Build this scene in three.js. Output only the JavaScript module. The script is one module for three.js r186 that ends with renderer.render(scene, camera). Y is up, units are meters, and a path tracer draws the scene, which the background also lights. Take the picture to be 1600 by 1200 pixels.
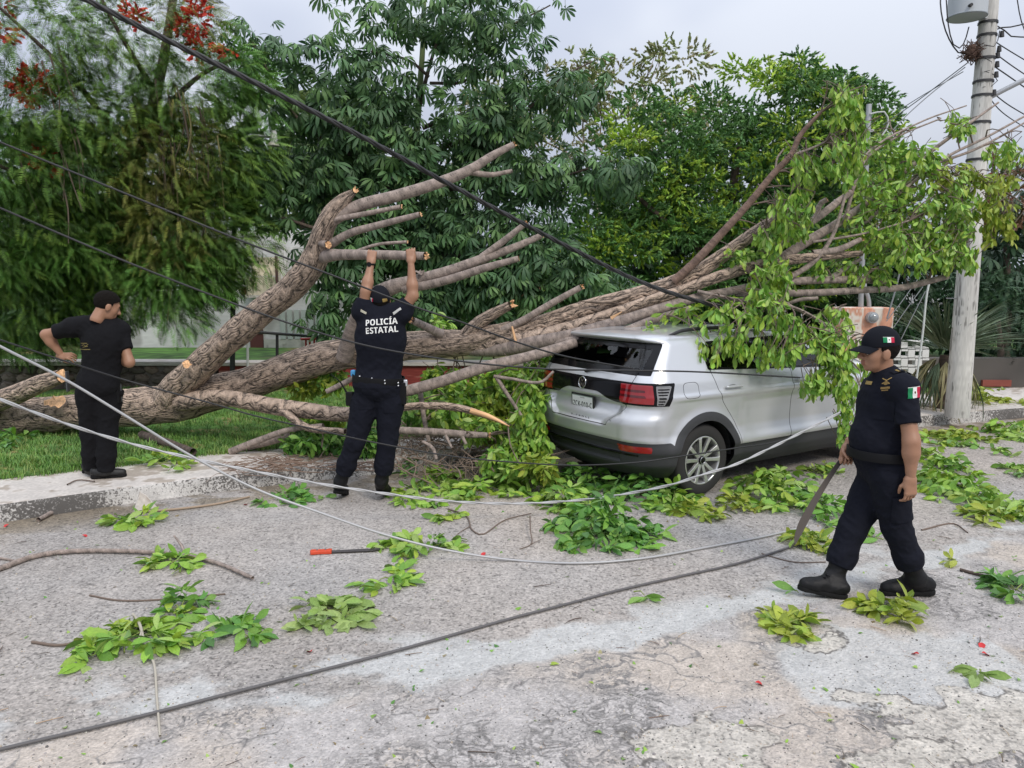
import * as THREE from 'three';
import { mergeGeometries, mergeVertices } from 'three/addons/utils/BufferGeometryUtils.js';
import { RoundedBoxGeometry } from 'three/addons/geometries/RoundedBoxGeometry.js';

// ------------------------------------------------------------------ camera, sky, sun, exposure
const scene = new THREE.Scene();
const EYE = new THREE.Vector3(0, 2.0, 0), PITCH = THREE.MathUtils.degToRad(7.73), LENS = 1200;
const camera = new THREE.PerspectiveCamera(53.13, 4 / 3, 0.05, 600);
camera.position.copy(EYE);
camera.rotation.set(-PITCH, 0, 0);
scene.add(camera);

const renderer = new THREE.WebGLRenderer();
renderer.toneMapping = THREE.LinearToneMapping;
renderer.toneMappingExposure = 1.36;
renderer.shadowMap.enabled = true;

// seeded random numbers and noise
function rng(seed) { let a = seed >>> 0; return () => { a = (a + 0x6d2b79f5) | 0; let t = Math.imul(a ^ (a >>> 15), 1 | a); t = (t + Math.imul(t ^ (t >>> 7), 61 | t)) ^ t; return ((t ^ (t >>> 14)) >>> 0) / 4294967296; }; }
const TBL = (() => { const r = rng(77), t = new Float32Array(65536); for (let i = 0; i < 65536; i++) t[i] = r(); return t; })();
const h2 = (x, y) => TBL[((x * 73 + y * 12289 + (x * y & 255) * 7) & 65535)];
const sm = (t) => t * t * (3 - 2 * t);
function n2(x, y) { const X = Math.floor(x), Y = Math.floor(y), a = sm(x - X), b = sm(y - Y); const p = h2(X, Y), q = h2(X + 1, Y), r = h2(X, Y + 1), s = h2(X + 1, Y + 1); return p + (q - p) * a + (r - p + (p - q - r + s) * a) * b; }
function f2(x, y, o = 4) { let s = 0, a = 0.5, n = 0; for (let i = 0; i < o; i++) { s += a * n2(x, y); n += a; a *= 0.5; x = x * 2.03 + 17.1; y = y * 2.03 + 5.7; } return s / n; }
function n2p(x, y, px, py) { const X = Math.floor(x), Y = Math.floor(y), a = sm(x - X), b = sm(y - Y), w = (i, m) => ((i % m) + m) % m; const x0 = w(X, px), x1 = w(X + 1, px), y0 = w(Y, py), y1 = w(Y + 1, py); const p = h2(x0 + 31, y0 + 57), q = h2(x1 + 31, y0 + 57), r = h2(x0 + 31, y1 + 57), s = h2(x1 + 31, y1 + 57); return p + (q - p) * a + (r - p + (p - q - r + s) * a) * b; }
const h3 = (x, y, z) => TBL[((x * 73 + y * 12289 + z * 4993 + ((x * y + z * 31) & 127) * 11) & 65535)];
function n3(x, y, z) { const X = Math.floor(x), Y = Math.floor(y), Z = Math.floor(z), a = sm(x - X), b = sm(y - Y), c = sm(z - Z), L = (p, q, t) => p + (q - p) * t; return L(L(L(h3(X, Y, Z), h3(X + 1, Y, Z), a), L(h3(X, Y + 1, Z), h3(X + 1, Y + 1, Z), a), b), L(L(h3(X, Y, Z + 1), h3(X + 1, Y, Z + 1), a), L(h3(X, Y + 1, Z + 1), h3(X + 1, Y + 1, Z + 1), a), b), c); }
const clamp = THREE.MathUtils.clamp, lerp = THREE.MathUtils.lerp, sstep = (a, b, x) => { const t = clamp((x - a) / (b - a), 0, 1); return t * t * (3 - 2 * t); };
const V = (x, y, z) => new THREE.Vector3(x, y, z);

// overcast sky: bright even cloud, a little bluer where the layer thins
{
  const W = 512, H = 256, d = new Float32Array(W * H * 4);
  for (let j = 0; j < H; j++) for (let i = 0; i < W; i++) {
    const el = ((j + 0.5) / H - 0.5) * Math.PI, az = (i / W) * Math.PI * 2, s = Math.max(0, Math.sin(el)), k = 1 / (s + 0.25);
    const cx = Math.cos(az) * Math.cos(el) * k, cz = Math.sin(az) * Math.cos(el) * k;
    const c = f2(cx * 1.6 + 40, cz * 1.6 + 40, 5), m = sstep(0.38, 0.62, c);
    const L = (0.43 + 0.86 * s) * lerp(0.94, 1.06, m), o = (j * W + i) * 4;
    d[o] = L * lerp(0.745, 0.82, m); d[o + 1] = L * lerp(0.815, 0.875, m); d[o + 2] = L * lerp(0.985, 0.99, m); d[o + 3] = 1;
  }
  const sky = new THREE.DataTexture(d, W, H, THREE.RGBAFormat, THREE.FloatType);
  sky.mapping = THREE.EquirectangularReflectionMapping; sky.magFilter = THREE.LinearFilter; sky.needsUpdate = true;
  scene.background = sky; scene.environment = sky;
}
const sun = new THREE.DirectionalLight(0xfff6ea, 1.5);
sun.position.set(9, 17, 9); sun.target.position.set(0, 0, -7);
sun.castShadow = true; sun.shadow.radius = 34; sun.shadow.mapSize.set(2048, 2048);
Object.assign(sun.shadow.camera, { left: -25, right: 25, top: 25, bottom: -25, near: 1, far: 80 });
scene.add(sun, sun.target);

// ------------------------------------------------------------------ helpers
// where a line of sight through (u, v) of a 1600 x 1200 frame meets a height or a distance
function ray(u, v) { const a = (u - 800) / LENS, b = -(v - 600) / LENS, s = Math.sin(PITCH), c = Math.cos(PITCH); return V(a, b * c - s, -c - b * s); }
function ground(u, v, h = 0) { const r = ray(u, v); return r.multiplyScalar((h - EYE.y) / r.y).add(EYE); }
function at(u, v, d) { const r = ray(u, v); return r.multiplyScalar(-d / r.z).add(EYE); }

const used = new Map();
function numbered(n) { const k = used.get(n) || 0; used.set(n, k + 1); return k ? n + '_' + String(k).padStart(3, '0') : n; }
function tag(o, label, category, group) { o.userData = { label, category }; if (group) o.userData.group = group; return o; }
function thing(name, label, category, pos, group) { const o = new THREE.Group(); o.name = numbered(name); if (pos) o.position.copy(pos); tag(o, label, category, group); scene.add(o); return o; }
function shadowed(o) { o.castShadow = true; o.receiveShadow = true; return o; }
function part(name, geo, mat, parent) { const m = shadowed(new THREE.Mesh(geo, mat)); m.name = name; parent.add(m); return m; }
function single(name, geo, mat, label, category, group) { const m = shadowed(new THREE.Mesh(geo, mat)); m.name = numbered(name); tag(m, label, category, group); scene.add(m); return m; }
function struct(name, geo, mat) { const m = shadowed(new THREE.Mesh(geo, mat)); m.name = numbered(name); m.userData = { kind: 'structure' }; scene.add(m); return m; }
const lin = (r, g, b) => new THREE.Color().setRGB(r, g, b);
const srgb = (r, g, b) => new THREE.Color().setRGB(r / 255, g / 255, b / 255, THREE.SRGBColorSpace);
function mat(color, roughness = 0.8, extra = {}) { return new THREE.MeshPhysicalMaterial({ color, roughness, ...extra }); }
function texture(w, h, fn, { color = true, repeat } = {}) {   // fn(i, j, out) writes sRGB or data bytes
  const d = new Uint8Array(w * h * 4), o = [0, 0, 0];
  for (let j = 0, k = 0; j < h; j++) for (let i = 0; i < w; i++, k += 4) { fn(i, j, o); d[k] = clamp(o[0], 0, 255); d[k + 1] = clamp(o[1], 0, 255); d[k + 2] = clamp(o[2], 0, 255); d[k + 3] = 255; }
  const t = new THREE.DataTexture(d, w, h); t.magFilter = THREE.LinearFilter; t.minFilter = THREE.LinearMipmapLinearFilter; t.generateMipmaps = true;
  t.wrapS = t.wrapT = THREE.RepeatWrapping; if (color) t.colorSpace = THREE.SRGBColorSpace; if (repeat) t.repeat.set(...repeat); t.needsUpdate = true; return t;
}
function canvasTex(w, h, draw) { const c = document.createElement('canvas'); c.width = w; c.height = h; const g = c.getContext('2d'); draw(g, w, h); const t = new THREE.CanvasTexture(c); t.colorSpace = THREE.SRGBColorSpace; return t; }
function geom(pos, idx, nor, uv, col) {
  const g = new THREE.BufferGeometry(); g.setAttribute('position', new THREE.Float32BufferAttribute(pos, 3));
  if (uv) g.setAttribute('uv', new THREE.Float32BufferAttribute(uv, 2));
  if (col) g.setAttribute('color', new THREE.Float32BufferAttribute(col, 3));
  if (idx) g.setIndex(idx);
  if (nor) g.setAttribute('normal', new THREE.Float32BufferAttribute(nor, 3)); else g.computeVertexNormals();
  return g;
}
function box(w, h, d, x = 0, y = 0, z = 0, r = 0) { const g = r ? new RoundedBoxGeometry(w, h, d, 2, r) : new THREE.BoxGeometry(w, h, d); return g.translate(x, y, z); }
const merged = (list) => mergeGeometries(list.map((g) => (g.index ? g.toNonIndexed() : g)).map((g) => { for (const k of Object.keys(g.attributes)) if (!['position', 'normal', 'uv'].includes(k)) g.deleteAttribute(k); if (!g.attributes.uv) g.setAttribute('uv', new THREE.Float32BufferAttribute(new Float32Array(g.attributes.position.count * 2), 2)); return g; }));
// a tapered tube along a smooth curve; each point carries its radius; uv in metres along, turns around; wobble roughens the section
function tube(points, radii, { seg = 8, step = 0.06, wobble = 0, freq = 6, seed = 0, cap = true, uvScale = 1, taperEnd = false } = {}) {
  const curve = new THREE.CatmullRomCurve3(points, false, 'centripetal'), len = curve.getLength(), n = Math.max(2, Math.round(len / step));
  const fr = curve.computeFrenetFrames(n, false), pos = [], uv = [], idx = [];
  // parallel transported frames are in fr; radius is interpolated over the control points
  const np = points.length - 1; let circ = 0;
  for (const r of radii) circ += r; circ = Math.max(1, Math.round((circ / radii.length) * 6.28 / uvScale * 2)) / 2;
  for (let i = 0; i <= n; i++) {
    const t = i / n, c = curve.getPointAt(t), tt = curve.getUtoTmapping(t) * np, k = Math.min(np - 1, Math.floor(tt)), f = tt - k;
    const R = lerp(radii[k], radii[k + 1], f);
    for (let j = 0; j <= seg; j++) {
      const a = (j % seg) / seg * Math.PI * 2, ca = Math.cos(a), sa = Math.sin(a);
      let r = R; if (wobble) r *= 1 + wobble * (n3(ca * 1.3 + seed * 7.3 + 50, sa * 1.3 + 50, t * len * freq * 0.5 + 50) - 0.5) * 2 + wobble * 0.7 * (n3(ca * 3.5 + seed * 3.1 + 90, sa * 3.5 + 90, t * len * freq + 50) - 0.5);
      const N = fr.normals[i], B = fr.binormals[i];
      pos.push(c.x + (N.x * ca + B.x * sa) * r, c.y + (N.y * ca + B.y * sa) * r, c.z + (N.z * ca + B.z * sa) * r);
      uv.push(j / seg * circ, t * len / uvScale);
    }
  }
  const w = seg + 1;
  for (let i = 0; i < n; i++) for (let j = 0; j < seg; j++) { const a = i * w + j, b = a + w; idx.push(a, a + 1, b, b, a + 1, b + 1); }
  const g = geom(pos, idx, null, uv);
  { const nn = g.attributes.normal; for (let i = 0; i <= n; i++) { const a = i * w, b = a + seg, m = V(nn.getX(a) + nn.getX(b), nn.getY(a) + nn.getY(b), nn.getZ(a) + nn.getZ(b)).normalize(); nn.setXYZ(a, m.x, m.y, m.z); nn.setXYZ(b, m.x, m.y, m.z); } }
  g.userData = { start: points[0], end: points[np], dirEnd: curve.getTangentAt(1), dirStart: curve.getTangentAt(0) };
  return g;
}
// a disc that closes a tube's end, ragged when torn
function endDisc(c, dir, r, ragged = 0, seed = 1, length = 0) {
  const q = new THREE.Quaternion().setFromUnitVectors(V(0, 0, 1), dir.clone().normalize()), pos = [], idx = [], R = rng(seed), uv = [], n = 14;
  pos.push(...c.clone().addScaledVector(dir, 0.004 + length * 0.4).toArray()); uv.push(0.5, 0.5);
  for (let j = 0; j < n; j++) { const a = j / n * 6.283, v = V(Math.cos(a) * r * (1 + ragged * (R() - 0.6)), Math.sin(a) * r * (1 + ragged * (R() - 0.6)), 0.003 + length * R() * (j % 2 ? 1 : 0.25)).applyQuaternion(q).add(c); pos.push(v.x, v.y, v.z); uv.push(0.5 + Math.cos(a) * 0.5, 0.5 + Math.sin(a) * 0.5); idx.push(0, j + 1, (j + 1) % n + 1); }
  const g = geom(pos, idx, null, uv).toNonIndexed(); g.computeVertexNormals(); return g;
}
// ------------------------------------------------------------------ ground, road, kerb, pavement, lawn
// the kerb line as seen in plan: foot of the kerb face, from beyond the left edge to beyond the right edge
const KERB = new THREE.CatmullRomCurve3([V(-9, 0, -2.2), V(-6.2, 0, -4.75), V(-4.25, 0, -6.16), V(-3.1, 0, -6.92), V(-1.94, 0, -7.52), V(-0.6, 0, -8.05), V(1.5, 0, -8.85), V(3.6, 0, -9.62), V(6, 0, -10.5), V(9, 0, -11.6), V(16, 0, -14), V(30, 0, -19)], false, 'centripetal');
const KN = 260, KP = KERB.getSpacedPoints(KN);
function kerbZ(x) { for (let i = 0; i < KN; i++) if (KP[i + 1].x >= x) { const a = KP[i], b = KP[i + 1]; return lerp(a.z, b.z, clamp((x - a.x) / (b.x - a.x), 0, 1)); } return -19; }
const kerbSide = KP.map((p, i) => { const a = KP[Math.max(0, i - 1)], b = KP[Math.min(KN, i + 1)], t = b.clone().sub(a).normalize(); return V(t.z, 0, -t.x).multiplyScalar(t.x >= 0 ? 1 : 1); });   // points away from the road
function strip(rows, close) {   // rows: [offset from kerb foot, height]; a sheet along the kerb line
  const pos = [], uv = [], idx = [], w = rows.length; let s = 0;
  for (let i = 0; i <= KN; i++) { if (i) s += KP[i].distanceTo(KP[i - 1]); let q = 0; rows.forEach(([o, h], k) => { if (k) q += Math.hypot(o - rows[k - 1][0], h - rows[k - 1][1]); const e = typeof o === 'number' ? o : o; pos.push(KP[i].x + kerbSide[i].x * e, h, KP[i].z + kerbSide[i].z * e); uv.push(s, q); }); }
  for (let i = 0; i < KN; i++) for (let k = 0; k < w - 1; k++) { const a = i * w + k, b = a + w; idx.push(a, b, a + 1, b, b + 1, a + 1); }
  return geom(pos, idx, null, uv);
}
// the road surface: old dusty asphalt, dust bands, worn mottled patches, pale beige bare spots
const bandA = [[-200, 1180], [0, 1165], [250, 1105], [520, 1075], [760, 1035], [900, 1015], [1100, 970], [1250, 925], [1420, 880], [1600, 830], [1800, 790]].map(([u, v]) => ground(u, v));
function bandZ(x) { for (let i = 0; i < bandA.length - 1; i++) if (bandA[i + 1].x >= x) return lerp(bandA[i].z, bandA[i + 1].z, clamp((x - bandA[i].x) / (bandA[i + 1].x - bandA[i].x), 0, 1)); return bandA[bandA.length - 1].z; }
const bez = bandA.length && Array.from({ length: 400 }, (_, i) => bandZ(-4 + i * 0.03));
const bandAt = (x) => bez[clamp(Math.round((x + 4) / 0.03), 0, 399)];
const PG = ground(1400, 1040), PB = [ground(1560, 1150), ground(1080, 1165), ground(1420, 1185), ground(1240, 1000)];
function roadColor(x, z, o) {
  const fine = n2(x * 190, z * 190), fine2 = n2(x * 85 + 9, z * 85), fine3 = n2(x * 120 + 31, z * 120 + 7), mid = f2(x * 14 + 3, z * 14, 3), big = f2(x * 0.9 + 8, z * 0.9 + 3, 4), warp = f2(x * 3.2, z * 3.2 + 40, 5) - 0.5;
  // gravelly asphalt
  const pit = n2(x * 62 + 14, z * 62 + 51); let g = 156 + (fine - 0.5) * 26 + (fine2 - 0.5) * 40 + (mid - 0.5) * 22 + (big - 0.5) * 34;
  if (pit > 0.68) g -= (pit - 0.68) * 150; if (fine3 > 0.74) g -= (fine3 - 0.74) * 150;
  const warm = f2(x * 0.6 + 50, z * 0.6 + 12, 3) - 0.5;
  let r = g * (1.035 + warm * 0.06), gg = g * 0.992, b = g * (0.95 - warm * 0.06);
  const d = z - bandAt(x) + warp * 0.36;            // above zero: nearer than the band
  // worn ground nearer than the band: flaking asphalt over pale base
  const worn = sstep(0.05, 0.16, d);
  if (worn > 0.01) {
    const wx = x + (f2(x * 9 + 4, z * 9, 3) - 0.5) * 0.16, wz = z + (f2(x * 9 + 70, z * 9 + 30, 3) - 0.5) * 0.16;
    const zone = f2(x * 2.1 + 20, z * 2.1 + 5, 4), sq = Math.abs(f2(wx * 17, wz * 22, 3) - 0.5), sq2 = Math.abs(f2(wx * 34 + 9, wz * 40 + 3, 2) - 0.5), crack = Math.abs(f2(wx * 2.6 + 11, wz * 2.6 + 2, 3) - 0.5);
    let dark = sstep(0.07, 0.02, sq) * sstep(0.36, 0.56, zone) * (0.45 + 0.55 * fine2) + sstep(0.08, 0.02, sq2) * 0.55 * sstep(0.42, 0.6, zone) + sstep(0.010, 0.003, crack) * 0.7 + sstep(0.60, 0.70, n2(wx * 46 + 3, wz * 58 + 8)) * sstep(0.34, 0.54, zone) * 0.5;
    dark = Math.min(1, dark);
    let w = 164 + (fine - 0.5) * 36 + (fine2 - 0.5) * 24 + (mid - 0.5) * 26; w = lerp(w, 92 + fine * 40, dark);
    const beige = sstep(0.46, 0.64, f2(x * 1.3 + 31, z * 1.3 + 7, 4)) * (1 - dark);
    r = lerp(r, w * (1.03 + beige * 0.035), worn); gg = lerp(gg, w * (1 + beige * 0.005), worn); b = lerp(b, w * (0.975 - beige * 0.035), worn);
  }
  // fine pale dust lying in the band and one smooth grey patch
  const brk = f2(x * 2.3 + 70, z * 3.1 + 9, 5); let dust = sstep(0.20, 0.07, Math.abs(d + 0.05)) * sstep(0.30, 0.44, brk) + sstep(0.34, 0.16, Math.abs(d + 0.16)) * sstep(0.5, 0.62, brk) * 0.8;
  const pg = Math.hypot((x - PG.x) * 0.62, (z - PG.z) * 1.15) + warp * 0.75; dust = Math.max(dust, sstep(0.50, 0.38, pg) * 0.9); dust = Math.min(1, dust);
  if (dust > 0) { const s = 180 + (fine - 0.5) * 22 + (mid - 0.5) * 24 + (fine2 - 0.5) * 20; r = lerp(r, s * 1.0, dust * 0.88); gg = lerp(gg, s, dust * 0.88); b = lerp(b, s * 0.985, dust * 0.88); }
  // bare pale patches with a broken dark rim
  const w2 = f2(x * 6 + 3, z * 6 + 80, 4) - 0.5;
  for (let k = 0; k < 4; k++) { const p = PB[k], R = [0.42, 0.34, 0.24, 0.15][k], q = Math.hypot((x - p.x) * 0.85, (z - p.z) * 1.5) + warp * 0.9 + w2 * 0.35; const m = sstep(R, R - 0.05, q); if (m > 0 || q < R + 0.03) { const edge = sstep(0.03, 0.0, Math.abs(q - R + 0.02)) * sstep(0.35, 0.55, fine2 * 0.5 + mid * 0.5); const fl = sstep(0.70, 0.8, pit) * 0.22, s = (178 + (fine - 0.5) * 26 + (fine2 - 0.5) * 30 + (mid - 0.5) * 40) * (1 - fl); r = lerp(r, s * 1.03, m * 0.85); gg = lerp(gg, s * 0.995, m * 0.85); b = lerp(b, s * 0.935, m * 0.85); r = lerp(r, 80, edge * 0.8); gg = lerp(gg, 76, edge * 0.8); b = lerp(b, 72, edge * 0.8); } }
  // dirt in the gutter
  const gut = sstep(0.9, 0.1, z - kerbZfast(x)) * sstep(0.35, 0.6, f2(x * 3 + 5, z * 5, 4)); if (gut > 0) { r = lerp(r, r * 0.80, gut); gg = lerp(gg, gg * 0.76, gut); b = lerp(b, b * 0.68, gut); }
  o[0] = r; o[1] = gg; o[2] = b;
}
const kzTab = Array.from({ length: 600 }, (_, i) => kerbZ(-10 + i * 0.05));
const kerbZfast = (x) => kzTab[clamp(Math.round((x + 10) / 0.05), 0, 599)];
const gravelBump = texture(512, 512, (i, j, o) => { const x = i / 512, y = j / 512; const a = n2p(x * 128, y * 128, 128, 128), b = n2p(x * 48 + 3, y * 48, 48, 48), c = n2p(x * 12, y * 12, 12, 12); o[0] = o[1] = o[2] = 255 * (0.45 * a + 0.35 * b + 0.2 * c); }, { color: false });
function roadSheet(name, x0, x1, z0, z1, w, h, parent) {
  const t = texture(w, h, (i, j, o) => roadColor(lerp(x0, x1, (i + 0.5) / w), lerp(z1, z0, (j + 0.5) / h), o)); t.wrapS = t.wrapT = THREE.ClampToEdgeWrapping;
  const bump = gravelBump.clone(); bump.repeat.set((x1 - x0) / 1.1, (z1 - z0) / 1.1); bump.needsUpdate = true;
  const nx = Math.round((x1 - x0) / 0.1), nz = Math.round((z1 - z0) / 0.1), g = new THREE.PlaneGeometry(x1 - x0, z1 - z0, nx, nz).rotateX(-Math.PI / 2).translate((x0 + x1) / 2, 0, (z0 + z1) / 2);
  const p = g.attributes.position; for (let i = 0; i < p.count; i++) p.setY(i, roadH(p.getX(i), p.getZ(i))); g.computeVertexNormals();
  return part(name, g, new THREE.MeshStandardMaterial({ map: t, roughness: 0.93, bumpMap: bump, bumpScale: 0.009 }), parent);
}
function roadH() { return 0; }
{
  const road = new THREE.Group(); road.name = 'road'; road.userData = { kind: 'structure' }; scene.add(road);
  roadSheet('asphalt', -4.4, 5.2, -6.2, -2.0, 2048, 1024, road);
  roadSheet('asphalt', -4.4, 5.2, -9.9, -6.2, 1536, 768, road);
  roadSheet('asphalt', 5.2, 12, -13.3, -2.0, 768, 1024, road);
  roadSheet('asphalt', -12, -4.4, -6.5, -2.0, 512, 512, road);
  const far = texture(512, 512, (i, j, o) => { const q = 128 + (n2p(i / 4, j / 4, 128, 128) - 0.5) * 50; o[0] = q * 1.02; o[1] = q; o[2] = q * 0.97; });
  far.repeat.set(50, 50);
  struct('ground', new THREE.PlaneGeometry(400, 400).rotateX(-Math.PI / 2).translate(0, -0.008, 0), new THREE.MeshStandardMaterial({ map: far, roughness: 0.95 }));
}
// kerb and pavement
const mould = texture(1024, 256, (i, j, o) => {   // one repeat is 4 m along, 1 m up; mould and worn whitewash
  const x = i / 1024 * 4, y = j / 256; const a = n2p(x * 30, y * 30, 120, 30), b = n2p(x * 75, y * 75, 300, 75), c = n2p(x * 1.5, y * 2, 6, 2), e = n2p(x * 6, y * 6, 24, 6);
  const f = n2p(x * 140, y * 140, 560, 140), m = sstep(0.40, 0.66, 0.34 * f + 0.34 * b + 0.16 * a + 0.62 * c + 0.14 * e - 0.27); const base = 194 + (b - 0.5) * 30 + (e - 0.5) * 40;
  o[0] = lerp(base, 74, m * 0.86); o[1] = lerp(base * 0.985, 71, m * 0.86); o[2] = lerp(base * 0.96, 68, m * 0.86);
});
const concrete = texture(1024, 512, (i, j, o) => {
  const x = i / 1024 * 4, y = j / 512 * 2; const a = n2p(x * 60, y * 60, 240, 120), b = n2p(x * 8, y * 8, 32, 16), c = n2p(x * 2, y * 2, 8, 4), e = n2p(x * 22, y * 22, 88, 44);
  const dirt = sstep(0.58, 0.75, 0.5 * b + 0.3 * e + 0.25 * c); const g = 192 + (a - 0.5) * 22 + (b - 0.5) * 20 + (c - 0.5) * 24;
  o[0] = lerp(g * 1.02, 120, dirt * 0.5); o[1] = lerp(g * 0.985, 106, dirt * 0.5); o[2] = lerp(g * 0.945, 90, dirt * 0.5);
});
const concreteMat = new THREE.MeshStandardMaterial({ map: concrete, roughness: 0.92, bumpMap: concrete, bumpScale: 0.004 });
mould.repeat.set(0.25, 1); concrete.repeat.set(0.25, 0.5);
const PAVE = 1.15;
struct('kerb', strip([[0.0, -0.05], [0.005, 0.02], [0.018, 0.10], [0.026, 0.132], [0.036, 0.146]]), new THREE.MeshStandardMaterial({ map: mould, roughness: 0.95, bumpMap: mould, bumpScale: 0.006 }));
struct('pavement', strip([[0.036, 0.146], [0.06, 0.152], [0.16, 0.153], [0.5, 0.152], [0.9, 0.15], [1.2, 0.149], [2.2, 0.146]]), concreteMat);
// lawn behind the pavement: a sheet with a ragged edge
const lawnTex = texture(512, 512, (i, j, o) => { const a = n2p(i / 4, j / 4, 128, 128), b = n2p(i / 16, j / 16, 32, 32), c = n2p(i / 64, j / 64, 8, 8); const k = 0.6 + 0.5 * a + 0.3 * (b - 0.5); const dry = sstep(0.6, 0.8, c * 0.6 + b * 0.4); o[0] = lerp(84, 132, dry) * k; o[1] = lerp(124, 122, dry) * k; o[2] = lerp(48, 74, dry) * k; });
const lawnMat = new THREE.MeshStandardMaterial({ map: lawnTex, roughness: 1 });
const lawnEdge = (x) => kerbZ(x) - (x < 1 ? lerp(1.25, 1.1, sstep(-5, -1, x)) : lerp(1.1, 1.7, sstep(1, 6, x))) - 0.09 * (n2(x * 5 + 60, 3.3) - 0.5) - 0.16 * (n2(x * 1.3 + 20, 9.3) - 0.5);
{
  const nx = 240, nz = 40, pos = [], uv = [], idx = [];
  for (let i = 0; i <= nx; i++) { const x = -14 + 36 * i / nx, z0 = lawnEdge(x); for (let k = 0; k <= nz; k++) { const f = k / nz, z = lerp(z0, -34, f * f * 0.9 + f * 0.1); pos.push(x, 0.158 + 0.03 * sstep(0, 0.5, z0 - z) + 0.05 * (f2(x * 0.7, z * 0.7, 3) - 0.5) * sstep(0, 1, z0 - z), z); uv.push(x / 1.7, z / 1.7); } }
  for (let i = 0; i < nx; i++) for (let k = 0; k < nz; k++) { const a = i * (nz + 1) + k, b = a + nz + 1; idx.push(a, b, a + 1, b, b + 1, a + 1); }
  struct('lawn', geom(pos, idx, null, uv), lawnMat);
}
// ------------------------------------------------------------------ silver car under the tree
function tab(p) { const f = (x) => { if (x <= p[0][0]) return p[0][1]; for (let i = 0; i < p.length - 1; i++) if (x <= p[i + 1][0]) return lerp(p[i][1], p[i + 1][1], (x - p[i][0]) / (p[i + 1][0] - p[i][0])); return p[p.length - 1][1]; }; return (x) => (f(x - 0.012) + f(x) * 2 + f(x + 0.012)) / 4; }
// keeps the part of a grid surface where value(k) > 0, cutting triangles along the zero line
function cutGrid(P, N, nu, nv, val, offset = 0) {
  const pos = [], nor = [], idx = [], map = new Map(), id = (k) => { let m = map.get(k); if (m === undefined) { m = pos.length / 3; pos.push(P[k * 3] + N[k * 3] * offset, P[k * 3 + 1] + N[k * 3 + 1] * offset, P[k * 3 + 2] + N[k * 3 + 2] * offset); nor.push(N[k * 3], N[k * 3 + 1], N[k * 3 + 2]); map.set(k, m); } return m; };
  const edge = (a, b) => { const key = a < b ? a * 4000000 + b : b * 4000000 + a; const k2 = 'e' + key; let m = map.get(k2); if (m === undefined) { const t = val[a] / (val[a] - val[b]); m = pos.length / 3; for (let c = 0; c < 3; c++) pos.push(lerp(P[a * 3 + c] + N[a * 3 + c] * offset, P[b * 3 + c] + N[b * 3 + c] * offset, t)); for (let c = 0; c < 3; c++) nor.push(lerp(N[a * 3 + c], N[b * 3 + c], t)); map.set(k2, m); } return m; };
  const tri = (a, b, c) => { const v = [a, b, c], out = []; for (let i = 0; i < 3; i++) { const p = v[i], q = v[(i + 1) % 3]; if (val[p] > 0) out.push(id(p)); if ((val[p] > 0) !== (val[q] > 0)) out.push(edge(p, q)); } for (let i = 1; i + 1 < out.length; i++) idx.push(out[0], out[i], out[i + 1]); };
  for (let i = 0; i < nv - 1; i++) for (let j = 0; j < nu - 1; j++) { const a = i * nu + j, b = a + nu; tri(a, a + 1, b); tri(b, a + 1, b + 1); }
  return geom(pos, idx, nor);
}
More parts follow.
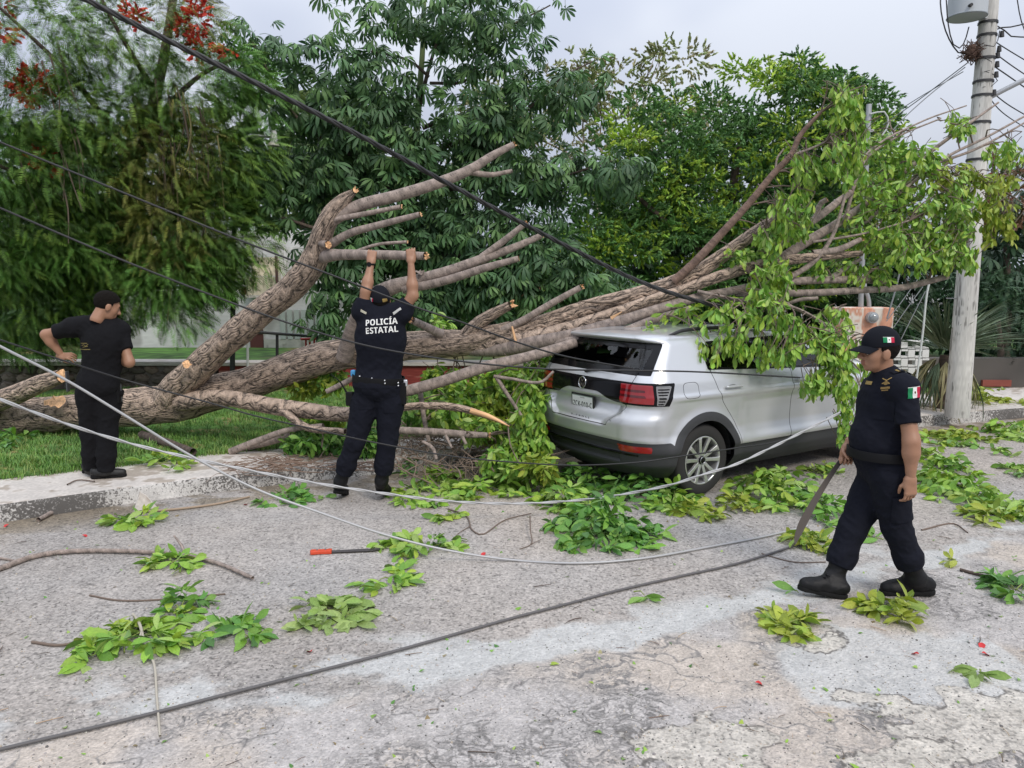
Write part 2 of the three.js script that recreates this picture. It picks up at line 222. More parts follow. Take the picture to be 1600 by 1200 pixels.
{
  const xr = tab([[0.20, 0.24], [0.28, 0.14], [0.32, 0.085], [0.45, 0.05], [0.53, 0.03], [0.56, 0.012], [0.70, 0.0], [0.745, 0.012], [0.79, 0.05], [0.84, 0.075], [0.88, 0.062], [1.05, 0.085], [1.10, 0.115], [1.13, 0.14], [1.385, 0.315], [1.41, 0.265], [1.435, 0.26], [1.465, 0.33], [1.50, 0.6], [1.52, 1.0], [1.53, 1.3]]);
  const hw = tab([[0.20, 0.74], [0.26, 0.80], [0.34, 0.848], [0.42, 0.858], [0.45, 0.876], [0.49, 0.876], [0.60, 0.856], [0.75, 0.860], [0.88, 0.872], [0.935, 0.876], [0.96, 0.866], [1.05, 0.845], [1.12, 0.815], [1.38, 0.70], [1.42, 0.672], [1.455, 0.63], [1.485, 0.55], [1.51, 0.38], [1.525, 0.18], [1.53, 0.0]]);
  const xf = tab([[0.2, 3.95], [0.3, 4.1], [0.6, 4.17], [0.8, 4.12], [0.9, 4.0], [0.96, 3.7], [1.0, 3.25], [1.04, 3.08], [1.40, 2.5], [1.44, 2.35], [1.48, 2.1], [1.53, 1.4]]);
  const rcx = tab([[0.2, 0.3], [0.9, 0.30], [1.1, 0.24], [1.2, 0.17], [1.40, 0.17], [1.45, 0.25], [1.5, 0.2], [1.53, 0.0]]), rcz = tab([[0.2, 0.34], [0.9, 0.33], [1.1, 0.26], [1.2, 0.20], [1.40, 0.20], [1.46, 0.24], [1.5, 0.2], [1.53, 0]]);
  // rows spread evenly over the section (half width, height)
  const rows = []; { let h = 0.2; const st = 0.011; while (h < 1.53) { rows.push(h); let d = st; while (d > 0.0004 && Math.hypot(d, hw(Math.min(1.53, h + d)) - hw(h), (xr(Math.min(1.53, h + d)) - xr(h)) * 0.6) > st * 1.6) d *= 0.8; h += d; } rows.push(1.53); }
  const nA = 52, nB = 30, nC = 250, nD = 16, nE = 14, half = [];
  for (let i = 0; i < nA; i++) half.push(['a', i / nA]); for (let i = 0; i < nB; i++) half.push(['b', i / nB]); for (let i = 0; i < nC; i++) half.push(['c', i / nC]); for (let i = 0; i < nD; i++) half.push(['d', i / nD]); for (let i = 0; i <= nE; i++) half.push(['e', i / nE]);
  const cols = [...half.slice(1).reverse().map((s) => [...s, -1]), ...half.map((s) => [...s, 1])], nu = cols.length, nv = rows.length, P = new Float32Array(nu * nv * 3), N = new Float32Array(nu * nv * 3);
  const AX = [0.80, 3.43], AY = 0.335, bump = (x, a, b, e) => sstep(a - e, a, x) * sstep(b + e, b, x);
  rows.forEach((h, i) => {
    const w = hw(h), a0 = xr(h), a1 = xf(h), cx = rcx(h), cz = Math.min(rcz(h), w * 0.9), rear = w - cz, fx = 0.5 * Math.min(1, w), fz = Math.min(0.5, w * 0.6);
    cols.forEach(([s, t, side], j) => {
      let x, z; const bow = 0.035;
      if (s === 'a') { z = rear * t; x = a0 + bow * t * t; } else if (s === 'b') { const q = t * Math.PI / 2; z = rear + cz * Math.sin(q); x = a0 + bow + cx * (1 - Math.cos(q)); }
      else if (s === 'c') { z = w; x = lerp(a0 + bow + cx, a1 - fx, t); } else if (s === 'd') { const q = t * Math.PI / 2; z = w - fz * (1 - Math.cos(q)); x = a1 - fx + (fx - 0.08) * Math.sin(q); } else { z = (w - fz) * (1 - t); x = a1 - 0.08 + 0.08 * (1 - (1 - t) ** 2); }
      if (s === 'a' || s === 'b') {   // plate recess and lower bumper relief
        const zz = s === 'a' ? z : 9, wide = lerp(0.40, 0.56, sstep(0.66, 0.80, h));
        x += 0.04 * sstep(wide, wide - 0.10, zz) * bump(h, 0.70, 0.86, 0.05);
        x += 0.018 * bump(h, 0.36, 0.41, 0.015) * sstep(0.72, 0.6, zz) + 0.012 * bump(h, 0.45, 0.50, 0.01) * sstep(0.75, 0.65, zz);
      }
      if (s === 'c' || s === 'b') {   // flared arches, doors drawn in above the sill, roof pressed down a little
        for (const c of AX) { const d = Math.hypot(x - c, h - AY); z += 0.022 * sstep(0.52, 0.40, d) * sstep(1, 0.7, h); }
        z -= 0.012 * bump(x, 1.35, 2.95, 0.15) * bump(h, 0.55, 0.82, 0.08);
        z += 0.010 * bump(h, 0.905, 0.94, 0.02) * sstep(0.25, 0.6, x) * sstep(4.0, 3.4, x);
      }
      let y = h; if (h > 1.42) y -= 0.03 * sstep(1.42, 1.5, h) * n2(x * 3 + 4, z * side * 3 + 9);
      const k = (i * nu + j) * 3; P[k] = x; P[k + 1] = y; P[k + 2] = z * side;
    });
  });
  for (let i = 0; i < nv; i++) for (let j = 0; j < nu; j++) {
    const q = (ii, jj) => { const k = (ii * nu + jj) * 3; return V(P[k], P[k + 1], P[k + 2]); }, a = q(i, Math.min(nu - 1, j + 1)).sub(q(i, Math.max(0, j - 1))), b = q(Math.min(nv - 1, i + 1), j).sub(q(Math.max(0, i - 1), j)), n = a.cross(b);
    if (n.lengthSq() < 1e-14) n.set(0, 1, 0); n.normalize(); const k = (i * nu + j) * 3; N[k] = n.x; N[k + 1] = n.y; N[k + 2] = n.z;
  }
  { const k = ((10) * nu + nu - 100) * 3; if (N[k + 2] * P[k + 2] < 0) for (let i = 0; i < N.length; i++) N[i] = -N[i]; }
  // regions, each positive inside
  const field = (f) => { const v = new Float32Array(nu * nv); for (let i = 0; i < nv; i++) for (let j = 0; j < nu; j++) { const k = i * nu + j; v[k] = f(P[k * 3], P[k * 3 + 1], Math.abs(P[k * 3 + 2]), rows[i], cols[j][0], P[k * 3 + 2] > 0, cols[j][1]); if (v[k] === 0) v[k] = 1e-6; } return v; };
  const inv = (a, e = 0) => a.map((x) => -x - e), both = (...l) => l[0].map((_, k) => Math.min(...l.map((a) => a[k]))), more = (a, e) => a.map((x) => x - e);
  const hole = field((x, y, z, h, s) => (s === 'a' || s === 'e' || z < 0.5 ? -1 : Math.max(0.365 - Math.hypot(x - AX[0], y - AY), 0.365 - Math.hypot(x - AX[1], y - AY))));
  const dark = field((x, y, z, h, s) => { const line = lerp(0.545, 0.435, s === 'a' || s === 'b' ? 0 : sstep(0.36, 0.44, x)); let f = line - y; if (s !== 'a' && z > 0.5) f = Math.max(f, 0.445 - Math.hypot(x - AX[0], y - AY), 0.445 - Math.hypot(x - AX[1], y - AY)); return f; });
  const band = field((x, y, z, h, s) => { if (s !== 'a' && s !== 'b' && s !== 'c') return -1; const low = lerp(0.945, 0.868, sstep(0.18, 0.46, z)) , end = lerp(0.335, 0.415, (y - 0.86) / 0.2); return Math.min(y - low, 1.062 - y, end - x); });
  const rearWin = field((x, y, z, h, s) => (s === 'a' || s === 'b' ? Math.min(y - 1.122, 1.392 - y, xr(h) + 0.035 + rcx(h) * lerp(0.28, 0.5, (h - 1.12) / 0.28) - x) : -1));
  const poly = (pts) => (x, y) => { let m = 9; for (let i = 0; i < pts.length; i++) { const a = pts[i], b = pts[(i + 1) % pts.length], L = Math.hypot(b[0] - a[0], b[1] - a[1]); m = Math.min(m, ((b[0] - a[0]) * (y - a[1]) - (b[1] - a[1]) * (x - a[0])) / L); } return m; };
  const winP = poly([[0.86, 1.128], [1.9, 1.098], [3.0, 1.05], [2.50, 1.395], [1.9, 1.405], [0.93, 1.388], [0.85, 1.25]]);
  const sideWin = field((x, y, z, h, s) => (s === 'c' ? winP(x, y) : -1));
  const shield = field((x, y, z, h, s) => (s === 'd' || s === 'e' ? Math.min(h - 1.06, 1.39 - h, x - xf(h) + 0.3) : -1));
  const door = tab([[0.40, 1.27], [0.52, 1.245], [0.65, 1.17], [0.75, 1.09], [0.85, 1.0], [0.95, 0.945], [1.06, 0.905], [1.13, 0.885]]);
  const belt = (x) => lerp(1.135, 1.045, (x - 0.9) / 2.1) + 0.012;
  const rearDoor = field((x, y, z, h, s) => (s === 'c' ? Math.min(x - door(y), 1.975 - x, belt(x) - y) : -1));
  const frontDoor = field((x, y, z, h, s) => (s === 'c' ? Math.min(x - 1.975, 3.02 - x, belt(x) - y) : -1));
  const gate = field((x, y, z, h, s) => { if (s !== 'a' && s !== 'b') return -1; const wide = lerp(0.40, 0.575, sstep(0.665, 0.86, y)) + 0.05 * sstep(0.9, 1.12, y); return Math.min(wide - z, y - 0.668, 1.122 - y); });
  const flap = field((x, y, z, h, s, right) => (right && s !== 'a' ? 0.092 - Math.pow(Math.pow(Math.abs(x - 0.60), 4) + Math.pow(Math.abs(y - 0.985) * 1.35, 4), 0.25) : -1));

  const paint = mat(lin(0.60, 0.61, 0.62), 0.36, { metalness: 0.6, clearcoat: 1, clearcoatRoughness: 0.06 });
  { const t = texture(512, 512, (i, j, o) => { const a = n2p(i / 2, j / 2, 256, 256), b = n2p(i / 60, j / 60, 512 / 60 | 0, 512 / 60 | 0); o[0] = o[1] = o[2] = 120 + a * 40 + b * 60; }, { color: false }); paint.clearcoatRoughnessMap = null; }
  const plastic = mat(lin(0.035, 0.036, 0.039), 0.62), gloss = mat(lin(0.005, 0.005, 0.006), 0.12, { specularIntensity: 0.45 }), rubberTrim = mat(lin(0.012, 0.012, 0.012), 0.5);
  const glass = new THREE.MeshPhysicalMaterial({ color: lin(0.16, 0.19, 0.18), roughness: 0.02, transmission: 1, thickness: 0, ior: 1.5 });
  const clear = new THREE.MeshPhysicalMaterial({ color: lin(0.75, 0.85, 0.82), roughness: 0.03, transmission: 1, thickness: 0 });
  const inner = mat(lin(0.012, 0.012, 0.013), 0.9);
  const car = thing('car', 'silver compact crossover car with smashed rear window pinned under the fallen tree', 'car', V(0, 0, 0));
  const YAW = THREE.MathUtils.degToRad(33), contact = V(1.75, 0, -6.99), SIZE = 1.03;
  car.scale.setScalar(SIZE); car.rotation.y = YAW; car.position.copy(contact).sub(V(0.80 * SIZE, 0, 0.80 * SIZE).applyAxisAngle(V(0, 1, 0), YAW));
  const S = both(inv(hole), inv(dark), inv(band), inv(rearWin), inv(sideWin), inv(shield)), E = 0.0032;
  const G = (v, off = 0) => cutGrid(P, N, nu, nv, v, off);
  part('body_shell', G(both(S, inv(rearDoor, E), inv(frontDoor, E), inv(gate, E), inv(flap, E * 0.8))), paint, car);
  const sidePart = (right, f) => both(field((x, y, z, h, s, r) => (r === right ? 1 : -1)), f); let rd, fd;
  for (const r of [false, true]) { rd = part('rear_door', G(sidePart(r, both(S, more(rearDoor, E), inv(flap, E * 0.8)))), paint, car); fd = part('front_door', G(sidePart(r, both(S, more(frontDoor, E)))), paint, car); }
  const tg = part('tailgate', G(both(S, more(gate, E))), paint, car);
  part('fuel_flap', G(both(S, more(flap, E * 0.8), inv(rearDoor, E))), paint, car);
  part('lower_cladding', G(both(dark, inv(hole)), 0.004), plastic, car);
  part('light_band', G(both(band, inv(flap)), 0.003), gloss, car);
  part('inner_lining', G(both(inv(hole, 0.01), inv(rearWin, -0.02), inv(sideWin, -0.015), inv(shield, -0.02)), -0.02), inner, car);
  // side glass and its black surround
  const bP = field((x) => 0.042 - Math.abs(x - 1.985)), ring = more(sideWin, 0.02), panes = both(ring, inv(bP));
  part('window_surround', G(both(sideWin, panes.map((v) => -v)), 0.001), gloss, car);
  for (const r of [true, false]) { part('side_window', G(sidePart(r, both(panes, field((x) => 1.985 - x))), -0.004), glass, car); part('side_window', G(sidePart(r, both(panes, field((x) => x - 1.985))), -0.004), glass, car); }
  part('windscreen', G(shield, -0.003), glass, car);
  // smashed rear window: a black border is left with jagged crumbs of glass along it
  const jag = field((x, y, z, h, s, r) => { const k = r ? 1 : -1; return 0.045 + 0.012 * n2(z * k * 22 + 40, h * 22) ; }), openR = rearWin.map((v, k) => v - jag[k]);
  part('rear_window_border', G(both(rearWin, inv(openR)), 0.001), gloss, car);
  const shard = field((x, y, z, h, s, r) => { const k = r ? 1 : -1, e = n2(z * k * 14 + 10, h * 14 + 3) * 0.10 + n2(z * k * 40, h * 40) * 0.03; return e - 0.052 + (r && z > 0.38 ? 0.07 * (z - 0.38) * 3 : 0); });
  part('glass_shards', G(both(openR, openR.map((v, k) => shard[k] - v)), -0.002), clear, car);
  // tail lamps: red lens with inner black loop, pale outer lens
  const red = mat(lin(0.30, 0.010, 0.014), 0.12, { clearcoat: 1 }), redDark = mat(lin(0.10, 0.004, 0.006), 0.15, { clearcoat: 1 }), pale = mat(lin(0.22, 0.22, 0.22), 0.2, { clearcoat: 1 });
  for (const right of [true, false]) {
    const lamp = field((x, y, z, h, s, r) => (r === right && (s === 'a' || s === 'b') ? Math.min(y - 0.885, 1.045 - y, z - 0.50, 0.215 - x) : -1));
    const slot = field((x, y, z) => Math.max(0.011 - Math.abs(y - 0.945), 0.011 - Math.abs(y - 0.992)) - (z > 0.50 ? 0 : 1)), fold = field((x, y, z) => 0.56 - z + 0.03);
    const L = part('tail_lamp', G(both(lamp, band, slot.map((v, k) => -Math.min(v, 0.168 - P[k * 3])) ), 0.006), red, car);
    part('lamp_recess', G(both(lamp, band), 0.0045), redDark, L);
    const outer = field((x, y, z, h, s, r) => (r === right && s !== 'a' ? Math.min(y - 0.875, 1.04 - y, x - 0.235, lerp(0.29, 0.375, (y - 0.87) / 0.18) - x) : -1));
    const o = part('reversing_lamp', G(both(outer, band), 0.0055), pale, car);
    const ribs = field((x, y) => 0.006 - Math.abs(((y * 40) % 1) - 0.5) / 40); part('lens_ribs', G(both(outer, ribs, more(outer, 0.008)), 0.007), gloss, o);
    const refl = field((x, y, z, h, s, r) => (r === right && (s === 'a' || s === 'b') ? Math.min(y - 0.462, 0.522 - y - (z - 0.5) * 0.02, z - 0.515, 0.20 - x) : -1)); part('bumper_reflector', G(refl, 0.009), red, car);
  }
  part('bumper_bar', G(field((x, y, z, h, s) => ((s === 'a' || s === 'b') && z < 0.72 ? Math.min(h - 0.425, 0.445 - h) : -1)), 0.007), gloss, tg.parent);
  // the surface point of the tailgate at height y and offset z
  const rearX = (y, z) => { let best = 9, bx = 0; for (let i = 0; i < nv; i++) { if (Math.abs(rows[i] - y) > 0.02) continue; for (let j = 0; j < nu; j++) { if (cols[j][0] !== 'a') continue; const k = (i * nu + j) * 3, d = Math.hypot(P[k + 1] - y, P[k + 2] - z); if (d < best) { best = d; bx = P[k]; } } } return bx; };
  // number plate
  const plate = new THREE.Group(); plate.name = 'number_plate'; plate.position.set(rearX(0.80, 0) - 0.012, 0.80, 0.0); plate.rotation.z = 0.06; car.add(plate);
  const plateTex = canvasTex(512, 256, (g, w, h) => { g.fillStyle = '#d9dad6'; g.fillRect(0, 0, w, h); g.fillStyle = '#8d9a92'; g.fillRect(0, 0, w, 14); g.fillRect(0, h - 20, w, 20); g.fillStyle = '#555'; g.font = 'bold 26px sans-serif'; g.textAlign = 'center'; g.fillText('YUCATÁN', w / 2, 44); g.fillStyle = '#26282c'; g.font = 'bold 128px sans-serif'; g.textBaseline = 'middle'; g.fillText('ZCK-010-C', w / 2, h / 2 + 18, w - 30); });
  const pl = part('plate_frame', box(0.014, 0.185, 0.335, 0, 0, 0, 0.006), rubberTrim, plate);
  part('plate_face', new THREE.PlaneGeometry(0.30, 0.145).rotateY(-Math.PI / 2).translate(-0.0085, 0.004, 0), mat(0xffffff, 0.45, { map: plateTex }), plate);
  // round emblem: ring and letter strokes
  const chrome = mat(lin(0.62, 0.63, 0.64), 0.14, { metalness: 1 });
  { const em = new THREE.Group(); em.name = 'round_emblem'; em.position.set(rearX(1.0, 0) - 0.008, 1.0, 0); em.rotation.z = -0.12; car.add(em);
    const st = (z0, y0, z1, y1) => { const L = Math.hypot(z1 - z0, y1 - y0); return new THREE.BoxGeometry(0.006, 0.0075, L).rotateX(-Math.atan2(y1 - y0, z1 - z0)).translate(0, (y0 + y1) / 2, (z0 + z1) / 2); };
    const r = 0.046; part('ring', new THREE.TorusGeometry(0.052, 0.0045, 8, 40).rotateY(Math.PI / 2), chrome, em);
    part('letter', merged([st(-0.019, 0.042, 0, 0.006), st(0, 0.006, 0.019, 0.042)]), chrome, em);
    part('letter', merged([st(-0.040, 0.022, -0.02, -0.04), st(-0.02, -0.04, 0, -0.004), st(0, -0.004, 0.02, -0.04), st(0.02, -0.04, 0.04, 0.022)]), chrome, em); }
  const words = (text, z, y, hgt, wid, name) => { const t = canvasTex(512, 96, (g, w, h) => { g.clearRect(0, 0, w, h); g.fillStyle = '#5a5c60'; g.font = 'bold 80px sans-serif'; g.textAlign = 'center'; g.textBaseline = 'middle'; g.fillText(text, w / 2, h / 2, w - 8); }); part(name, new THREE.PlaneGeometry(wid, hgt).rotateY(-Math.PI / 2).translate(rearX(y, z) - 0.004, y, z), mat(0xffffff, 0.3, { map: t, transparent: true, alphaTest: 0.5, metalness: 0.4 }), tg); };
  words('T - C R O S S', 0.02, 0.692, 0.028, 0.32, 'badge_lettering'); words('ƨ TSI', 0.45, 0.715, 0.022, 0.11, 'badge_lettering');
  // door handles
  for (const [x, p] of [[1.13, rd], [2.13, fd]]) { const g = new THREE.CapsuleGeometry(0.013, 0.19, 4, 10).rotateZ(Math.PI / 2).scale(1, 1, 0.9); const h = part('door_handle', g.translate(x, 0.985, 0.885), paint, p); part('handle_recess', new THREE.SphereGeometry(0.05, 14, 8).scale(1.3, 0.55, 0.12).translate(x - 0.005, 0.975, 0.858), mat(lin(0.2, 0.205, 0.21), 0.4, { metalness: 0.5 }), h); }
  // roof rails, wiper, mirror
  for (const s of [-1, 1]) part('roof_rail', tube([V(0.55, 1.44, 0.60 * s), V(0.72, 1.485, 0.60 * s), V(1.5, 1.495, 0.595 * s), V(2.2, 1.475, 0.595 * s), V(2.4, 1.43, 0.60 * s)], [0.012, 0.017, 0.018, 0.017, 0.012], { seg: 8 }), rubberTrim, car);
  part('rear_wiper', tube([V(0.105, 1.105, 0.0), V(0.115, 1.128, 0.1), V(0.12, 1.135, 0.36)], [0.016, 0.008, 0.005], { seg: 6 }), rubberTrim, car);
  for (const s of [-1, 1]) part('wing_mirror', new THREE.SphereGeometry(0.1, 16, 12).scale(0.8, 0.75, 1.1).translate(2.78, 1.08, s * 0.95), paint, car);
  // wheels
  const tyreMat = mat(lin(0.022, 0.021, 0.020), 0.85), rimMat = mat(lin(0.58, 0.58, 0.57), 0.3, { metalness: 0.75, clearcoat: 0.5 }), disc = mat(lin(0.10, 0.10, 0.10), 0.5, { metalness: 0.8 });
  const prof = [[0.21, -0.095], [0.235, -0.105], [0.285, -0.108], [0.312, -0.095], [0.326, -0.075], [0.330, -0.03], [0.330, 0.03], [0.326, 0.075], [0.312, 0.095], [0.285, 0.108], [0.24, 0.104], [0.222, 0.095], [0.216, 0.08]].map(([r, z]) => new THREE.Vector2(r, z));
  const tyreG = new THREE.LatheGeometry(prof, 64).rotateX(Math.PI / 2), barrel = new THREE.LatheGeometry([[0.222, 0.100], [0.212, 0.104], [0.205, 0.095], [0.196, 0.06], [0.19, -0.09]].map(([r, z]) => new THREE.Vector2(r, z)), 64).rotateX(Math.PI / 2);
  const treads = merged([-0.045, 0, 0.045].map((z) => new THREE.TorusGeometry(0.3285, 0.0045, 6, 64).translate(0, 0, z)));
  const spoke = (a, tw) => { const s = new THREE.Shape(); s.moveTo(-0.012, 0.035); s.lineTo(0.012, 0.035); s.lineTo(0.0125 + tw, 0.13); s.lineTo(0.019 + tw * 1.6, 0.206); s.lineTo(-0.013 + tw * 1.6, 0.206); s.lineTo(-0.0115 + tw, 0.13); s.closePath(); const g = new THREE.ExtrudeGeometry(s, { depth: 0.018, bevelSize: 0.004, bevelThickness: 0.005, bevelSegments: 2, steps: 1 }); const p = g.attributes.position; for (let i = 0; i < p.count; i++) { const r = Math.hypot(p.getX(i), p.getY(i)); p.setZ(i, p.getZ(i) + 0.062 + 0.022 * sstep(0.05, 0.2, r)); } g.computeVertexNormals(); return g.rotateZ(a); };
  const holeDark = mat(lin(0.01, 0.01, 0.01), 0.9);
  for (const [x, s] of [[AX[0], 1], [AX[1], 1], [AX[0], -1], [AX[1], -1]]) {
    const w = new THREE.Group(); w.name = 'wheel'; w.position.set(x, 0.330, s * 0.735); if (s < 0) w.rotation.y = Math.PI; car.add(w);
    part('tyre', tyreG, tyreMat, w); part('tread_grooves', treads, holeDark, w); part('rim', barrel, rimMat, w);
    for (let k = 0; k < 5; k++) { part('spoke', spoke(k * 1.2566 + 0.29, 0.008), rimMat, w); part('spoke', spoke(k * 1.2566 - 0.29, 0.008), rimMat, w); }
    part('hub_cap', new THREE.CylinderGeometry(0.036, 0.042, 0.03, 24).rotateX(Math.PI / 2).translate(0, 0, 0.085), gloss, w); part('hub_ring', new THREE.TorusGeometry(0.03, 0.003, 6, 24).translate(0, 0, 0.101), chrome, w);
    part('brake_disc', new THREE.CylinderGeometry(0.14, 0.14, 0.02, 40).rotateX(Math.PI / 2).translate(0, 0, -0.01), disc, w); part('wheel_back', new THREE.CylinderGeometry(0.2, 0.2, 0.01, 32).rotateX(Math.PI / 2).translate(0, 0, -0.06), holeDark, w);
  }
  // wheel wells, floor and seats seen through the broken window
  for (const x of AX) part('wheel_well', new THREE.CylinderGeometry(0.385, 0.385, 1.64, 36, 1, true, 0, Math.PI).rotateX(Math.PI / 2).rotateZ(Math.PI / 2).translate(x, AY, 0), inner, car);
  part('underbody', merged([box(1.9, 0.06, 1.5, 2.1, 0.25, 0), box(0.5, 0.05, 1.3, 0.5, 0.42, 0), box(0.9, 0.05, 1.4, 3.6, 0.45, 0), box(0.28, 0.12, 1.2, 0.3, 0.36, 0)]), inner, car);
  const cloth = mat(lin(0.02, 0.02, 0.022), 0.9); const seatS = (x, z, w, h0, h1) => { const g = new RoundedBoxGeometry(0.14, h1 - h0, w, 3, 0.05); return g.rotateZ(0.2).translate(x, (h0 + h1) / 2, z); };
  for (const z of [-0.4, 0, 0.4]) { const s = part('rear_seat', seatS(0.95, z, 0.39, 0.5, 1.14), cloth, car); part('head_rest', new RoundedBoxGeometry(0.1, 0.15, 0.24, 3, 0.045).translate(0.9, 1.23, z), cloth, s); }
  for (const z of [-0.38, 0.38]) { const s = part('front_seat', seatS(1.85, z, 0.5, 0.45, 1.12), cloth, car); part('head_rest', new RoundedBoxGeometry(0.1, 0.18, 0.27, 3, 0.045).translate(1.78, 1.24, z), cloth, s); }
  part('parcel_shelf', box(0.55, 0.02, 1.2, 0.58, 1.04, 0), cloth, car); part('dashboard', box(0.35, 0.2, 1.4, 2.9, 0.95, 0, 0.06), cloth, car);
}
// ------------------------------------------------------------------ leaves and bark
// a leaf along +X, folded along its midrib and bent down towards the tip; widest at `wide`
function leafGeo(L, W, { fold = 0.25, droop = 0.35, seg = 4, wide = 0.55, stalk = 0.08 } = {}) {
  const pos = [], idx = [], uv = []; let x = 0, y = 0;
  for (let i = 0; i <= seg; i++) { const t = i / seg, a = -droop * t * 1.6; if (i) { x += Math.cos(a) * L / seg; y += Math.sin(a) * L / seg; } const w = W / 2 * Math.pow(Math.sin(Math.PI * Math.pow(clamp((t - stalk * 0.5) / (1 - stalk * 0.5), 0, 1), Math.log(0.5) / Math.log(wide))), 0.8) * (t < 0.001 ? 0 : 1) + 0.0015 * (1 - t); pos.push(x, y + w * fold, -w, x, y, 0, x, y + w * fold, w); uv.push(t, 0, t, 0.5, t, 1); }
  for (let i = 0; i < seg; i++) { const a = i * 3, b = a + 3; idx.push(a, b, a + 1, b, b + 1, a + 1, a + 1, b + 1, a + 2, b + 1, b + 2, a + 2); }
  for (let i = 0; i < idx.length; i += 3) { const t = idx[i]; idx[i] = idx[i + 1]; idx[i + 1] = t; }
  return geom(pos, idx, null, uv);
}
const Q = (dir, roll = 0) => { const d = dir.clone().normalize(), x = d, up = Math.abs(d.y) > 0.98 ? V(0, 0, 1) : V(0, 1, 0), z = x.clone().cross(up).normalize(), y = z.clone().cross(x); return new THREE.Quaternion().setFromRotationMatrix(new THREE.Matrix4().makeBasis(x, y, z)).multiply(new THREE.Quaternion().setFromAxisAngle(V(1, 0, 0), roll)); };
const leafMat = (color = 0xffffff, extra = {}) => new THREE.MeshPhysicalMaterial({ color, roughness: 0.62, transmission: 0.32, thickness: 0, side: THREE.DoubleSide, ...extra });
const leafTex = texture(128, 64, (i, j, o) => { const x = i / 128, y = Math.abs(j / 64 - 0.5) * 2, vein = sstep(0.06, 0.0, Math.abs(((x * 7 - y * 1.6) % 1 + 1) % 1 - 0.5) * 0.4) * 0.35 + sstep(0.1, 0.02, y) * 0.6, n = n2(i / 9, j / 9) * 0.14; const k = 0.9 + vein * 0.10 + n; o[0] = 243 * k; o[1] = 245 * k; o[2] = 238 * k; });
// a bunch of placed copies of one shape, one object
function scatter(name, geo, material, items, parent, stuff = true) {
  const m = new THREE.InstancedMesh(geo, material, items.length), M = new THREE.Matrix4(), s = new THREE.Vector3();
  items.forEach((it, k) => { s.setScalar(it.s ?? 1); m.setMatrixAt(k, M.compose(it.p, it.q, s)); if (it.c) m.setColorAt(k, it.c); });
  m.name = name; shadowed(m); if (stuff) m.userData.kind = 'stuff'; parent.add(m); return m;
}
const placed = (g, p, q, s = 1) => g.clone().applyMatrix4(new THREE.Matrix4().compose(p, q, V(s, s, s)));
const randDir = (R) => { const z = R() * 2 - 1, a = R() * 6.283, r = Math.sqrt(1 - z * z); return V(r * Math.cos(a), z, r * Math.sin(a)); };
const tint = (list, R, spread = 0.14) => { const a = list[Math.floor(R() * list.length)], k = 1 + (R() - 0.5) * 2 * spread; return new THREE.Color(a[0] * k, a[1] * k * (1 + (R() - 0.5) * 0.1), a[2] * k); };
// bark: furrowed for old wood, smooth for young wood
const barkTex = (deep, seed) => { const W = 512, H = 512, h = new Float32Array(W * H); for (let j = 0; j < H; j++) for (let i = 0; i < W; i++) { const x = i / W, y = j / H, wx = x * 22 + (n2p(x * 6 + seed, y * 6, 6, 6) - 0.5) * 2.6; const r = 1 - Math.abs(n2p(wx, y * 4, 22, 4) - 0.5) * 2, r2 = 1 - Math.abs(n2p(wx * 2 + 5, y * 11 + 3, 44, 11) - 0.5) * 2, f = n2p(x * 90, y * 60, 90, 60); h[j * W + i] = clamp(0.5 * Math.pow(1 - r, 0.5) + 0.35 * (1 - r2) + 0.2 * f, 0, 1); }
  return [texture(W, H, (i, j, o) => { const v = h[j * W + i], g = lerp(0.30, 1, sstep(0.1, 0.62, v)) * (0.85 + 0.3 * n2p(i / 40, j / 40, 12, 12)); o[0] = 172 * g; o[1] = 152 * g; o[2] = 135 * g; }), texture(W, H, (i, j, o) => { o[0] = o[1] = o[2] = 255 * h[j * W + i]; }, { color: false })]; };
const [barkC, barkB] = barkTex(1, 3);
const smoothC = texture(256, 512, (i, j, o) => { const x = i / 256, y = j / 512, a = n2p(x * 5, y * 14, 5, 14), b = n2p(x * 40, y * 60, 40, 60), c = n2p(x * 9, y * 30, 9, 30), lent = sstep(0.80, 0.9, n2p(x * 16, y * 70, 16, 70)); const g = 0.86 + 0.25 * (a - 0.5) + 0.16 * (b - 0.5) + 0.10 * (c - 0.5) - lent * 0.2; o[0] = 163 * g; o[1] = 148 * g; o[2] = 138 * g; });
const bark = new THREE.MeshStandardMaterial({ map: barkC, bumpMap: barkB, bumpScale: 0.03, roughness: 0.95 });
const smoothBark = new THREE.MeshStandardMaterial({ map: smoothC, bumpMap: smoothC, bumpScale: 0.006, roughness: 0.9 });
const paleBark = new THREE.MeshStandardMaterial({ map: smoothC, color: lin(1.15, 1.12, 1.05), roughness: 0.9 }), darkBark = new THREE.MeshStandardMaterial({ map: smoothC, color: lin(0.35, 0.32, 0.3), roughness: 0.95 }), greenBark = mat(lin(0.16, 0.22, 0.09), 0.8), twigMat = mat(lin(0.16, 0.12, 0.095), 0.9), twigGreen = mat(lin(0.2, 0.25, 0.06), 0.8);
const woodTex = texture(128, 128, (i, j, o) => { const a = n2p(i / 4, j / 24, 32, 5), b = n2p(i / 16, j / 16, 8, 8); const k = 0.82 + 0.25 * a + 0.15 * (b - 0.5); o[0] = 226 * k; o[1] = 180 * k; o[2] = 134 * k; });
const torn = new THREE.MeshStandardMaterial({ map: woodTex, roughness: 0.9 });
const LEAF = [leafGeo(0.125, 0.046, { fold: 0.22, droop: 0.3 }), leafGeo(0.115, 0.05, { fold: 0.12, droop: 0.55 }), leafGeo(0.135, 0.044, { fold: 0.35, droop: 0.15 }), leafGeo(0.10, 0.042, { fold: 0.1, droop: -0.25 })];
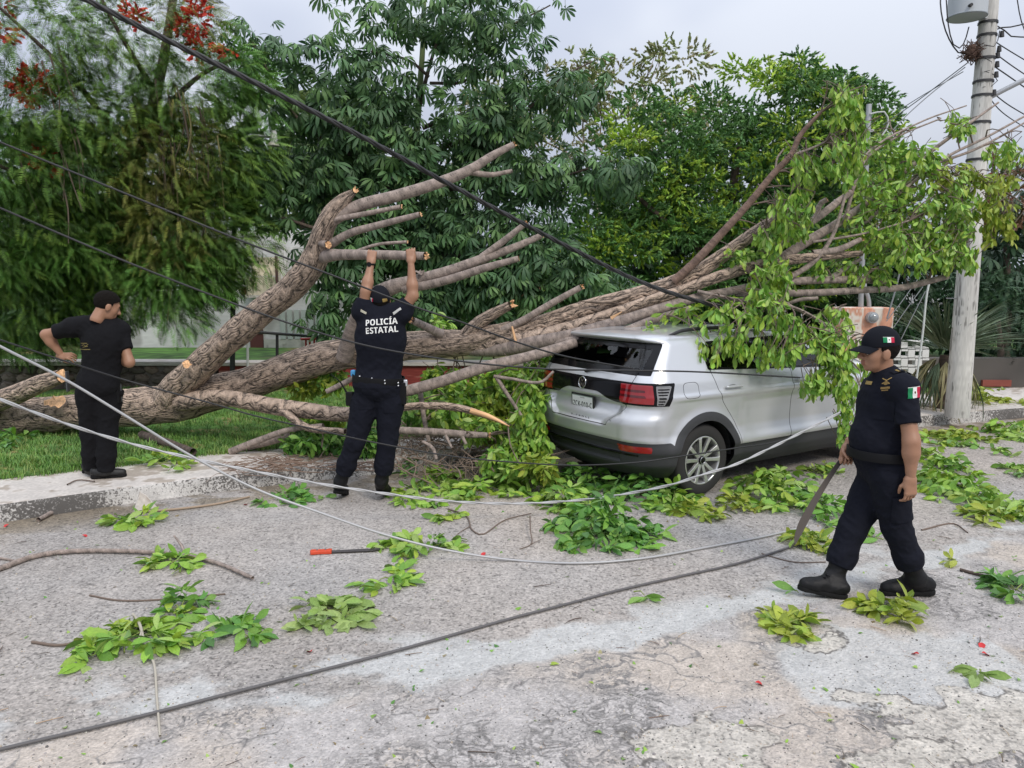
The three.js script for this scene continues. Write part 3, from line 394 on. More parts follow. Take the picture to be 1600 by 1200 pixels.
const FRESH = [[0.31, 0.53, 0.05], [0.36, 0.57, 0.08], [0.22, 0.44, 0.045], [0.42, 0.57, 0.06], [0.16, 0.35, 0.04], [0.40, 0.56, 0.14]];
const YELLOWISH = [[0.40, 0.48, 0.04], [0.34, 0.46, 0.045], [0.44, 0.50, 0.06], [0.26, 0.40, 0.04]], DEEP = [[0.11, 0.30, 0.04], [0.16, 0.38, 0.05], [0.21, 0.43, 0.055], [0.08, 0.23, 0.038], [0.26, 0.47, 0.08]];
const toneMats = new Map();
function toneMat(c) { const k = [c.r, c.g, c.b].map((x) => Math.round(x * 40)).join(); if (!toneMats.has(k)) toneMats.set(k, leafMat(c, { map: leafTex })); return toneMats.get(k); }
// leaves for a bunch at p growing along dir; returns placed leaves
function bunch(R, p, dir, n, tones, { spread = 0.9, gravity = 0.45, s = 1, petiole = 0.05 } = {}) {
  const out = [];
  for (let i = 0; i < n; i++) { const d = dir.clone().normalize().multiplyScalar(1 - spread * 0.5).addScaledVector(randDir(R), spread).add(V(0, -gravity, 0)).normalize(); const o = p.clone().addScaledVector(d, petiole * R()).addScaledVector(dir, -0.10 * R()); out.push({ p: o, q: Q(d, (R() - 0.5) * 2.4), s: s * (0.75 + 0.5 * R()), c: tint(tones, R), v: Math.floor(R() * 4) }); }
  return out;
}
// ------------------------------------------------------------------ the fallen tree
const fallen = thing('fallen_tree', 'huge uprooted tree with split trunk lying across pavement and car roof', 'tree', V(0, 0, 0));
const limbs = [];   // world points along the limbs, for hanging twigs on
function limb(name, pts, { rough = false, tornEnd = 0, cutEnd = false, wobble = 0.09, seed = 1, parent = fallen, m } = {}) {
  const P = pts.map(([u, v, d]) => at(u, v, d)), r = pts.map(([u, v, d, w]) => w / 2 * d / LENS);
  const big = Math.max(...r), g = tube(P, r, { seg: big > 0.1 ? 30 : big > 0.04 ? 16 : 9, step: big > 0.1 ? 0.035 : 0.05, wobble: rough ? wobble : wobble * 0.6, freq: rough ? 7 : 4, seed, uvScale: rough ? 0.55 : 0.4 });
  const o = part(name, g, m || (rough ? bark : smoothBark), parent), e = P[P.length - 1], R = r[r.length - 1];
  if (tornEnd) part('torn_wood', endDisc(e, g.userData.dirEnd, R * 0.98, 0.3, seed + 5, tornEnd), torn, o);
  else if (cutEnd) part('cut_face', endDisc(e, g.userData.dirEnd, R * 0.96, 0.05, seed + 5, 0.004), torn, o);
  const cv = new THREE.CatmullRomCurve3(P); for (let i = 0; i <= 12; i++) limbs.push(cv.getPoint(i / 12));
  return o;
}
// trunk and its split continuation over the car
limb('trunk', [[-200, 668, 9.4, 92], [-40, 655, 9.1, 66], [70, 646, 8.95, 58], [180, 640, 8.8, 58], [270, 628, 8.7, 62], [370, 606, 8.6, 54], [470, 570, 8.45, 54], [560, 548, 8.35, 50], [650, 540, 8.3, 44], [740, 534, 8.25, 42], [800, 520, 8.2, 40]], { rough: true, wobble: 0.13, seed: 2 });
limb('branch', [[700, 536, 8.28, 26], [760, 526, 8.25, 36], [830, 512, 8.18, 30], [900, 488, 8.1, 28], [970, 468, 8.05, 27], [1040, 447, 8.0, 25], [1090, 425, 7.98, 24], [1150, 384, 8.05, 20], [1200, 350, 8.15, 17], [1260, 318, 8.3, 13]], { rough: true, wobble: 0.06, seed: 3 });
limb('branch', [[690, 540, 8.3, 20], [760, 538, 8.22, 32], [850, 526, 8.05, 27], [930, 500, 7.95, 20], [1000, 475, 7.9, 17], [1070, 452, 7.88, 17], [1130, 430, 7.9, 18], [1200, 411, 7.95, 17], [1270, 402, 8.0, 14], [1346, 396, 8.1, 9]], { rough: true, wobble: 0.06, seed: 4, cutEnd: true });
limb('branch', [[700, 545, 8.3, 16], [780, 544, 8.16, 28], [880, 527, 7.9, 20], [960, 504, 7.85, 17], [1030, 483, 7.85, 17], [1085, 466, 7.9, 14], [1140, 455, 7.95, 12], [1215, 442, 8.0, 12], [1300, 437, 8.1, 12], [1390, 438, 8.25, 11]], { wobble: 0.07, seed: 5, cutEnd: true });
limb('branch', [[840, 538, 8.0, 10], [900, 531, 7.8, 13], [960, 522, 7.72, 12], [1020, 500, 7.75, 12], [1080, 482, 7.8, 10]], { seed: 6 });
limb('branch', [[1150, 458, 7.98, 9], [1210, 458, 8.0, 11], [1280, 457, 8.05, 11], [1350, 453, 8.1, 10.5], [1410, 449, 8.2, 10], [1480, 432, 8.3, 9]], { seed: 7, cutEnd: true });
limb('branch', [[1052, 440, 7.9, 13], [1085, 410, 7.85, 13], [1130, 362, 7.8, 12], [1170, 318, 7.75, 11], [1210, 270, 7.7, 10], [1236, 242, 7.68, 9], [1250, 212, 7.66, 8], [1282, 176, 7.62, 5]], { seed: 8, m: darkBarkMid() });
limb('branch', [[1236, 243, 7.68, 5], [1260, 235, 7.65, 4], [1290, 222, 7.6, 2.5]], { seed: 9 }); limb('branch', [[1212, 268, 7.7, 4], [1214, 248, 7.68, 3], [1225, 232, 7.66, 2.5]], { seed: 10 });
limb('branch', [[1195, 402, 7.95, 13], [1230, 372, 8.0, 13], [1280, 338, 8.05, 12], [1310, 315, 8.1, 11], [1330, 300, 8.12, 9]], { seed: 11, cutEnd: true });
limb('branch', [[1215, 408, 8.02, 15], [1260, 378, 8.1, 15], [1310, 348, 8.2, 13], [1350, 320, 8.3, 10], [1400, 278, 8.45, 8], [1470, 225, 8.6, 6], [1560, 160, 8.8, 3]], { seed: 12 });
limb('branch', [[1275, 340, 8.05, 9], [1282, 318, 8.05, 8], [1292, 312, 8.02, 8]], { seed: 13, cutEnd: true });
limb('branch', [[1270, 396, 8.0, 11], [1310, 390, 8.0, 10], [1345, 374, 8.02, 8]], { seed: 14, tornEnd: 0.03 });
limb('branch', [[1300, 434, 8.1, 9], [1320, 420, 8.1, 8], [1345, 405, 8.12, 6]], { seed: 15 });
limb('branch', [[1230, 436, 7.98, 9], [1270, 410, 7.98, 8], [1300, 370, 8.0, 6], [1330, 280, 8.1, 4], [1360, 235, 8.2, 3.4], [1440, 190, 8.5, 2.6], [1510, 165, 8.8, 2]], { seed: 16 });
limb('branch', [[1320, 345, 8.15, 6], [1335, 290, 8.15, 5], [1352, 250, 8.2, 4], [1400, 215, 8.4, 3], [1470, 185, 8.6, 2.2]], { seed: 17 });
limb('branch', [[1350, 350, 8.2, 5], [1420, 290, 8.3, 5], [1480, 245, 8.4, 4.5], [1540, 215, 8.5, 4], [1600, 182, 8.6, 3]], { seed: 18 });
limb('branch', [[1400, 300, 8.3, 4.5], [1450, 262, 8.4, 4.5], [1520, 235, 8.5, 4], [1560, 215, 8.6, 3.4], [1630, 175, 8.7, 2.4]], { seed: 19 });
limb('branch', [[1440, 262, 8.4, 4], [1500, 275, 8.4, 3], [1560, 295, 8.4, 2]], { seed: 20 }); limb('branch', [[1270, 378, 8.02, 4], [1350, 365, 8.0, 3.4], [1420, 345, 8.0, 2.6]], { seed: 21 });
limb('branch', [[1375, 388, 8.1, 5], [1400, 372, 8.05, 6]], { seed: 22, cutEnd: true }); limb('branch', [[1230, 475, 7.9, 5], [1250, 468, 7.85, 6], [1278, 466, 7.82, 6]], { seed: 23, cutEnd: true });
limb('branch', [[1090, 455, 7.85, 6], [1160, 470, 7.7, 5], [1240, 480, 7.6, 4], [1300, 512, 7.5, 3]], { seed: 24 }); limb('branch', [[1180, 440, 7.9, 6], [1230, 475, 7.7, 5], [1290, 510, 7.5, 4], [1320, 560, 7.35, 3]], { seed: 25 });
// broken stubs on top of the trunk
limb('branch', [[715, 545, 8.3, 20], [728, 526, 8.25, 26], [748, 505, 8.2, 21], [772, 490, 8.15, 17], [797, 477, 8.1, 13]], { rough: true, seed: 26, tornEnd: 0.08 });
limb('branch', [[740, 536, 8.25, 10], [775, 521, 8.15, 14], [815, 502, 8.1, 12], [860, 475, 8.05, 11], [907, 449, 8.0, 9]], { seed: 27, tornEnd: 0.05 });
limb('branch', [[690, 522, 8.2, 15], [668, 512, 8.1, 13], [645, 501, 8.0, 11]], { seed: 28, tornEnd: 0.06 });
part('torn_splinter', tube([at(955, 497, 7.72), at(972, 487, 7.68)], [0.02, 0.004], { seg: 6 }), torn, fallen); part('bark_flap', tube([at(905, 471, 7.95), at(950, 472, 7.92), at(985, 463, 7.95)], [0.004, 0.022, 0.006], { seg: 6 }), bark, fallen);
part('torn_splinter', tube([at(800, 510, 8.0), at(806, 535, 7.96)], [0.01, 0.016], { seg: 6 }), torn, fallen);
// the forked stem that rises behind the officers
limb('branch', [[262, 624, 8.65, 50], [300, 584, 8.45, 47], [350, 538, 8.2, 42], [410, 487, 7.9, 41], [460, 446, 7.65, 40], [492, 405, 7.45, 38], [504, 365, 7.35, 33], [518, 335, 7.3, 28], [538, 312, 7.28, 20], [553, 299, 7.25, 9]], { rough: true, wobble: 0.11, seed: 31, tornEnd: 0.05 });
limb('branch', [[515, 345, 7.3, 22], [560, 322, 7.3, 19], [620, 306, 7.3, 18], [690, 284, 7.35, 17], [735, 265, 7.4, 15], [770, 243, 7.45, 12], [802, 226, 7.5, 9]], { seed: 32, tornEnd: 0.03 });
limb('branch', [[733, 268, 7.4, 10], [765, 273, 7.45, 8], [800, 267, 7.5, 6]], { seed: 33 });
limb('branch', [[522, 343, 7.26, 9], [570, 334, 7.22, 8], [626, 323, 7.18, 7]], { seed: 34, tornEnd: 0.02 });
limb('branch', [[512, 385, 7.36, 14], [545, 365, 7.25, 12], [590, 352, 7.18, 11], [656, 335, 7.1, 8]], { seed: 35, tornEnd: 0.02 });
const grabbed = limb('branch', [[505, 400, 7.38, 22], [530, 398, 7.2, 17], [580, 398, 7.0, 15], [630, 399, 6.84, 14], [664, 400, 6.75, 12]], { seed: 36, tornEnd: 0.05 });
limb('branch', [[552, 394, 7.1, 5], [590, 382, 7.05, 5], [636, 378, 7.0, 5]], { seed: 37, tornEnd: 0.01 });
limb('branch', [[500, 380, 7.3, 10], [512, 382, 7.22, 12]], { seed: 38, tornEnd: 0.02 });
// middle limbs behind the raised arms
limb('branch', [[538, 560, 8.2, 26], [556, 505, 8.0, 26], [580, 466, 7.8, 26], [612, 449, 7.7, 24], [650, 438, 7.65, 18], [700, 424, 7.6, 17], [755, 404, 7.6, 15], [800, 388, 7.6, 12], [846, 368, 7.6, 9]], { wobble: 0.07, seed: 41, tornEnd: 0.03 });
limb('branch', [[752, 402, 7.6, 11], [790, 374, 7.55, 10], [821, 349, 7.5, 8]], { seed: 42, tornEnd: 0.03 });
limb('branch', [[630, 452, 7.65, 14], [690, 440, 7.55, 13], [760, 418, 7.5, 12], [810, 404, 7.48, 9]], { seed: 43, cutEnd: true });
part('torn_wood', endDisc(at(655, 428, 7.58), V(0.2, 1, 0.3).normalize(), 0.05, 0.5, 9, 0.05), smoothBark, fallen);
// low limbs on the near side
limb('branch', [[280, 628, 8.5, 30], [350, 622, 8.3, 26], [420, 634, 8.1, 26], [480, 642, 7.9, 26], [540, 647, 7.75, 24], [600, 640, 7.6, 14], [660, 634, 7.5, 12], [715, 637, 7.4, 12], [760, 650, 7.35, 9], [794, 664, 7.3, 4]], { rough: true, seed: 51 });
part('torn_wood', tube([at(735, 641, 7.34), at(765, 651, 7.31), at(796, 666, 7.27)], [0.028, 0.026, 0.006], { seg: 7 }), torn, fallen);
limb('branch', [[560, 628, 7.8, 12], [632, 612, 7.65, 18], [690, 596, 7.6, 18], [760, 573, 7.6, 18], [830, 556, 7.65, 16], [900, 535, 7.75, 15]], { seed: 52 });
limb('branch', [[622, 672, 7.45, 12], [680, 675, 7.4, 12], [730, 679, 7.38, 12], [762, 680, 7.36, 9]], { seed: 53, tornEnd: 0.04 });
limb('branch', [[772, 588, 7.6, 6], [800, 592, 7.55, 5], [845, 597, 7.5, 5], [865, 580, 7.5, 4]], { seed: 54 }); limb('branch', [[776, 590, 7.6, 7], [795, 620, 7.6, 6], [815, 650, 7.6, 5], [830, 672, 7.6, 4]], { seed: 55 });
limb('branch', [[655, 600, 7.8, 9], [662, 650, 7.7, 8], [672, 700, 7.6, 6]], { seed: 56 }); limb('branch', [[440, 640, 7.95, 14], [480, 668, 7.7, 12], [540, 674, 7.5, 10]], { rough: true, seed: 57 });
limb('branch', [[505, 665, 7.8, 8], [450, 672, 7.9, 9], [405, 688, 8.0, 11], [360, 706, 8.05, 12]], { seed: 58 }); limb('branch', [[470, 676, 8.0, 12], [420, 690, 8.15, 13], [380, 700, 8.2, 12]], { seed: 59 });
limb('branch', [[660, 690, 7.3, 5], [676, 700, 7.25, 6], [682, 718, 7.2, 5]], { seed: 60 }); limb('branch', [[696, 680, 7.3, 5], [706, 700, 7.25, 4]], { seed: 61 }); limb('branch', [[722, 682, 7.3, 6], [728, 694, 7.28, 5]], { seed: 62 });
limb('branch', [[510, 612, 7.9, 8], [535, 600, 7.9, 9], [556, 588, 7.85, 8]], { seed: 63 });
// stump of a sawn limb by the left man
limb('branch', [[-40, 640, 8.7, 36], [20, 618, 8.55, 32], [62, 600, 8.4, 28], [96, 588, 8.3, 22]], { rough: true, seed: 64, tornEnd: 0.04 });
part('torn_wood', endDisc(at(292, 570, 8.15), V(0.2, 0.6, 1).normalize(), 0.045, 0.6, 4, 0.03), torn, fallen); part('torn_wood', endDisc(at(88, 628, 8.6), V(0, 0.8, 0.6).normalize(), 0.12, 0.6, 14, 0.02), torn, fallen);
function darkBarkMid() { return new THREE.MeshStandardMaterial({ map: smoothC, color: lin(0.62, 0.5, 0.45), bumpMap: smoothC, bumpScale: 0.006, roughness: 0.9 }); }

// foliage: [u, v, distance, half width, half height, half depth in m, bunches, tones, droop]
const clumps = [
  [1322, 165, 7.55, 26, 40, 0.2, 26, FRESH, 1.1], [1322, 250, 7.55, 34, 45, 0.25, 30, FRESH, 1.1], [1345, 205, 7.6, 12, 40, 0.15, 8, FRESH, 1.2],
  [1258, 270, 7.65, 26, 34, 0.2, 20, FRESH, 1.1], [1240, 335, 7.7, 36, 40, 0.25, 34, FRESH, 1.1], [1205, 375, 7.75, 22, 30, 0.2, 16, FRESH, 1.0], [1160, 400, 7.9, 26, 14, 0.2, 8, FRESH, 0.6],
  [1205, 430, 7.6, 34, 30, 0.2, 30, FRESH, 0.9], [1200, 480, 7.45, 46, 36, 0.25, 40, FRESH, 0.9], [1130, 500, 7.3, 56, 28, 0.25, 36, FRESH, 0.8], [1110, 545, 7.1, 22, 22, 0.1, 12, FRESH, 1.1], [1150, 540, 7.15, 20, 26, 0.1, 12, FRESH, 1.1], [1205, 545, 7.2, 44, 30, 0.15, 34, FRESH, 1.1], [1240, 520, 7.3, 26, 36, 0.15, 20, FRESH, 1.0],
  [1060, 490, 7.6, 30, 14, 0.2, 12, FRESH, 0.5], [1020, 515, 7.5, 34, 8, 0.2, 8, FRESH, 0.3],
  [1300, 545, 7.25, 36, 40, 0.2, 44, FRESH, 0.8], [1320, 590, 7.15, 22, 40, 0.15, 26, FRESH, 1.0], [1275, 600, 7.15, 24, 20, 0.12, 16, FRESH, 0.9], [1322, 640, 7.1, 10, 34, 0.12, 10, FRESH, 1.0], [1320, 685, 7.05, 7, 20, 0.1, 4, FRESH, 1.0], [1365, 560, 7.5, 30, 50, 0.2, 20, FRESH, 0.9], [1300, 500, 7.6, 34, 24, 0.2, 14, FRESH, 0.9],
  [1380, 300, 8.3, 50, 50, 0.4, 40, FRESH, 0.7], [1430, 250, 8.4, 46, 36, 0.4, 34, FRESH, 0.7], [1450, 330, 8.3, 60, 50, 0.4, 60, FRESH, 0.8], [1400, 370, 8.2, 60, 36, 0.4, 46, FRESH, 0.8], [1480, 390, 8.2, 36, 36, 0.3, 30, FRESH, 0.9], [1340, 350, 8.25, 30, 30, 0.3, 16, FRESH, 0.7], [1360, 430, 8.15, 40, 18, 0.3, 14, FRESH, 0.9], [1425, 400, 8.0, 40, 26, 0.3, 22, FRESH, 0.9], [1300, 420, 8.2, 50, 24, 0.3, 16, FRESH, 0.8], [1505, 330, 8.2, 26, 60, 0.3, 34, FRESH, 0.9], [1510, 400, 8.1, 16, 26, 0.2, 14, FRESH, 1.0], [1380, 230, 8.5, 40, 26, 0.4, 18, FRESH, 0.6],
  [1480, 270, 8.4, 40, 26, 0.3, 18, YELLOWISH, 0.7], [1500, 195, 8.5, 28, 16, 0.2, 12, FRESH, 0.7], [1550, 285, 8.3, 40, 16, 0.3, 18, YELLOWISH, 0.8], [1570, 240, 8.5, 30, 22, 0.3, 16, FRESH, 0.8], [1560, 330, 8.2, 32, 20, 0.2, 22, YELLOWISH, 1.0], [1545, 365, 8.15, 10, 16, 0.1, 5, YELLOWISH, 1.2], [1580, 360, 8.15, 10, 14, 0.1, 5, YELLOWISH, 1.2],
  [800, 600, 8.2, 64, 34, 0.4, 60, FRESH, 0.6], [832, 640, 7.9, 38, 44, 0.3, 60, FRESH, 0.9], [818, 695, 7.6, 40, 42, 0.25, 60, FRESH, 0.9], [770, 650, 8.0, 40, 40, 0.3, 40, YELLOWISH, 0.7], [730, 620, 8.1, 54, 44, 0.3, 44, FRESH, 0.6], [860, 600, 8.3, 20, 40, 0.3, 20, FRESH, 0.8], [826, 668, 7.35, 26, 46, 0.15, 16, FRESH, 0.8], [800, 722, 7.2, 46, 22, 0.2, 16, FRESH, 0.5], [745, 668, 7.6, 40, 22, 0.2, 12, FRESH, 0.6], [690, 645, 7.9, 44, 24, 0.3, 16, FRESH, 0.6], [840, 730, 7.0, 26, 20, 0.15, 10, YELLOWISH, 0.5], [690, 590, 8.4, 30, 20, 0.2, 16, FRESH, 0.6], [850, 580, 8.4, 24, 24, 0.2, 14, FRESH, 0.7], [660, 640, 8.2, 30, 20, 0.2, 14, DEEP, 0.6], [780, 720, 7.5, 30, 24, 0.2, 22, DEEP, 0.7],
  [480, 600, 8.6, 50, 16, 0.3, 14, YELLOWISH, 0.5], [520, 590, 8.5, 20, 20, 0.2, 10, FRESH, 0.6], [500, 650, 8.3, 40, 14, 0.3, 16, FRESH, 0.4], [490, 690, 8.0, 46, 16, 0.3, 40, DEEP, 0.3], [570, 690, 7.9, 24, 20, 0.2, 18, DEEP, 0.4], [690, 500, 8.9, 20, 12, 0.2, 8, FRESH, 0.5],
];
{
  const R = rng(501), leaves = [], twigs = [];
  for (const [u, v, d, hu, hv, hz, n0, tones, droop] of clumps) {
    const n = Math.round(n0 * (u < 880 ? (v > 560 ? 3.0 : 1) : v < 450 ? 2.0 : v < 560 && u < 1260 ? 1.0 : 1.3));
    for (let i = 0; i < n; i++) {
      let a, b, c; do { a = R() * 2 - 1; b = R() * 2 - 1; c = R() * 2 - 1; } while (a * a + b * b + c * c > 1);
      const p = at(u + a * hu, v + b * hv, d + c * hz); if (p.y < 0.12) p.y = 0.12 + R() * 0.1;
      const dir = V((R() - 0.5) * 1.4, 0.25 - droop + R() * 0.5, (R() - 0.5) * 1.4 + 0.25).normalize();
      leaves.push(...bunch(R, p, dir, 5 + Math.floor(R() * 4), tones, { spread: 0.62, gravity: droop * 0.55, s: v < 450 && u > 900 ? 0.74 : u < 880 ? 0.9 : 0.8 }));
      if (R() < (u < 880 ? 0.14 : 0.5)) { let best = null, bd = 9; for (const l of limbs) { const q = l.distanceToSquared(p); if (q < bd) { bd = q; best = l; } } const back = p.clone().addScaledVector(dir, -0.16 - R() * 0.15); back.lerp(best, 0.12); twigs.push(tube([back, p.clone().addScaledVector(dir, -0.07).add(V((R() - 0.5) * 0.03, 0.02, 0)), p], [0.0045, 0.0035, 0.002], { seg: 4, step: 0.08 })); if (R() < 0.3 && bd < 1.2) twigs.push(tube([best, best.clone().lerp(back, 0.5).add(V((R() - 0.5) * 0.12, 0.06 * R(), (R() - 0.5) * 0.1)), back], [0.009, 0.007, 0.0045], { seg: 5, step: 0.1 })); }
    }
  }
  const near = leaves.map((l, i) => [l.p.distanceTo(EYE) - l.s * 2, i]).sort((a, b) => a[0] - b[0]).slice(0, 280).map((x) => x[1]), pick = new Set(near);
  for (const i of near) { const l = leaves[i], m = part('leaf', LEAF[l.v], toneMat(l.c), fallen); m.position.copy(l.p); m.quaternion.copy(l.q); m.scale.setScalar(l.s); }
  const white = leafMat(0xffffff, { map: leafTex });
  for (let k = 0; k < 4; k++) scatter('foliage', LEAF[k], white, leaves.filter((l, i) => l.v === k && !pick.has(i)), fallen);
  const tw = part('twigs', merged(twigs), twigMat, fallen); tw.userData.kind = 'stuff';
}
// ------------------------------------------------------------------ everything beyond the lawn
const frondGeo = (() => {   // feathery frond along +X, drooping: a rib with paired narrow side blades
  const L = 0.42, n = 12, pos = [], nor = [], P = (t) => V(L * t * (1 - 0.12 * t), -0.13 * t * t, 0), tri = (a, b, c) => { const m = b.clone().sub(a).cross(c.clone().sub(a)).normalize(); if (m.y < 0) m.negate(); for (const q of [a, b, c]) { pos.push(q.x, q.y, q.z); nor.push(m.x, m.y, m.z); } };
  for (let i = 1; i <= n; i++) for (const s of [-1, 1]) { const t = i / n, b = P(t), len = 0.125 * Math.sin(Math.PI * (0.22 + 0.66 * t)), d = V(0.34, -0.1 - 0.12 * ((i * 7) % 3), s).normalize(), k = V(0.0085, 0, 0), m = b.clone().addScaledVector(d, len * 0.45).add(V(0, 0.006, 0)), e = b.clone().addScaledVector(d, len); tri(b, m.clone().sub(k), m.clone().add(k)); tri(m.clone().sub(k), e, m.clone().add(k)); }
  tri(V(0, 0, -0.003), V(0, 0, 0.003), P(1));
  const g = geom(pos, null, nor); g.setAttribute('uv', new THREE.Float32BufferAttribute(new Float32Array(pos.length / 3 * 2), 2)); return g;
})();
const handGeo = (() => {   // palmate leaf: leaflets hanging from the end of a stalk along +X
  const list = [tube([V(0, 0, 0), V(0.06, 0.012, 0), V(0.12, 0, 0)], [0.003, 0.0025, 0.002], { seg: 4, step: 0.06 })], n = 8, lf = leafGeo(0.18, 0.038, { fold: 0.2, droop: 0.7, seg: 4, wide: 0.6 });
  for (let i = 0; i < n; i++) { const a = i / n * 6.283 + 0.2, d = V(0.25 + 0.75 * Math.cos(a), -0.16, Math.sin(a)); list.push(placed(lf, V(0.12, 0, 0), Q(d, 0.1), 0.85 + 0.3 * Math.abs(Math.cos(a * 0.5)))); }
  return merged(list);
})();
const sprigGeo = (L, W, n, len, seed) => { const R = rng(seed), list = [], lf = leafGeo(L, W, { fold: 0.25, droop: 0.3, seg: 2 }); for (let i = 0; i < n; i++) { const t = (i + 0.5) / n, d = V(0.35 + 0.5 * t, 0.25 - 0.5 * R(), 0).normalize().applyAxisAngle(V(1, 0, 0), i * 2.4 + R()); list.push(placed(lf, V(len * t, 0.0, 0), Q(d, R() * 2), 0.8 + 0.4 * R())); } list.push(tube([V(0, 0, 0), V(len * 0.5, 0.01, 0), V(len, 0, 0)], [0.005, 0.004, 0.002], { seg: 3, step: 0.2 })); return merged(list); };
const bushSprig = sprigGeo(0.13, 0.055, 16, 0.22, 5), bigSprig = sprigGeo(0.22, 0.085, 14, 0.42, 6), smallSprig = sprigGeo(0.10, 0.032, 18, 0.32, 7);
const leafWhite = leafMat(0xffffff, { transmission: 0.3 });
// clump: [u, v, distance, half width px, half height px, half depth m, count, tones?, droop?]
function crown(parent, geo, cl, tones, { seed = 1, droop = 0.4, s = 1, shell = 0.45, wind = V(0, 0, 0), name = 'crown', roll = 1.6 } = {}) {
  const R = rng(seed), items = [];
  for (const [u, v, d, hu, hv, hz, n, own, dr] of cl) {
    const c = at(u, v, d), du = at(u + hu, v, d).sub(c), dv = at(u, v - hv, d).sub(c);
    for (let i = 0; i < n; i++) { const dir = randDir(R), r = lerp(shell, 1, Math.cbrt(R())) * (0.86 + 0.3 * n3(dir.x * 2 + seed, dir.y * 2 + u, dir.z * 2)), p = c.clone().addScaledVector(du, dir.x * r).addScaledVector(dv, dir.y * r).add(V(0, 0, dir.z * r * hz)); if (p.y < 0.2) p.y = 0.2 + R() * 0.3; const o = V(dir.x, dir.y * 0.8, dir.z).multiplyScalar(0.9).addScaledVector(randDir(R), 0.7).add(V(0, -(dr ?? droop), 0)).add(wind); items.push({ p, q: Q(o, (R() - 0.5) * roll), s: s * (0.7 + 0.6 * R()), c: tint(own || tones, R, 0.22) }); }
  }
  return scatter(name, geo, leafWhite, items, parent);
}
function limbPx(parent, pts, m, name = 'limb', seed = 1) { return part(name, tube(pts.map(([u, v, d]) => at(u, v, d)), pts.map(([u, v, d, w]) => w / 2 * d / LENS), { seg: 8, step: 0.15, wobble: 0.08, seed, uvScale: 0.5 }), m, parent); }

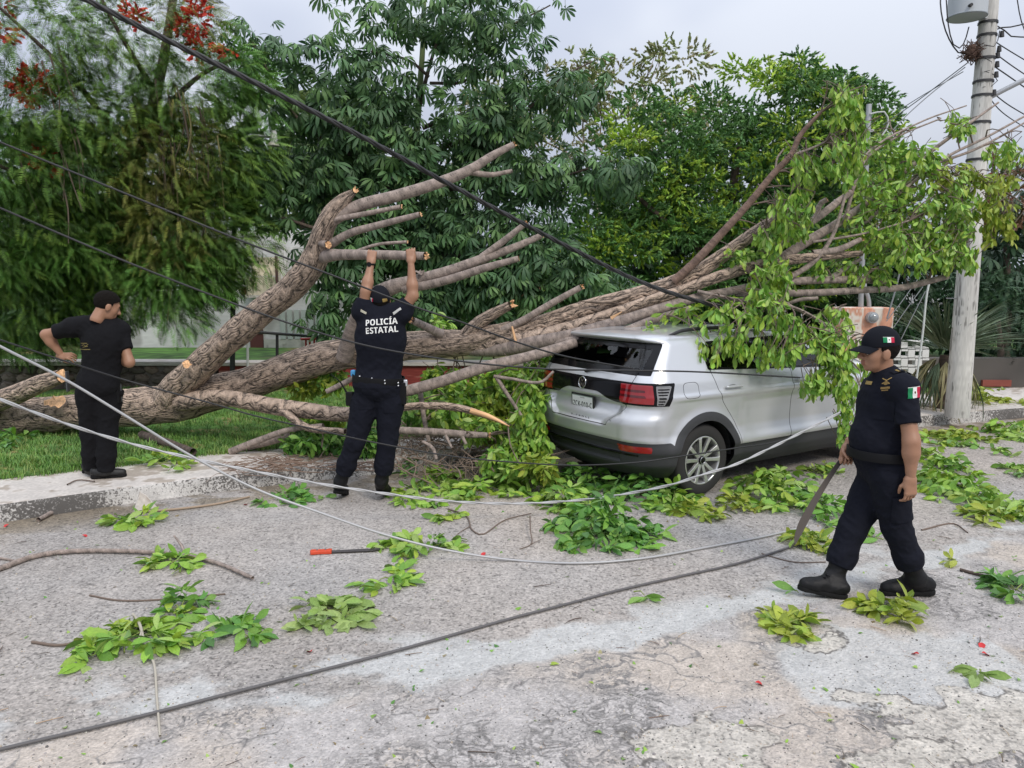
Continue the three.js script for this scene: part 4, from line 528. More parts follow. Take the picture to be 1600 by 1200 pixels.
// 1. flame tree on the left: feathery fronds, red blossom, hanging dry twigs
{
  const t = thing('flame_tree', 'tall feathery leaved flame tree with red blossom behind the man at left', 'tree', null);
  limbPx(t, [[150, 640, 12.5, 34], [160, 520, 12.3, 30], [185, 380, 12, 26], [215, 260, 11.8, 20], [250, 120, 11.6, 15], [280, -60, 11.6, 10]], darkBark, 'trunk');
  for (const [k, p] of [[[215, 260, 11.8, 12], [120, 130, 11, 8], [30, 40, 10.5, 5], [-60, -40, 10, 4]], [[190, 370, 12, 12], [80, 300, 11, 8], [-60, 230, 10, 5]], [[230, 200, 11.7, 10], [310, 120, 11.4, 7], [370, 90, 11.2, 4]], [[200, 330, 11.9, 11], [300, 280, 11.5, 7], [370, 330, 11.2, 4]], [[190, 400, 12, 10], [60, 420, 11.3, 6], [-30, 470, 11, 4]], [[240, 140, 11.6, 8], [180, 40, 11, 6], [140, -40, 10.8, 4]]].entries()) limbPx(t, p, darkBark, 'limb', k);
  const G = [[0.16, 0.33, 0.05], [0.12, 0.26, 0.046], [0.22, 0.40, 0.055], [0.09, 0.20, 0.04], [0.26, 0.42, 0.06]], OL = [[0.31, 0.34, 0.055], [0.24, 0.32, 0.05], [0.33, 0.32, 0.09], [0.18, 0.27, 0.045]], BR = [[0.19, 0.44, 0.075], [0.16, 0.38, 0.07], [0.24, 0.46, 0.085]];
  crown(t, frondGeo, [[60, 60, 10.8, 130, 70, 0.9, 360, G], [200, 60, 11.2, 120, 70, 0.9, 300, G], [300, 20, 11.3, 40, 40, 0.6, 90, OL], [300, 140, 11.3, 100, 60, 0.8, 300, G], [370, 110, 11.4, 50, 40, 0.5, 110, BR], [60, 180, 10.8, 110, 60, 0.9, 340, G], [180, 190, 11.2, 110, 70, 1.0, 340, G], [0, 250, 10.6, 80, 70, 0.9, 260, BR], [110, 270, 11, 110, 70, 1.0, 420, G], [260, 250, 11.2, 90, 80, 0.7, 340, OL], [340, 260, 11.5, 60, 70, 0.6, 230, G], [270, 350, 11.2, 70, 80, 0.6, 330, OL], [330, 360, 11.3, 60, 80, 0.6, 300, G], [60, 350, 11.2, 130, 60, 1.0, 460, G], [170, 380, 11.6, 100, 70, 1.0, 400, G], [30, 420, 11.2, 90, 50, 0.8, 300, G], [100, 390, 10.9, 60, 26, 0.4, 120, BR], [10, 410, 10.7, 40, 26, 0.3, 70, BR], [280, 430, 11.2, 80, 50, 0.5, 330, BR], [330, 420, 11.4, 60, 50, 0.5, 200, G], [250, 460, 11.3, 60, 36, 0.4, 90, G], [280, 495, 11.2, 45, 22, 0.3, 34, BR], [385, 250, 11.4, 56, 70, 0.6, 90, G], [390, 380, 11.4, 46, 60, 0.5, 60, G], [395, 150, 11.5, 50, 40, 0.5, 60, BR], [60, 480, 11.8, 120, 50, 0.9, 340, G], [150, 460, 12, 90, 60, 0.7, 300, G], [30, 530, 12.2, 100, 30, 0.6, 200, G]].map((c) => { c = c.slice(); c[6] = Math.round(c[6] * (c[1] < 150 ? 1.7 : 2.1)); return c; }), G, { seed: 11, droop: 0.35, wind: V(0.45, -0.05, 0.15), shell: 0.1, s: 0.62, roll: 2.8 });
  crown(t, sprigGeo(0.075, 0.06, 12, 0.14, 33), [[205, 18, 11, 14, 8, 0.1, 10], [218, 26, 11, 9, 8, 0.1, 7], [285, 42, 11, 16, 7, 0.1, 9], [308, 30, 11, 12, 26, 0.15, 20], [298, 10, 11, 8, 8, 0.1, 6], [315, 75, 11.1, 22, 10, 0.2, 9], [48, 140, 10.6, 20, 16, 0.15, 26], [55, 120, 10.6, 12, 8, 0.1, 7], [8, 50, 10.6, 12, 10, 0.1, 8], [66, 245, 10.6, 12, 10, 0.1, 10], [74, 265, 10.6, 8, 5, 0.1, 4], [355, 80, 11.2, 8, 6, 0.1, 3], [5, 5, 10.6, 10, 8, 0.1, 5]].map((c) => [...c.slice(0, 6), c[6] * 3]), [[0.68, 0.06, 0.025], [0.72, 0.10, 0.04], [0.55, 0.035, 0.02]], { seed: 12, droop: 0, name: 'blossom', s: 0.62 });
  const R = rng(13); for (let i = 0; i < 26; i++) { const u = 230 + R() * 110, v = 120 + R() * 120, L = 100 + R() * 190, d = 10.9 + R() * 0.5; limbPx(t, [[u, v, d, 3], [u + 6 + R() * 8, v + L * 0.4, d, 2.4], [u + (R() - 0.4) * 30, v + L, d, 1.2]], i % 3 ? twigMat : mat(lin(0.25, 0.22, 0.1), 0.9), 'hanging_twig', i); }
  for (let i = 0; i < 9; i++) { const u = 10 + R() * 110, v = 60 + R() * 220, d = 10.5; limbPx(t, [[u, v, d, 3], [u + 14, v + 50, d, 2.4], [u + 10 + R() * 30, v + 110, d, 1.2]], twigMat, 'hanging_twig', i); }
}
// 2. dark palmate leaved tree in the middle
{
  const t = thing('palmate_tree', 'dark green tree with drooping hand shaped leaves rising behind the officer with raised arms', 'tree', null);
  limbPx(t, [[618, 620, 13.2, 20], [630, 480, 13.1, 17], [645, 300, 13, 14], [652, 190, 13, 11], [660, 80, 13, 8], [664, -40, 13, 6]], greenBark, 'trunk');
  for (const [k, p] of [[[660, 200, 12.8, 8], [680, 192, 12.8, 7], [698, 183, 12.7, 6]], [[640, 330, 13, 10], [560, 250, 12.7, 7], [470, 190, 12.4, 5], [390, 60, 12.2, 3]], [[650, 250, 13, 9], [720, 220, 12.6, 6], [800, 190, 12.4, 5], [880, 120, 12.2, 3], [935, 92, 12.2, 2]], [[645, 300, 13, 9], [760, 290, 12.6, 6], [860, 280, 12.3, 4], [960, 250, 12.2, 3]], [[656, 165, 12.9, 7], [672, 100, 12.6, 5], [700, 20, 12.4, 4], [730, -40, 12.3, 3]], [[670, 120, 12.7, 5], [640, 95, 12.5, 4], [580, 80, 12.3, 3]], [[672, 130, 12.7, 5], [730, 125, 12.5, 4], [770, 60, 12.4, 3], [860, 8, 12.3, 2]], [[640, 380, 13, 10], [540, 370, 12.6, 7], [440, 340, 12.3, 4]], [[640, 400, 13, 9], [740, 400, 12.6, 6], [860, 400, 12.3, 4]]].entries()) limbPx(t, p, darkBark, 'limb', k);
  const G = [[0.065, 0.155, 0.052], [0.09, 0.20, 0.06], [0.048, 0.12, 0.045], [0.12, 0.24, 0.064], [0.075, 0.175, 0.058]], Y = [[0.10, 0.22, 0.05], [0.07, 0.17, 0.045]];
  const C = [[420, 75, 12.2, 70, 36, 0.5, 110], [380, 48, 12.2, 26, 14, 0.3, 18], [520, 110, 12.3, 60, 40, 0.5, 100], [560, 55, 12.3, 50, 26, 0.4, 60], [540, 5, 12.2, 26, 16, 0.3, 16], [590, 120, 12.4, 50, 50, 0.5, 110, G], [560, 180, 12.5, 80, 50, 0.6, 170], [480, 160, 12.5, 60, 40, 0.5, 110], [640, 20, 12.5, 70, 36, 0.6, 130], [720, 25, 12.4, 70, 40, 0.6, 150], [790, 20, 12.3, 50, 50, 0.5, 90], [730, 80, 12.5, 50, 36, 0.5, 80], [770, 120, 12.4, 46, 36, 0.4, 70], [820, 90, 12.3, 30, 40, 0.4, 40], [860, 8, 12.2, 50, 12, 0.2, 16], [630, 150, 12.5, 22, 20, 0.3, 20], [690, 130, 12.5, 20, 16, 0.3, 12], [740, 185, 12.5, 60, 26, 0.5, 100], [830, 170, 12.3, 60, 36, 0.5, 110], [890, 140, 12.2, 40, 26, 0.4, 50], [925, 105, 12.2, 16, 10, 0.2, 10, Y], [880, 155, 12.2, 30, 14, 0.2, 20, Y], [600, 220, 12.6, 70, 40, 0.6, 150], [690, 230, 12.6, 60, 40, 0.5, 130], [780, 215, 12.4, 50, 24, 0.4, 60], [520, 260, 12.6, 80, 50, 0.6, 160], [400, 250, 12.6, 70, 40, 0.5, 100], [430, 310, 12.5, 70, 40, 0.5, 130], [600, 300, 12.8, 80, 50, 0.6, 170], [700, 300, 12.7, 70, 50, 0.6, 170], [800, 270, 12.4, 60, 30, 0.4, 90], [870, 265, 12.3, 70, 30, 0.4, 120], [960, 265, 12.2, 50, 24, 0.4, 70], [740, 360, 12.6, 80, 50, 0.6, 200], [640, 380, 12.9, 80, 50, 0.6, 170], [830, 350, 12.4, 50, 40, 0.4, 90], [850, 410, 12.3, 70, 36, 0.5, 160], [930, 440, 12.3, 60, 24, 0.4, 90], [760, 430, 12.5, 80, 40, 0.6, 190], [820, 460, 12.4, 70, 26, 0.4, 110], [560, 420, 12.8, 60, 50, 0.5, 120], [500, 400, 12.7, 30, 40, 0.4, 50], [560, 370, 12.7, 60, 40, 0.5, 120], [680, 470, 12.8, 70, 40, 0.5, 140], [520, 460, 12.8, 36, 40, 0.4, 50], [500, 500, 12.6, 22, 24, 0.3, 24], [540, 510, 12.8, 20, 22, 0.3, 14]];
  crown(t, handGeo, C.map((c) => { c = c.slice(); c[6] = Math.round(c[6] * (c[1] < 140 ? 0.62 : c[1] < 240 ? 0.85 : 1.1)); return c; }), G, { seed: 21, droop: 0.3, shell: 0.1, s: 1.08 });
}
// 3. pale thin leaved tree farther back
{
  const t = thing('pale_tree', 'pale sparse tree with bare grey twigs standing between the darker trees', 'tree', null), R = rng(31);
  limbPx(t, [[930, 520, 27, 12], [935, 380, 27, 10], [930, 270, 27, 8]], paleBark, 'trunk'); const tips = [];
  const grow = (u, v, a, L, w, k) => { const u2 = u + Math.cos(a) * L, v2 = v - Math.sin(a) * L; limbPx(t, [[u, v, 27, w], [(u + u2) / 2 + (R() - 0.5) * 8, (v + v2) / 2 + (R() - 0.5) * 8, 27 + (R() - 0.5), w * 0.8], [u2, v2, 27 + (R() - 0.5), w * 0.6]], paleBark, 'limb', k); tips.push([u2, v2]); if (k < 4) { const n = k < 1 ? 4 : 2 + (R() < 0.4); for (let i = 0; i < n; i++) grow(u2, v2, a + (R() - 0.5) * 1.3, L * (0.62 + R() * 0.3), w * 0.62, k + 1); } };
  for (const a of [2.7, 2.2, 1.8, 1.4, 1.05, 0.75]) grow(930, 300, a, 62 + R() * 22, 5, 1);
  const T = [[0.34, 0.37, 0.17], [0.42, 0.40, 0.21], [0.27, 0.32, 0.13], [0.32, 0.40, 0.14]];
  crown(t, bushSprig, [...tips.filter(([u, v]) => v < 330).map(([u, v]) => [u, v, 27, 22, 14, 0.6, 12]), [960, 140, 27, 60, 40, 1, 140], [1060, 95, 27, 50, 26, 1, 120], [980, 190, 27, 80, 40, 1, 190], [880, 200, 27, 60, 50, 1, 110], [840, 260, 27, 60, 40, 1, 70]], T, { seed: 32, droop: 0, s: 0.95 });
}
// 4. bright dense tree behind the car
{
  const t = thing('broad_tree', 'broad dense bright green tree behind the car', 'tree', null);
  limbPx(t, [[1120, 620, 17.5, 26], [1125, 480, 17.5, 22], [1140, 330, 17.4, 15], [1160, 200, 17.3, 8]], darkBark, 'trunk'); for (const [k, p] of [[[1125, 420, 17.4, 12], [1010, 320, 17, 7], [940, 260, 16.8, 4]], [[1130, 400, 17.4, 12], [1260, 290, 17, 7], [1350, 210, 16.8, 4]]].entries()) limbPx(t, p, darkBark, 'limb', k);
  const G = [[0.10, 0.25, 0.05], [0.13, 0.29, 0.055], [0.08, 0.20, 0.045], [0.11, 0.26, 0.06]], Y = [[0.38, 0.56, 0.05], [0.31, 0.50, 0.055], [0.44, 0.58, 0.05], [0.25, 0.43, 0.055]];
  const R = rng(40), C = []; const shape = [[1060, 200, 110, 60], [1190, 150, 110, 50], [1290, 170, 90, 60], [1000, 280, 70, 60], [1120, 290, 130, 90], [1260, 290, 130, 90], [1350, 260, 60, 80], [940, 340, 60, 50], [1040, 390, 120, 70], [1180, 400, 140, 80], [1300, 400, 110, 80], [920, 410, 60, 50], [1000, 470, 110, 40], [1350, 180, 40, 40], [1300, 120, 30, 26], [1230, 115, 40, 26]];
  for (const [u, v, a, b] of shape) for (let i = 0; i < a * b / 330; i++) { const q = R() * 6.28, r = Math.sqrt(R()), uu = u + Math.cos(q) * r * a, vv = v + Math.sin(q) * r * b; C.push([uu, vv, 16.2 + R() * 1.6 + Math.hypot((uu - 1150) / 500, (vv - 330) / 500), 24 + R() * 18, 9 + R() * 9, 0.5, 72, R() < 0.34 ? Y : G]); }
  crown(t, bushSprig, C, G, { seed: 41, droop: 0.0, shell: 0.2, s: 0.6 });
}
// 5. farther trees and shrubs that close the view
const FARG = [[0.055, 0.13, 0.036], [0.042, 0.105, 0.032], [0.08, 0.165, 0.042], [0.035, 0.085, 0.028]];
const farTree = (label, u, d, base, cl, seed, tones = FARG, geo = bigSprig, s = 1.3) => { const t = thing('background_tree', label, 'tree', null, 'trees closing the view'); limbPx(t, [[u, base, d, 14], [u + 4, (base + cl[0][1]) / 2, d, 11], [u, cl[0][1], d, 6]], darkBark, 'trunk'); crown(t, geo, cl.map(([a, b, hu, hv, n]) => [a, b, d, hu, hv, 1.6, n]), tones, { seed, droop: 0.2, shell: 0.25, s }); return t; };
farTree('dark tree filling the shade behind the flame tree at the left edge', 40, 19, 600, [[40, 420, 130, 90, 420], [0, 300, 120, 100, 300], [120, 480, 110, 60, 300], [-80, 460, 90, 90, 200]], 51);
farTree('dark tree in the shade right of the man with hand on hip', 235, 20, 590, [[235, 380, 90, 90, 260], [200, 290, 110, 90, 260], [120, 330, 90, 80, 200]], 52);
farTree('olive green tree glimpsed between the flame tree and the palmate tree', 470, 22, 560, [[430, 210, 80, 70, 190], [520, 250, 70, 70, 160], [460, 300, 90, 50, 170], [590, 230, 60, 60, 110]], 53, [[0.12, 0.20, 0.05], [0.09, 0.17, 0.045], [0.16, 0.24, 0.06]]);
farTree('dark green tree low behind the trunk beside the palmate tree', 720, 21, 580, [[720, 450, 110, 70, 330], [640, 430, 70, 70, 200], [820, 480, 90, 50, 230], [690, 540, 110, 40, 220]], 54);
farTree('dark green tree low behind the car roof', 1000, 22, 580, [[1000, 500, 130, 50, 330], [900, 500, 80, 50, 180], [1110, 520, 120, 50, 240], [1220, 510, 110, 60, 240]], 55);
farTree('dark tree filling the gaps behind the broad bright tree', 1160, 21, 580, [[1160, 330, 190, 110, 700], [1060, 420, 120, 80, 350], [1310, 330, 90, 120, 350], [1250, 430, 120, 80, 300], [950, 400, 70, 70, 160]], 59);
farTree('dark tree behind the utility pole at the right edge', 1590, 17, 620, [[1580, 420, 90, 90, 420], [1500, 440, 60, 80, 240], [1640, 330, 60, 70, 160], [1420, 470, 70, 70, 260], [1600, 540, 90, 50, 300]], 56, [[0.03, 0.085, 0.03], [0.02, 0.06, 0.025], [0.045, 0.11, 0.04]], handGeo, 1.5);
farTree('tree behind the pole with rusty orange blossom', 1570, 16, 620, [[1560, 310, 60, 40, 150], [1600, 290, 50, 40, 90]], 57, [[0.30, 0.10, 0.04], [0.12, 0.13, 0.03], [0.24, 0.12, 0.05], [0.09, 0.12, 0.03]], smallSprig, 1.2);
farTree('feathery dark shrub above the low wall at the right edge', 1560, 14, 620, [[1560, 500, 50, 40, 190], [1600, 480, 40, 50, 140], [1530, 470, 30, 40, 80]], 58, [[0.04, 0.11, 0.045], [0.03, 0.085, 0.035], [0.06, 0.14, 0.05]], frondGeo, 0.8);
// 6. low stone wall, red wall, terrace, railing
{
  const Z = -13, terrace = struct('terrace_lawn', new THREE.BoxGeometry(22, 0.5, 12).translate(-9.5, 0.26, -19.3), lawnMat);
  const w = thing('stone_wall', 'low rubble stone retaining wall with concrete cap behind the man at left', 'wall', V(-9.6, 0.15, Z)), R = rng(61);
  const core = mat(lin(0.16, 0.14, 0.12), 0.95), tones = [[0.38, 0.33, 0.29], [0.30, 0.27, 0.24], [0.44, 0.36, 0.31], [0.24, 0.22, 0.20]].map((c) => new THREE.MeshStandardMaterial({ color: lin(...c), map: concrete, roughness: 0.95 }));
  part('mortar_core', box(9.2, 0.42, 0.3, 0, 0.2, 0), core, w); const geos = [0, 1, 2, 3, 4].map((k) => { const g = new THREE.IcosahedronGeometry(0.12, 1), p = g.attributes.position; for (let i = 0; i < p.count; i++) { const v = V(p.getX(i), p.getY(i), p.getZ(i)), q = 0.8 + 0.45 * n3(v.x * 9 + k * 5 + 9, v.y * 9 + 9, v.z * 9 + 9); p.setXYZ(i, v.x * 1.35 * q, v.y * 0.85 * q, v.z * 0.9 * q); } g.computeVertexNormals(); return g; });
  for (let x = -4.5, row = 0; row < 3; row++) for (x = -4.5 + row * 0.1; x < 4.5; x += 0.2 + R() * 0.12) { const m = part('stone', geos[Math.floor(R() * 5)], tones[Math.floor(R() * 4)], w); m.position.set(x, 0.06 + row * 0.145, 0.12); m.rotation.z = (R() - 0.5) * 0.5; m.scale.setScalar(0.85 + R() * 0.25); }
  for (let k = 0; k < 5; k++) part('cap_slab', box(1.82, 0.07, 0.45, -3.68 + k * 1.84, 0.46, 0.02, 0.012), concreteMat, w);
  const red = texture(256, 128, (i, j, o) => { const a = n2p(i / 6, j / 6, 42, 21), b = n2p(i / 30, j / 24, 8, 5), c = sstep(0.62, 0.75, b * 0.7 + a * 0.3); o[0] = lerp(112 + a * 26, 150, c); o[1] = lerp(44 + a * 14, 105, c); o[2] = lerp(38 + a * 12, 92, c); });
  const rw = thing('red_wall', 'low red painted wall with pale coping behind the trunk', 'wall', V(-2.1, 0.15, Z - 0.02)); part('wall_face', box(5.7, 0.42, 0.3, 0, 0.2, 0), new THREE.MeshStandardMaterial({ map: red, roughness: 0.9 }), rw); part('coping', box(5.8, 0.06, 0.42, 0, 0.445, 0, 0.01), concreteMat, rw);
  const blk = mat(lin(0.012, 0.013, 0.014), 0.5), wht = mat(lin(0.6, 0.6, 0.58), 0.6);
  const rail = thing('railing', 'black metal handrail on posts above the red wall', 'railing', null); const rp = (u, v0, v1, d, r, m, n) => part(n, tube([at(u, v0, d), at(u, (v0 + v1) / 2, d), at(u, v1, d)], [r, r, r], { seg: 8, step: 0.4 }), m, rail);
  rp(433, 572, 522, 13.1, 0.026, blk, 'post'); rp(496, 570, 524, 13.6, 0.024, blk, 'post'); part('handrail', tube([at(392, 518, 12.9), at(440, 522, 13.1), at(498, 526, 13.7)], [0.025, 0.025, 0.025], { seg: 8, step: 0.4 }), blk, rail);
  const wp = thing('white_post', 'thin white post standing beside the black lamp post', 'post', null); part('shaft', tube([at(387, 580, 12.8), at(387, 545, 12.8), at(386, 516, 12.8)], [0.022, 0.022, 0.022], { seg: 8, step: 0.4 }), wht, wp); part('bracket', tube([at(386, 520, 12.8), at(372, 517, 12.8)], [0.012, 0.012], { seg: 6 }), wht, wp);
  const lp = thing('lamp_post', 'thin black lamp post with white lantern among the leaves', 'lamp post', null); part('pole', tube([at(363, 606, 12.6), at(364, 480, 12.6), at(366, 350, 12.6), at(370, 235, 12.6)], [0.042, 0.04, 0.036, 0.03], { seg: 10, step: 0.4 }), blk, lp); part('arm', tube([at(370, 238, 12.6), at(385, 214, 12.2), at(422, 214, 11.6)], [0.022, 0.02, 0.018], { seg: 8, step: 0.2 }), wht, lp); part('lantern', new THREE.CylinderGeometry(0.04, 0.055, 0.17, 14).translate(...at(428, 214, 11.6).toArray()), wht, lp); part('lantern_dish', new THREE.SphereGeometry(0.09, 14, 8, 0, 6.3, 0, 1.6).scale(1, 0.6, 1).translate(...at(427, 228, 11.6).toArray()), mat(lin(0.5, 0.48, 0.42), 0.6), lp);
}
// 7. the house and yard wall
{
  const plaster = texture(256, 256, (i, j, o) => { const a = n2p(i / 5, j / 5, 51, 51), b = n2p(i / 32, j / 60, 8, 4), s = sstep(0.6, 0.8, n2p(i / 12, j / 70, 21, 3) * 0.6 + b * 0.4); const g = 196 + (a - 0.5) * 14 + (b - 0.5) * 26; o[0] = lerp(g, 120, s * 0.45); o[1] = lerp(g * 1.0, 118, s * 0.45); o[2] = lerp(g * 0.99, 112, s * 0.45); });
  const wallM = new THREE.MeshStandardMaterial({ map: plaster, roughness: 0.95 }), cream = new THREE.MeshStandardMaterial({ map: plaster, color: lin(1.0, 0.9, 0.68), roughness: 0.95 }), maroon = mat(lin(0.10, 0.03, 0.025), 0.6), mint = mat(lin(0.42, 0.47, 0.43), 0.55), brown = mat(lin(0.08, 0.04, 0.03), 0.7);
  const h = thing('house', 'pale grey house with cream upper bay and brown door seen under the raised stem', 'house', null);
  const A = at(190, 545, 17), B = at(560, 560, 17); const slab = (u0, v0, u1, v1, d, th, m, n, p = h) => { const a = at(u0, v0, d), b = at(u1, v1, d); return part(n, box(b.x - a.x, a.y - b.y, th, (a.x + b.x) / 2, (a.y + b.y) / 2, -d - th / 2), m, p); };
  slab(190, 452, 600, 560, 17, 0.2, wallM, 'yard_wall'); slab(384, 432, 434, 462, 16.7, 0.28, cream, 'balcony_parapet'); slab(392, 402, 430, 431, 17.0, 0.5, cream, 'upper_bay'); slab(429, 400, 434, 462, 16.6, 0.1, brown, 'drainpipe'); slab(434, 386, 480, 451, 17.3, 0.4, wallM, 'upper_wall'); slab(300, 360, 620, 451, 19, 0.3, wallM, 'rear_wall'); slab(382, 461, 436, 465, 16.65, 0.4, concreteMat, 'balcony_slab'); slab(376, 448, 384, 460, 16.9, 0.1, mat(lin(0.3, 0.14, 0.07), 0.8), 'window_shutter');
  const door = slab(389, 496, 412, 552, 16.96, 0.035, maroon, 'door'); slab(391, 500, 399.5, 522, 16.94, 0.018, brown, 'door_panel', door); slab(402, 500, 410, 522, 16.94, 0.018, brown, 'door_panel', door);
  for (let k = 0; k < 7; k++) slab(437 + k * 11, 484, 446.5 + k * 11, 530, 16.94, 0.05, mint, 'gate_board'); slab(412, 530, 520, 551, 16.95, 0.04, new THREE.MeshStandardMaterial({ map: plaster, color: lin(0.8, 0.8, 0.72), roughness: 1 }), 'plinth');
  slab(198, 546, 600, 551, 16.9, 0.06, concreteMat, 'footing');
  const rg = thing('red_garden_gate', 'small red garden gate beside the handrail', 'gate', null); const rm = mat(lin(0.32, 0.03, 0.025), 0.5); for (const u of [478, 484, 491]) part('bar', tube([at(u, 560, 14.5), at(u, 545, 14.5), at(u, 528, 14.5)], [0.02, 0.02, 0.02], { seg: 6, step: 0.3 }), rm, rg); part('top_bar', tube([at(470, 530, 14.5), at(495, 529, 14.5)], [0.025, 0.025], { seg: 6 }), rm, rg);
  const s2 = thing('salmon_house', 'salmon pink house wall glimpsed through leaves above the trunk', 'house', null); const m2 = new THREE.MeshStandardMaterial({ map: plaster, color: lin(0.85, 0.42, 0.27), roughness: 0.95 }); slab(780, 452, 880, 560, 20, 0.2, m2, 'wall', s2); slab(775, 447, 885, 452, 19.9, 0.4, m2, 'roof_edge', s2);
}
// 8. right side: meter pillar, conduits, utility pole, palm, low wall
{
  const base = ground(1495, 651, 0.15), D = -base.z; const conc = texture(256, 512, (i, j, o) => { const a = n2p(i / 4, j / 4, 64, 128), b = n2p(i / 30, j / 40, 8, 13), spot = sstep(0.66, 0.8, n2p(i / 14, j / 22, 18, 23) * 0.6 + a * 0.35); const g = 184 + (a - 0.5) * 24 + (b - 0.5) * 40; o[0] = lerp(g * 1.01, 110, spot * 0.75); o[1] = lerp(g, 108, spot * 0.75); o[2] = lerp(g * 0.97, 104, spot * 0.75); });
  const pole = thing('utility_pole', 'tall weathered concrete utility pole with grey transformer on the pavement', 'utility pole', base.clone()), cm = new THREE.MeshStandardMaterial({ map: conc, roughness: 0.95 });
  const shaft = new THREE.CylinderGeometry(0.075, 0.155, 8.5, 8, 20).rotateY(0.35).translate(0, 4.25, 0); part('shaft', shaft, cm, pole);
  const blk = mat(lin(0.02, 0.02, 0.022), 0.6), steel = mat(lin(0.42, 0.43, 0.44), 0.45, { metalness: 0.6 });
  const yAt = (v) => at(1515, v, D).y - base.y, rAt = (y) => lerp(0.155, 0.075, y / 8.5);
  for (const v of [36, 56, 92, 128, 150, 192, 250]) part('strap', new THREE.CylinderGeometry(rAt(yAt(v)) + 0.008, rAt(yAt(v)) + 0.01, 0.03, 12).translate(0, yAt(v), 0), blk, pole);
  const tr = part('transformer', new THREE.CylinderGeometry(0.225, 0.225, 0.85, 28).translate(-0.33, yAt(32) + 0.425, 0.1), mat(lin(0.42, 0.45, 0.47), 0.5), pole); part('bottom_rim', new THREE.TorusGeometry(0.222, 0.012, 6, 32).rotateX(Math.PI / 2).translate(-0.33, yAt(32) + 0.01, 0.1), mat(lin(0.3, 0.33, 0.35), 0.5), tr); part('bracket', box(0.2, 0.05, 0.06, -0.12, yAt(28), 0.05), steel, tr); part('tap', new THREE.CylinderGeometry(0.02, 0.02, 0.05, 10).rotateX(1.57).translate(-0.42, yAt(22), 0.32), blk, tr);
  { const R = rng(88), tw = [new THREE.IcosahedronGeometry(0.085, 2).scale(0.85, 1.15, 0.85)]; for (let i = 0; i < 70; i++) { const d = randDir(R).multiplyScalar(0.095), e = randDir(R).multiplyScalar(0.09); tw.push(tube([d.clone().sub(e), d.clone().multiplyScalar(1.15), d.clone().add(e)], [0.005, 0.006, 0.004], { seg: 4, step: 0.08 })); } part('bird_nest', merged(tw).translate(-0.19, yAt(82), 0.02), mat(lin(0.10, 0.06, 0.045), 1), pole).userData.kind = 'stuff'; }
  for (const [v, dx] of [[55, 0.16], [78, 0.14], [88, 0.13], [102, 0.13], [118, 0.13], [146, 0.12]]) part('insulator', new THREE.CylinderGeometry(0.022, 0.03, 0.07, 10).translate(dx, yAt(v), 0.05), blk, pole);
  part('lamp_arm', tube([V(0.1, yAt(152), 0), V(0.45, yAt(128), 0.15), V(1.4, yAt(72), 0.5)], [0.032, 0.032, 0.03], { seg: 10, step: 0.2 }), steel, pole);
  // slack wires round the pole, each a wire of its own
  const wire = (label, pts, w, m = blk) => single('wire', tube(pts.map(([u, v, d]) => at(u, v, d)), pts.map(() => w), { seg: 5, step: 0.12 }), m, label, 'wire', 'wires at the utility pole');
  const grey = mat(lin(0.22, 0.23, 0.24), 0.7);
  wire('wire looping down from the left of the transformer to the nest', [[1470, -20, D], [1470, 15, D - 0.1], [1480, 55, D - 0.1], [1500, 84, D], [1510, 84, D]], 0.009); wire('wire hanging under the transformer and curling back up to its base', [[1478, -10, D - 0.2], [1482, 40, D - 0.2], [1490, 70, D - 0.15], [1500, 75, D - 0.1], [1509, 60, D], [1514, 42, D]], 0.008);
  wire('upper wire leaving the pole above the street lamp arm', [[1540, 55, D], [1560, 44, D], [1580, 42, D], [1620, 32, D]], 0.009); wire('twisted wire drooping to the frame edge below the upper wire', [[1542, 40, D], [1565, 42, D], [1575, 55, D], [1610, 58, D]], 0.009);
  wire('service wire sloping steeply down to the right edge from the insulators', [[1540, 55, D], [1570, 75, D + 0.4], [1620, 105, D + 1]], 0.008); wire('second sloping service wire beneath the first', [[1540, 72, D], [1580, 102, D + 0.4], [1630, 135, D + 1]], 0.008); wire('third sloping service wire close to the lamp arm', [[1540, 95, D], [1570, 115, D + 0.4], [1620, 150, D + 1]], 0.009); wire('low service wire passing behind the lamp arm', [[1535, 130, D], [1570, 160, D + 0.4], [1620, 190, D + 1]], 0.008); wire('steep service wire crossing the broken twigs at the right edge', [[1530, 128, D], [1560, 170, D + 0.4], [1610, 205, D + 1]], 0.007); wire('thin wire climbing out of frame at the top right corner', [[1588, -10, D], [1595, 30, D], [1606, 60, D]], 0.007);
  wire('loose coil of wire against the pole', [[1538, 90, D - 0.1], [1552, 100, D - 0.1], [1550, 110, D - 0.1], [1538, 112, D - 0.1]], 0.006); wire('slack loop of wire beneath the insulators', [[1540, 112, D - 0.1], [1558, 120, D - 0.1], [1556, 132, D - 0.1], [1536, 136, D - 0.1]], 0.006); wire('short curled wire at the insulators', [[1538, 70, D - 0.1], [1560, 72, D - 0.1], [1558, 58, D - 0.1], [1562, 48, D - 0.1]], 0.006);
  wire('wire running left from the nest toward the metal conduit', [[1512, 98, D], [1470, 130, D + 0.3], [1430, 160, D + 0.7], [1380, 195, D + 1.2]], 0.007, grey); wire('wire dropping from the nest into the leaves', [[1508, 105, D], [1460, 142, D], [1415, 182, D], [1385, 215, D]], 0.007, grey); wire('faint wire between nest and broad tree', [[1505, 112, D], [1440, 150, D + 0.6], [1405, 172, D + 1]], 0.006, grey);
